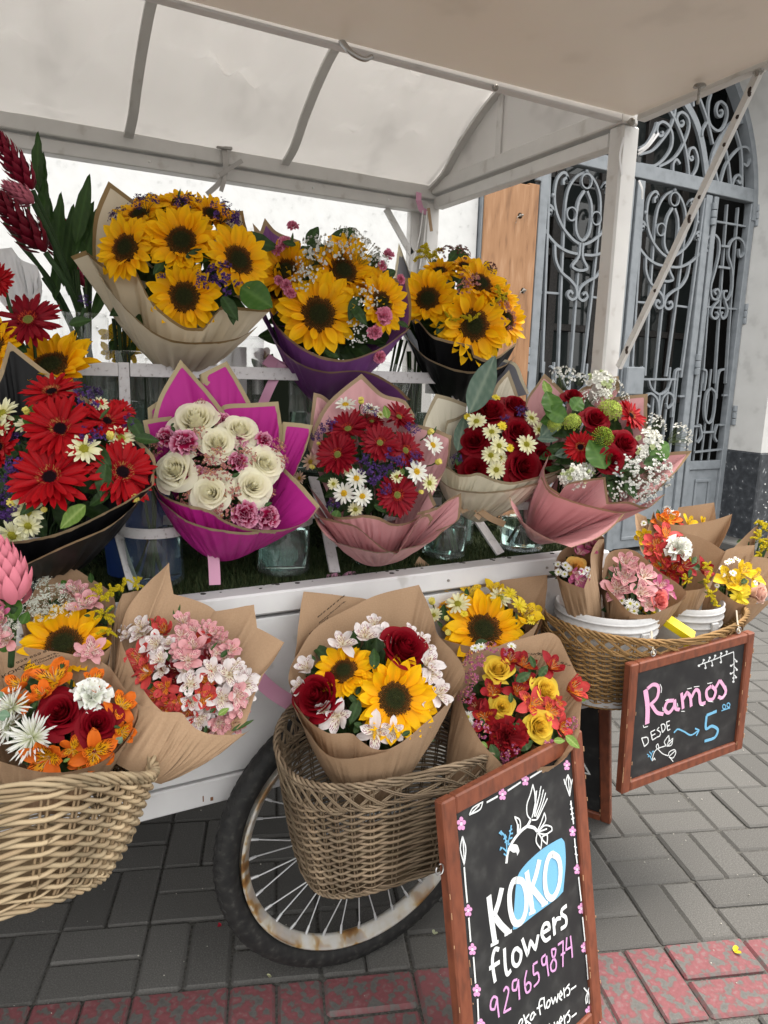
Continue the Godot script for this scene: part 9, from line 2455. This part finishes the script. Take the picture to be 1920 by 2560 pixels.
	leaf(b, "lr", Vector3(-0.042, 0.133, 0.014), Vector3(-0.226, 0.308, 0.924), Vector3(-0.047, 0.957, -0.287), 0.153)
	b = thing("ginger_bouquet", "pink ginger cone with pink lilies at the left edge below the black bouquet", "bouquet", Vector3(-0.005, 0.842, -1.19))
	o3 = b.position
	ginger_head(b, Vector3(0.016, 0.097, 0.01), Vector3(0.003, 0.178, -0.05), 0.034, Color(0.68, 0.20, 0.26))
	var _t1 := Shape.new()
	_t1.tube(curve([Vector3(0.016, 0.097, 0.01), Vector3(0.012, 0.052, 0), Vector3(0.006, -0.005, -0.01)], 6), 0.0060, 0.0048, 7, DARK_STEM)
	part(b, "stem", _t1.done(), petal_mat("green", Color.WHITE, 0.7, 0.1))
	flower(b, "al_pink", Vector3(-0.003, 0.082, 0.03), Vector3(-0.4, 0.6, 0.7), 0.018)
	flower(b, "al_pink", Vector3(0.003, 0.053, 0.03), Vector3(-0.4, 0.6, 0.7), 0.018)
	flower(b, "al_pink", Vector3(-0.01, 0.062, 0.03), Vector3(-0.4, 0.6, 0.7), 0.015)
	flower(b, "la", Vector3(0.009, 0.068, 0.03), Vector3(-0.4, 0.6, 0.7), 0.015)
	flower(b, "la", Vector3(0.004, 0.081, 0.03), Vector3(-0.4, 0.6, 0.7), 0.010)
	flower(b, "al_mauve", Vector3(-0.001, 0.095, 0.03), Vector3(-0.4, 0.6, 0.7), 0.011)
	leaf(b, "lb", Vector3(0.018, 0.079, 0.02), Vector3(-0.3, 0.5, 0.8), Vector3(-0.498, 0.867, 0), 0.045)
	leaf(b, "lb", Vector3(0.025, 0.071, 0.02), Vector3(-0.3, 0.5, 0.8), Vector3(0.27, 0.963, 0), 0.021)
	leaf(b, "lb", Vector3(0.002, 0.043, 0.02), Vector3(-0.3, 0.5, 0.8), Vector3(0.856, 0.518, 0), 0.011)
	leaf(b, "lb", Vector3(-0.007, 0.034, 0.02), Vector3(-0.3, 0.5, 0.8), Vector3(0.883, 0.469, 0), 0.017)
	b = thing("yellow_lilies", "yellow lilies standing in the square vase behind the cream bouquet", "flowers", Vector3(0.27, 1.292, -1.79))
	o3 = b.position
	flower(b, "al_yellow", Vector3(-0.013, 0.078, -0.01), Vector3(-0.408, 0.408, 0.816), 0.023)
	stalk(b, Vector3(-0.005, 0.07, -0.026), Vector3(-0.003, 0, -0.003))
	flower(b, "al_yellow", Vector3(0.012, 0.064, -0.01), Vector3(0, 0.316, 0.949), 0.028)
	stalk(b, Vector3(0.012, 0.057, -0.029), Vector3(0.003, 0, -0.003))
	flower(b, "al_yellow", Vector3(0.027, 0.043, -0.01), Vector3(0.216, 0.108, 0.97), 0.022)
	stalk(b, Vector3(0.023, 0.041, -0.029), Vector3(0.007, 0, -0.003))
	flower(b, "al_yellow", Vector3(-0.019, 0.041, -0.01), Vector3(-0.316, 0, 0.949), 0.021)
	stalk(b, Vector3(-0.013, 0.041, -0.029), Vector3(-0.005, 0, -0.003))
	flower(b, "al_yellow", Vector3(0.003, 0.032, -0.01), Vector3(0, -0.217, 0.976), 0.022)
	stalk(b, Vector3(0.003, 0.036, -0.03), Vector3(0.001, 0, -0.003))
	leaf(b, "lf", Vector3(-0.022, 0.041, 0.01), Vector3(-0.3, 0.3, 0.9), Vector3(0.269, 0.963, 0), 0.043)
	leaf(b, "lf", Vector3(0.018, 0.032, 0.01), Vector3(-0.3, 0.3, 0.9), Vector3(0.267, 0.964, 0), 0.044)
	b = thing("mixed_flowers", "sunflower and red gerberas standing behind the black bouquet at the left edge", "flowers", Vector3(0.081, 1.233, -1.62))
	o3 = b.position
	flower(b, "sf", Vector3(0.026, 0.065, 0.06), Vector3(-0.298, 0.745, 0.596), 0.086)
	stalk(b, Vector3(0.032, 0.05, 0.048), Vector3(0.007, 0, 0.015))
	flower(b, "gg", Vector3(-0.009, 0.15, 0.06), Vector3(-0.307, 0.563, 0.767), 0.063)
	stalk(b, Vector3(-0.003, 0.139, 0.045), Vector3(-0.002, 0, 0.015))
	flower(b, "gr", Vector3(-0.057, 0.217, 0.06), Vector3(-0.518, 0.207, 0.83), 0.036)
	stalk(b, Vector3(-0.046, 0.213, 0.043), Vector3(-0.014, 0, 0.015))
	flower(b, "sf", Vector3(-0.072, 0.1, 0.06), Vector3(-0.527, 0.422, 0.738), 0.052)
	stalk(b, Vector3(-0.061, 0.092, 0.045), Vector3(-0.018, 0, 0.015))
	flower(b, "st", Vector3(0.093, 0.191, 0.06), Vector3(0, 0.53, 0.848), 0.014)
	stalk(b, Vector3(0.093, 0.18, 0.043), Vector3(0.023, 0, 0.015))
	leaf(b, "lf", Vector3(-0.015, 0.089, 0.08), Vector3(-0.3, 0.3, 0.9), Vector3(-0.814, 0.582, 0), 0.054)
	leaf(b, "lb", Vector3(-0.031, 0.089, 0.08), Vector3(-0.3, 0.3, 0.9), Vector3(-0.664, 0.748, 0), 0.064)
	leaf(b, "lf", Vector3(0.06, 0.144, 0.08), Vector3(-0.3, 0.3, 0.9), Vector3(0.967, 0.256, 0), 0.043)
	b = thing("white_flowers", "white and green sprigs standing behind the purple bouquet", "flowers", Vector3(0.782, 1.256, -1.85))
	o3 = b.position
	flower(b, "gy", Vector3(0.126, 0.053, -0.03), Vector3(0, 0.53, 0.848), 0.053)
	stalk(b, Vector3(0.126, 0.042, -0.047), Vector3(0.031, 0, -0.007))
	flower(b, "gy", Vector3(0.169, 0.093, -0.03), Vector3(0, 0.53, 0.848), 0.053)
	stalk(b, Vector3(0.169, 0.083, -0.047), Vector3(0.042, 0, -0.007))
	flower(b, "sk", Vector3(0.09, 0.052, -0.03), Vector3(0, 0.406, 0.914), 0.023)
	stalk(b, Vector3(0.09, 0.044, -0.048), Vector3(0.022, 0, -0.008))
	flower(b, "al_white", Vector3(-0.135, 0.082, -0.03), Vector3(-0.302, 0.302, 0.905), 0.027)
	stalk(b, Vector3(-0.129, 0.076, -0.048), Vector3(-0.034, 0, -0.007))
	flower(b, "al_white", Vector3(-0.129, 0.052, -0.03), Vector3(-0.316, 0, 0.949), 0.022)
	stalk(b, Vector3(-0.122, 0.052, -0.049), Vector3(-0.032, 0, -0.007))
	flower(b, "gy", Vector3(0.097, 0.412, -0.03), Vector3(0, 0.707, 0.707), 0.038)
	stalk(b, Vector3(0.097, 0.398, -0.044), Vector3(0.024, 0, -0.007))
	leaf(b, "lf", Vector3(-0.135, 0.058, -0.01), Vector3(-0.3, 0.3, 0.9), Vector3(0.466, 0.885, 0), 0.041)
	leaf(b, "lf", Vector3(-0.148, 0.046, -0.01), Vector3(-0.3, 0.3, 0.9), Vector3(-0.583, 0.812, 0), 0.043)
	b = thing("tissue_paper", "crumpled white tissue paper behind the ginger stems at the left edge", "paper", Vector3(0.074, 1.401, -1.72))
	wrap_sheet(b, "white", [Vector3(-0.067, 0.066, 0.02), Vector3(-0.048, 0.117, 0.02), Vector3(-0.018, 0.129, 0.02), Vector3(-0.003, 0.108, 0.02), Vector3(0.026, 0.097, 0.02), Vector3(0.031, 0.066, 0.02), Vector3(0.014, 0.037, 0.02)], Vector3(-0.2, 0.9, 0.3), 0.01, 0.0, 0.012)
	bow("pink ribbon bow tied round the foot of the rack leg", Vector3(0.662, 0.85, -1.4), 0.032, [Vector3(-0.012, -0.055, 0.012), Vector3(0.045, -0.045, 0.03)])
	bow("pink ribbon bow lying on the cart edge above the yellow daisies", Vector3(1.046, 0.84, -1.345), 0.036, [Vector3(0.0, -0.03, 0.01), Vector3(0.03, -0.028, 0.012)])
	var rb := thing("hanging_ribbon", "white cloth tie knotted round the rear canopy rail", "ribbon", Vector3(0.621, 1.904, -2.14))
	var rm := mat("grey_tie", Color(0.40, 0.385, 0.37), 0.7)
	ribbon(rb, [Vector3(0, 0.01, 0), Vector3(0.002, -0.03, 0.012), Vector3(0.0, -0.058, 0.014)], 0.016, rm, Vector3.BACK, "strap")
	ribbon(rb, [Vector3(0.0, -0.055, 0.016), Vector3(-0.02, -0.09, 0.02), Vector3(-0.055, -0.125, 0.02)], 0.014, rm, Vector3.BACK, "tail")
	ribbon(rb, [Vector3(0.0, -0.055, 0.018), Vector3(-0.006, -0.08, 0.024), Vector3(-0.016, -0.112, 0.022)], 0.012, rm, Vector3.BACK, "tail")
	ribbon(rb, [Vector3(-0.02, -0.07, 0.022), Vector3(0.015, -0.045, 0.026), Vector3(0.046, -0.022, 0.022)], 0.012, rm, Vector3.BACK, "tail")
	box_part(rb, "clamp", Vector3(-0.022, 0.004, 0.0), Vector3(0.022, 0.016, 0.012), rm, 0.002)
	rb = thing("hanging_ribbon", "faded pink ribbon and white strings hanging at the rear canopy corner", "ribbon", Vector3(1.262, 1.883, -2.14))
	ribbon(rb, [Vector3(0, 0.0, 0), Vector3(-0.012, -0.03, 0.02), Vector3(0.0, -0.055, 0.02), Vector3(0.02, -0.062, 0.02)], 0.018, mats["pink_ribbon"], Vector3(-0.3, 0, 0.95))
	ribbon(rb, [Vector3(0.02, -0.05, 0.03), Vector3(0.026, -0.08, 0.03), Vector3(0.035, -0.12, 0.03)], 0.010, mats["straw_ribbon"], Vector3(-0.3, 0, 0.95))
	ribbon(rb, [Vector3(0.0, -0.06, 0.03), Vector3(-0.01, -0.14, 0.03), Vector3(-0.03, -0.22, 0.03), Vector3(-0.045, -0.30, 0.03)], 0.004, mats["rail_paint"], Vector3.BACK, "string")
	ribbon(rb, [Vector3(0.015, -0.06, 0.03), Vector3(0.008, -0.15, 0.03), Vector3(-0.005, -0.24, 0.03)], 0.004, mats["rail_paint"], Vector3.BACK, "string")
	rb = thing("torn_tape", "torn white plastic tape at the top of the front canopy post", "tape", Vector3(1.385, 1.83, -1.335))
	for q in [[Vector3(0, 0, 0), Vector3(0.02, 0.018, 0.01), Vector3(0.045, 0.05, 0.015)], [Vector3(0, 0.008, 0), Vector3(0.02, 0.022, 0.006), Vector3(0.036, 0.048, 0.012)], [Vector3(0, -0.06, 0.01), Vector3(0.008, -0.08, 0.015), Vector3(0.014, -0.10, 0.012)], [Vector3(-0.07, 0.02, 0.02), Vector3(-0.078, -0.02, 0.02), Vector3(-0.066, -0.06, 0.02)]]:
		ribbon(rb, q, 0.005, mats["white_paint"], Vector3(-0.2, 0.1, 1), "strip")
	rb = thing("pink_ribbon", "wide pink satin ribbon stretched between two brown paper bouquets over the cart panel", "ribbon", Vector3(0.46, 0.671, -1.27))
	ribbon(rb, [Vector3(-0.06, 0.073, 0.01), Vector3(-0.01, 0.012, 0.004), Vector3(0.048, -0.031, 0.03)], 0.03, mats["pink_ribbon"], Vector3(-0.2, 0.35, 0.9), "band")
	# litter on the paving
	rng.seed = 50
	for e in [[1.442, -0.8777, "fallen yellow petal on the red painted paving", Color(0.72, 0.55, 0.04), 0.016], [0.4578, -1.292, "small pale curled petal on the paving below the wheel", Color(0.5, 0.5, 0.3), 0.009], [0.8418, -1.235, "pale green scrap of leaf between the wheel and the chalkboard", Color(0.4, 0.42, 0.28), 0.010], [0.4016, -1.482, "red petal scrap beside the tyre", Color(0.4, 0.02, 0.04), 0.010]]:
		var p := thing("fallen_petal", e[2], "petal", Vector3(e[0], 0.004, e[1]), "petals fallen on the paving")
		for k in 2:
			part(p, "petal", petal("litter", 1.0, 0.35, 1.0, 0.9, 0.35, 0.5, Color.WHITE, Color.WHITE), petal_mat("litter_%s" % str(e[3]), e[3], 0.7), Transform3D(Basis(Vector3.UP, k * 1.4 + e[0] * 9.0).scaled(Vector3.ONE * e[4]), Vector3(0, 0.001 * k, 0)))
	var crumbs := Shape.new()
	for k in 420:
		var at := Vector3(rng.randf_range(-0.4, 3.6), 0.002, rng.randf_range(-2.6, -0.55))
		crumbs.ball(at, rng.randf_range(0.0008, 0.0024), Color(0.45, 0.43, 0.38) * rng.randf_range(0.5, 1.3), 3, 5, 0.6)
	tag(part(self, "grit", crumbs.done(), petal_mat("crumb", Color.WHITE, 0.9, 0.0)), "pale grit scattered over the paving stones", "grit", "", "stuff")
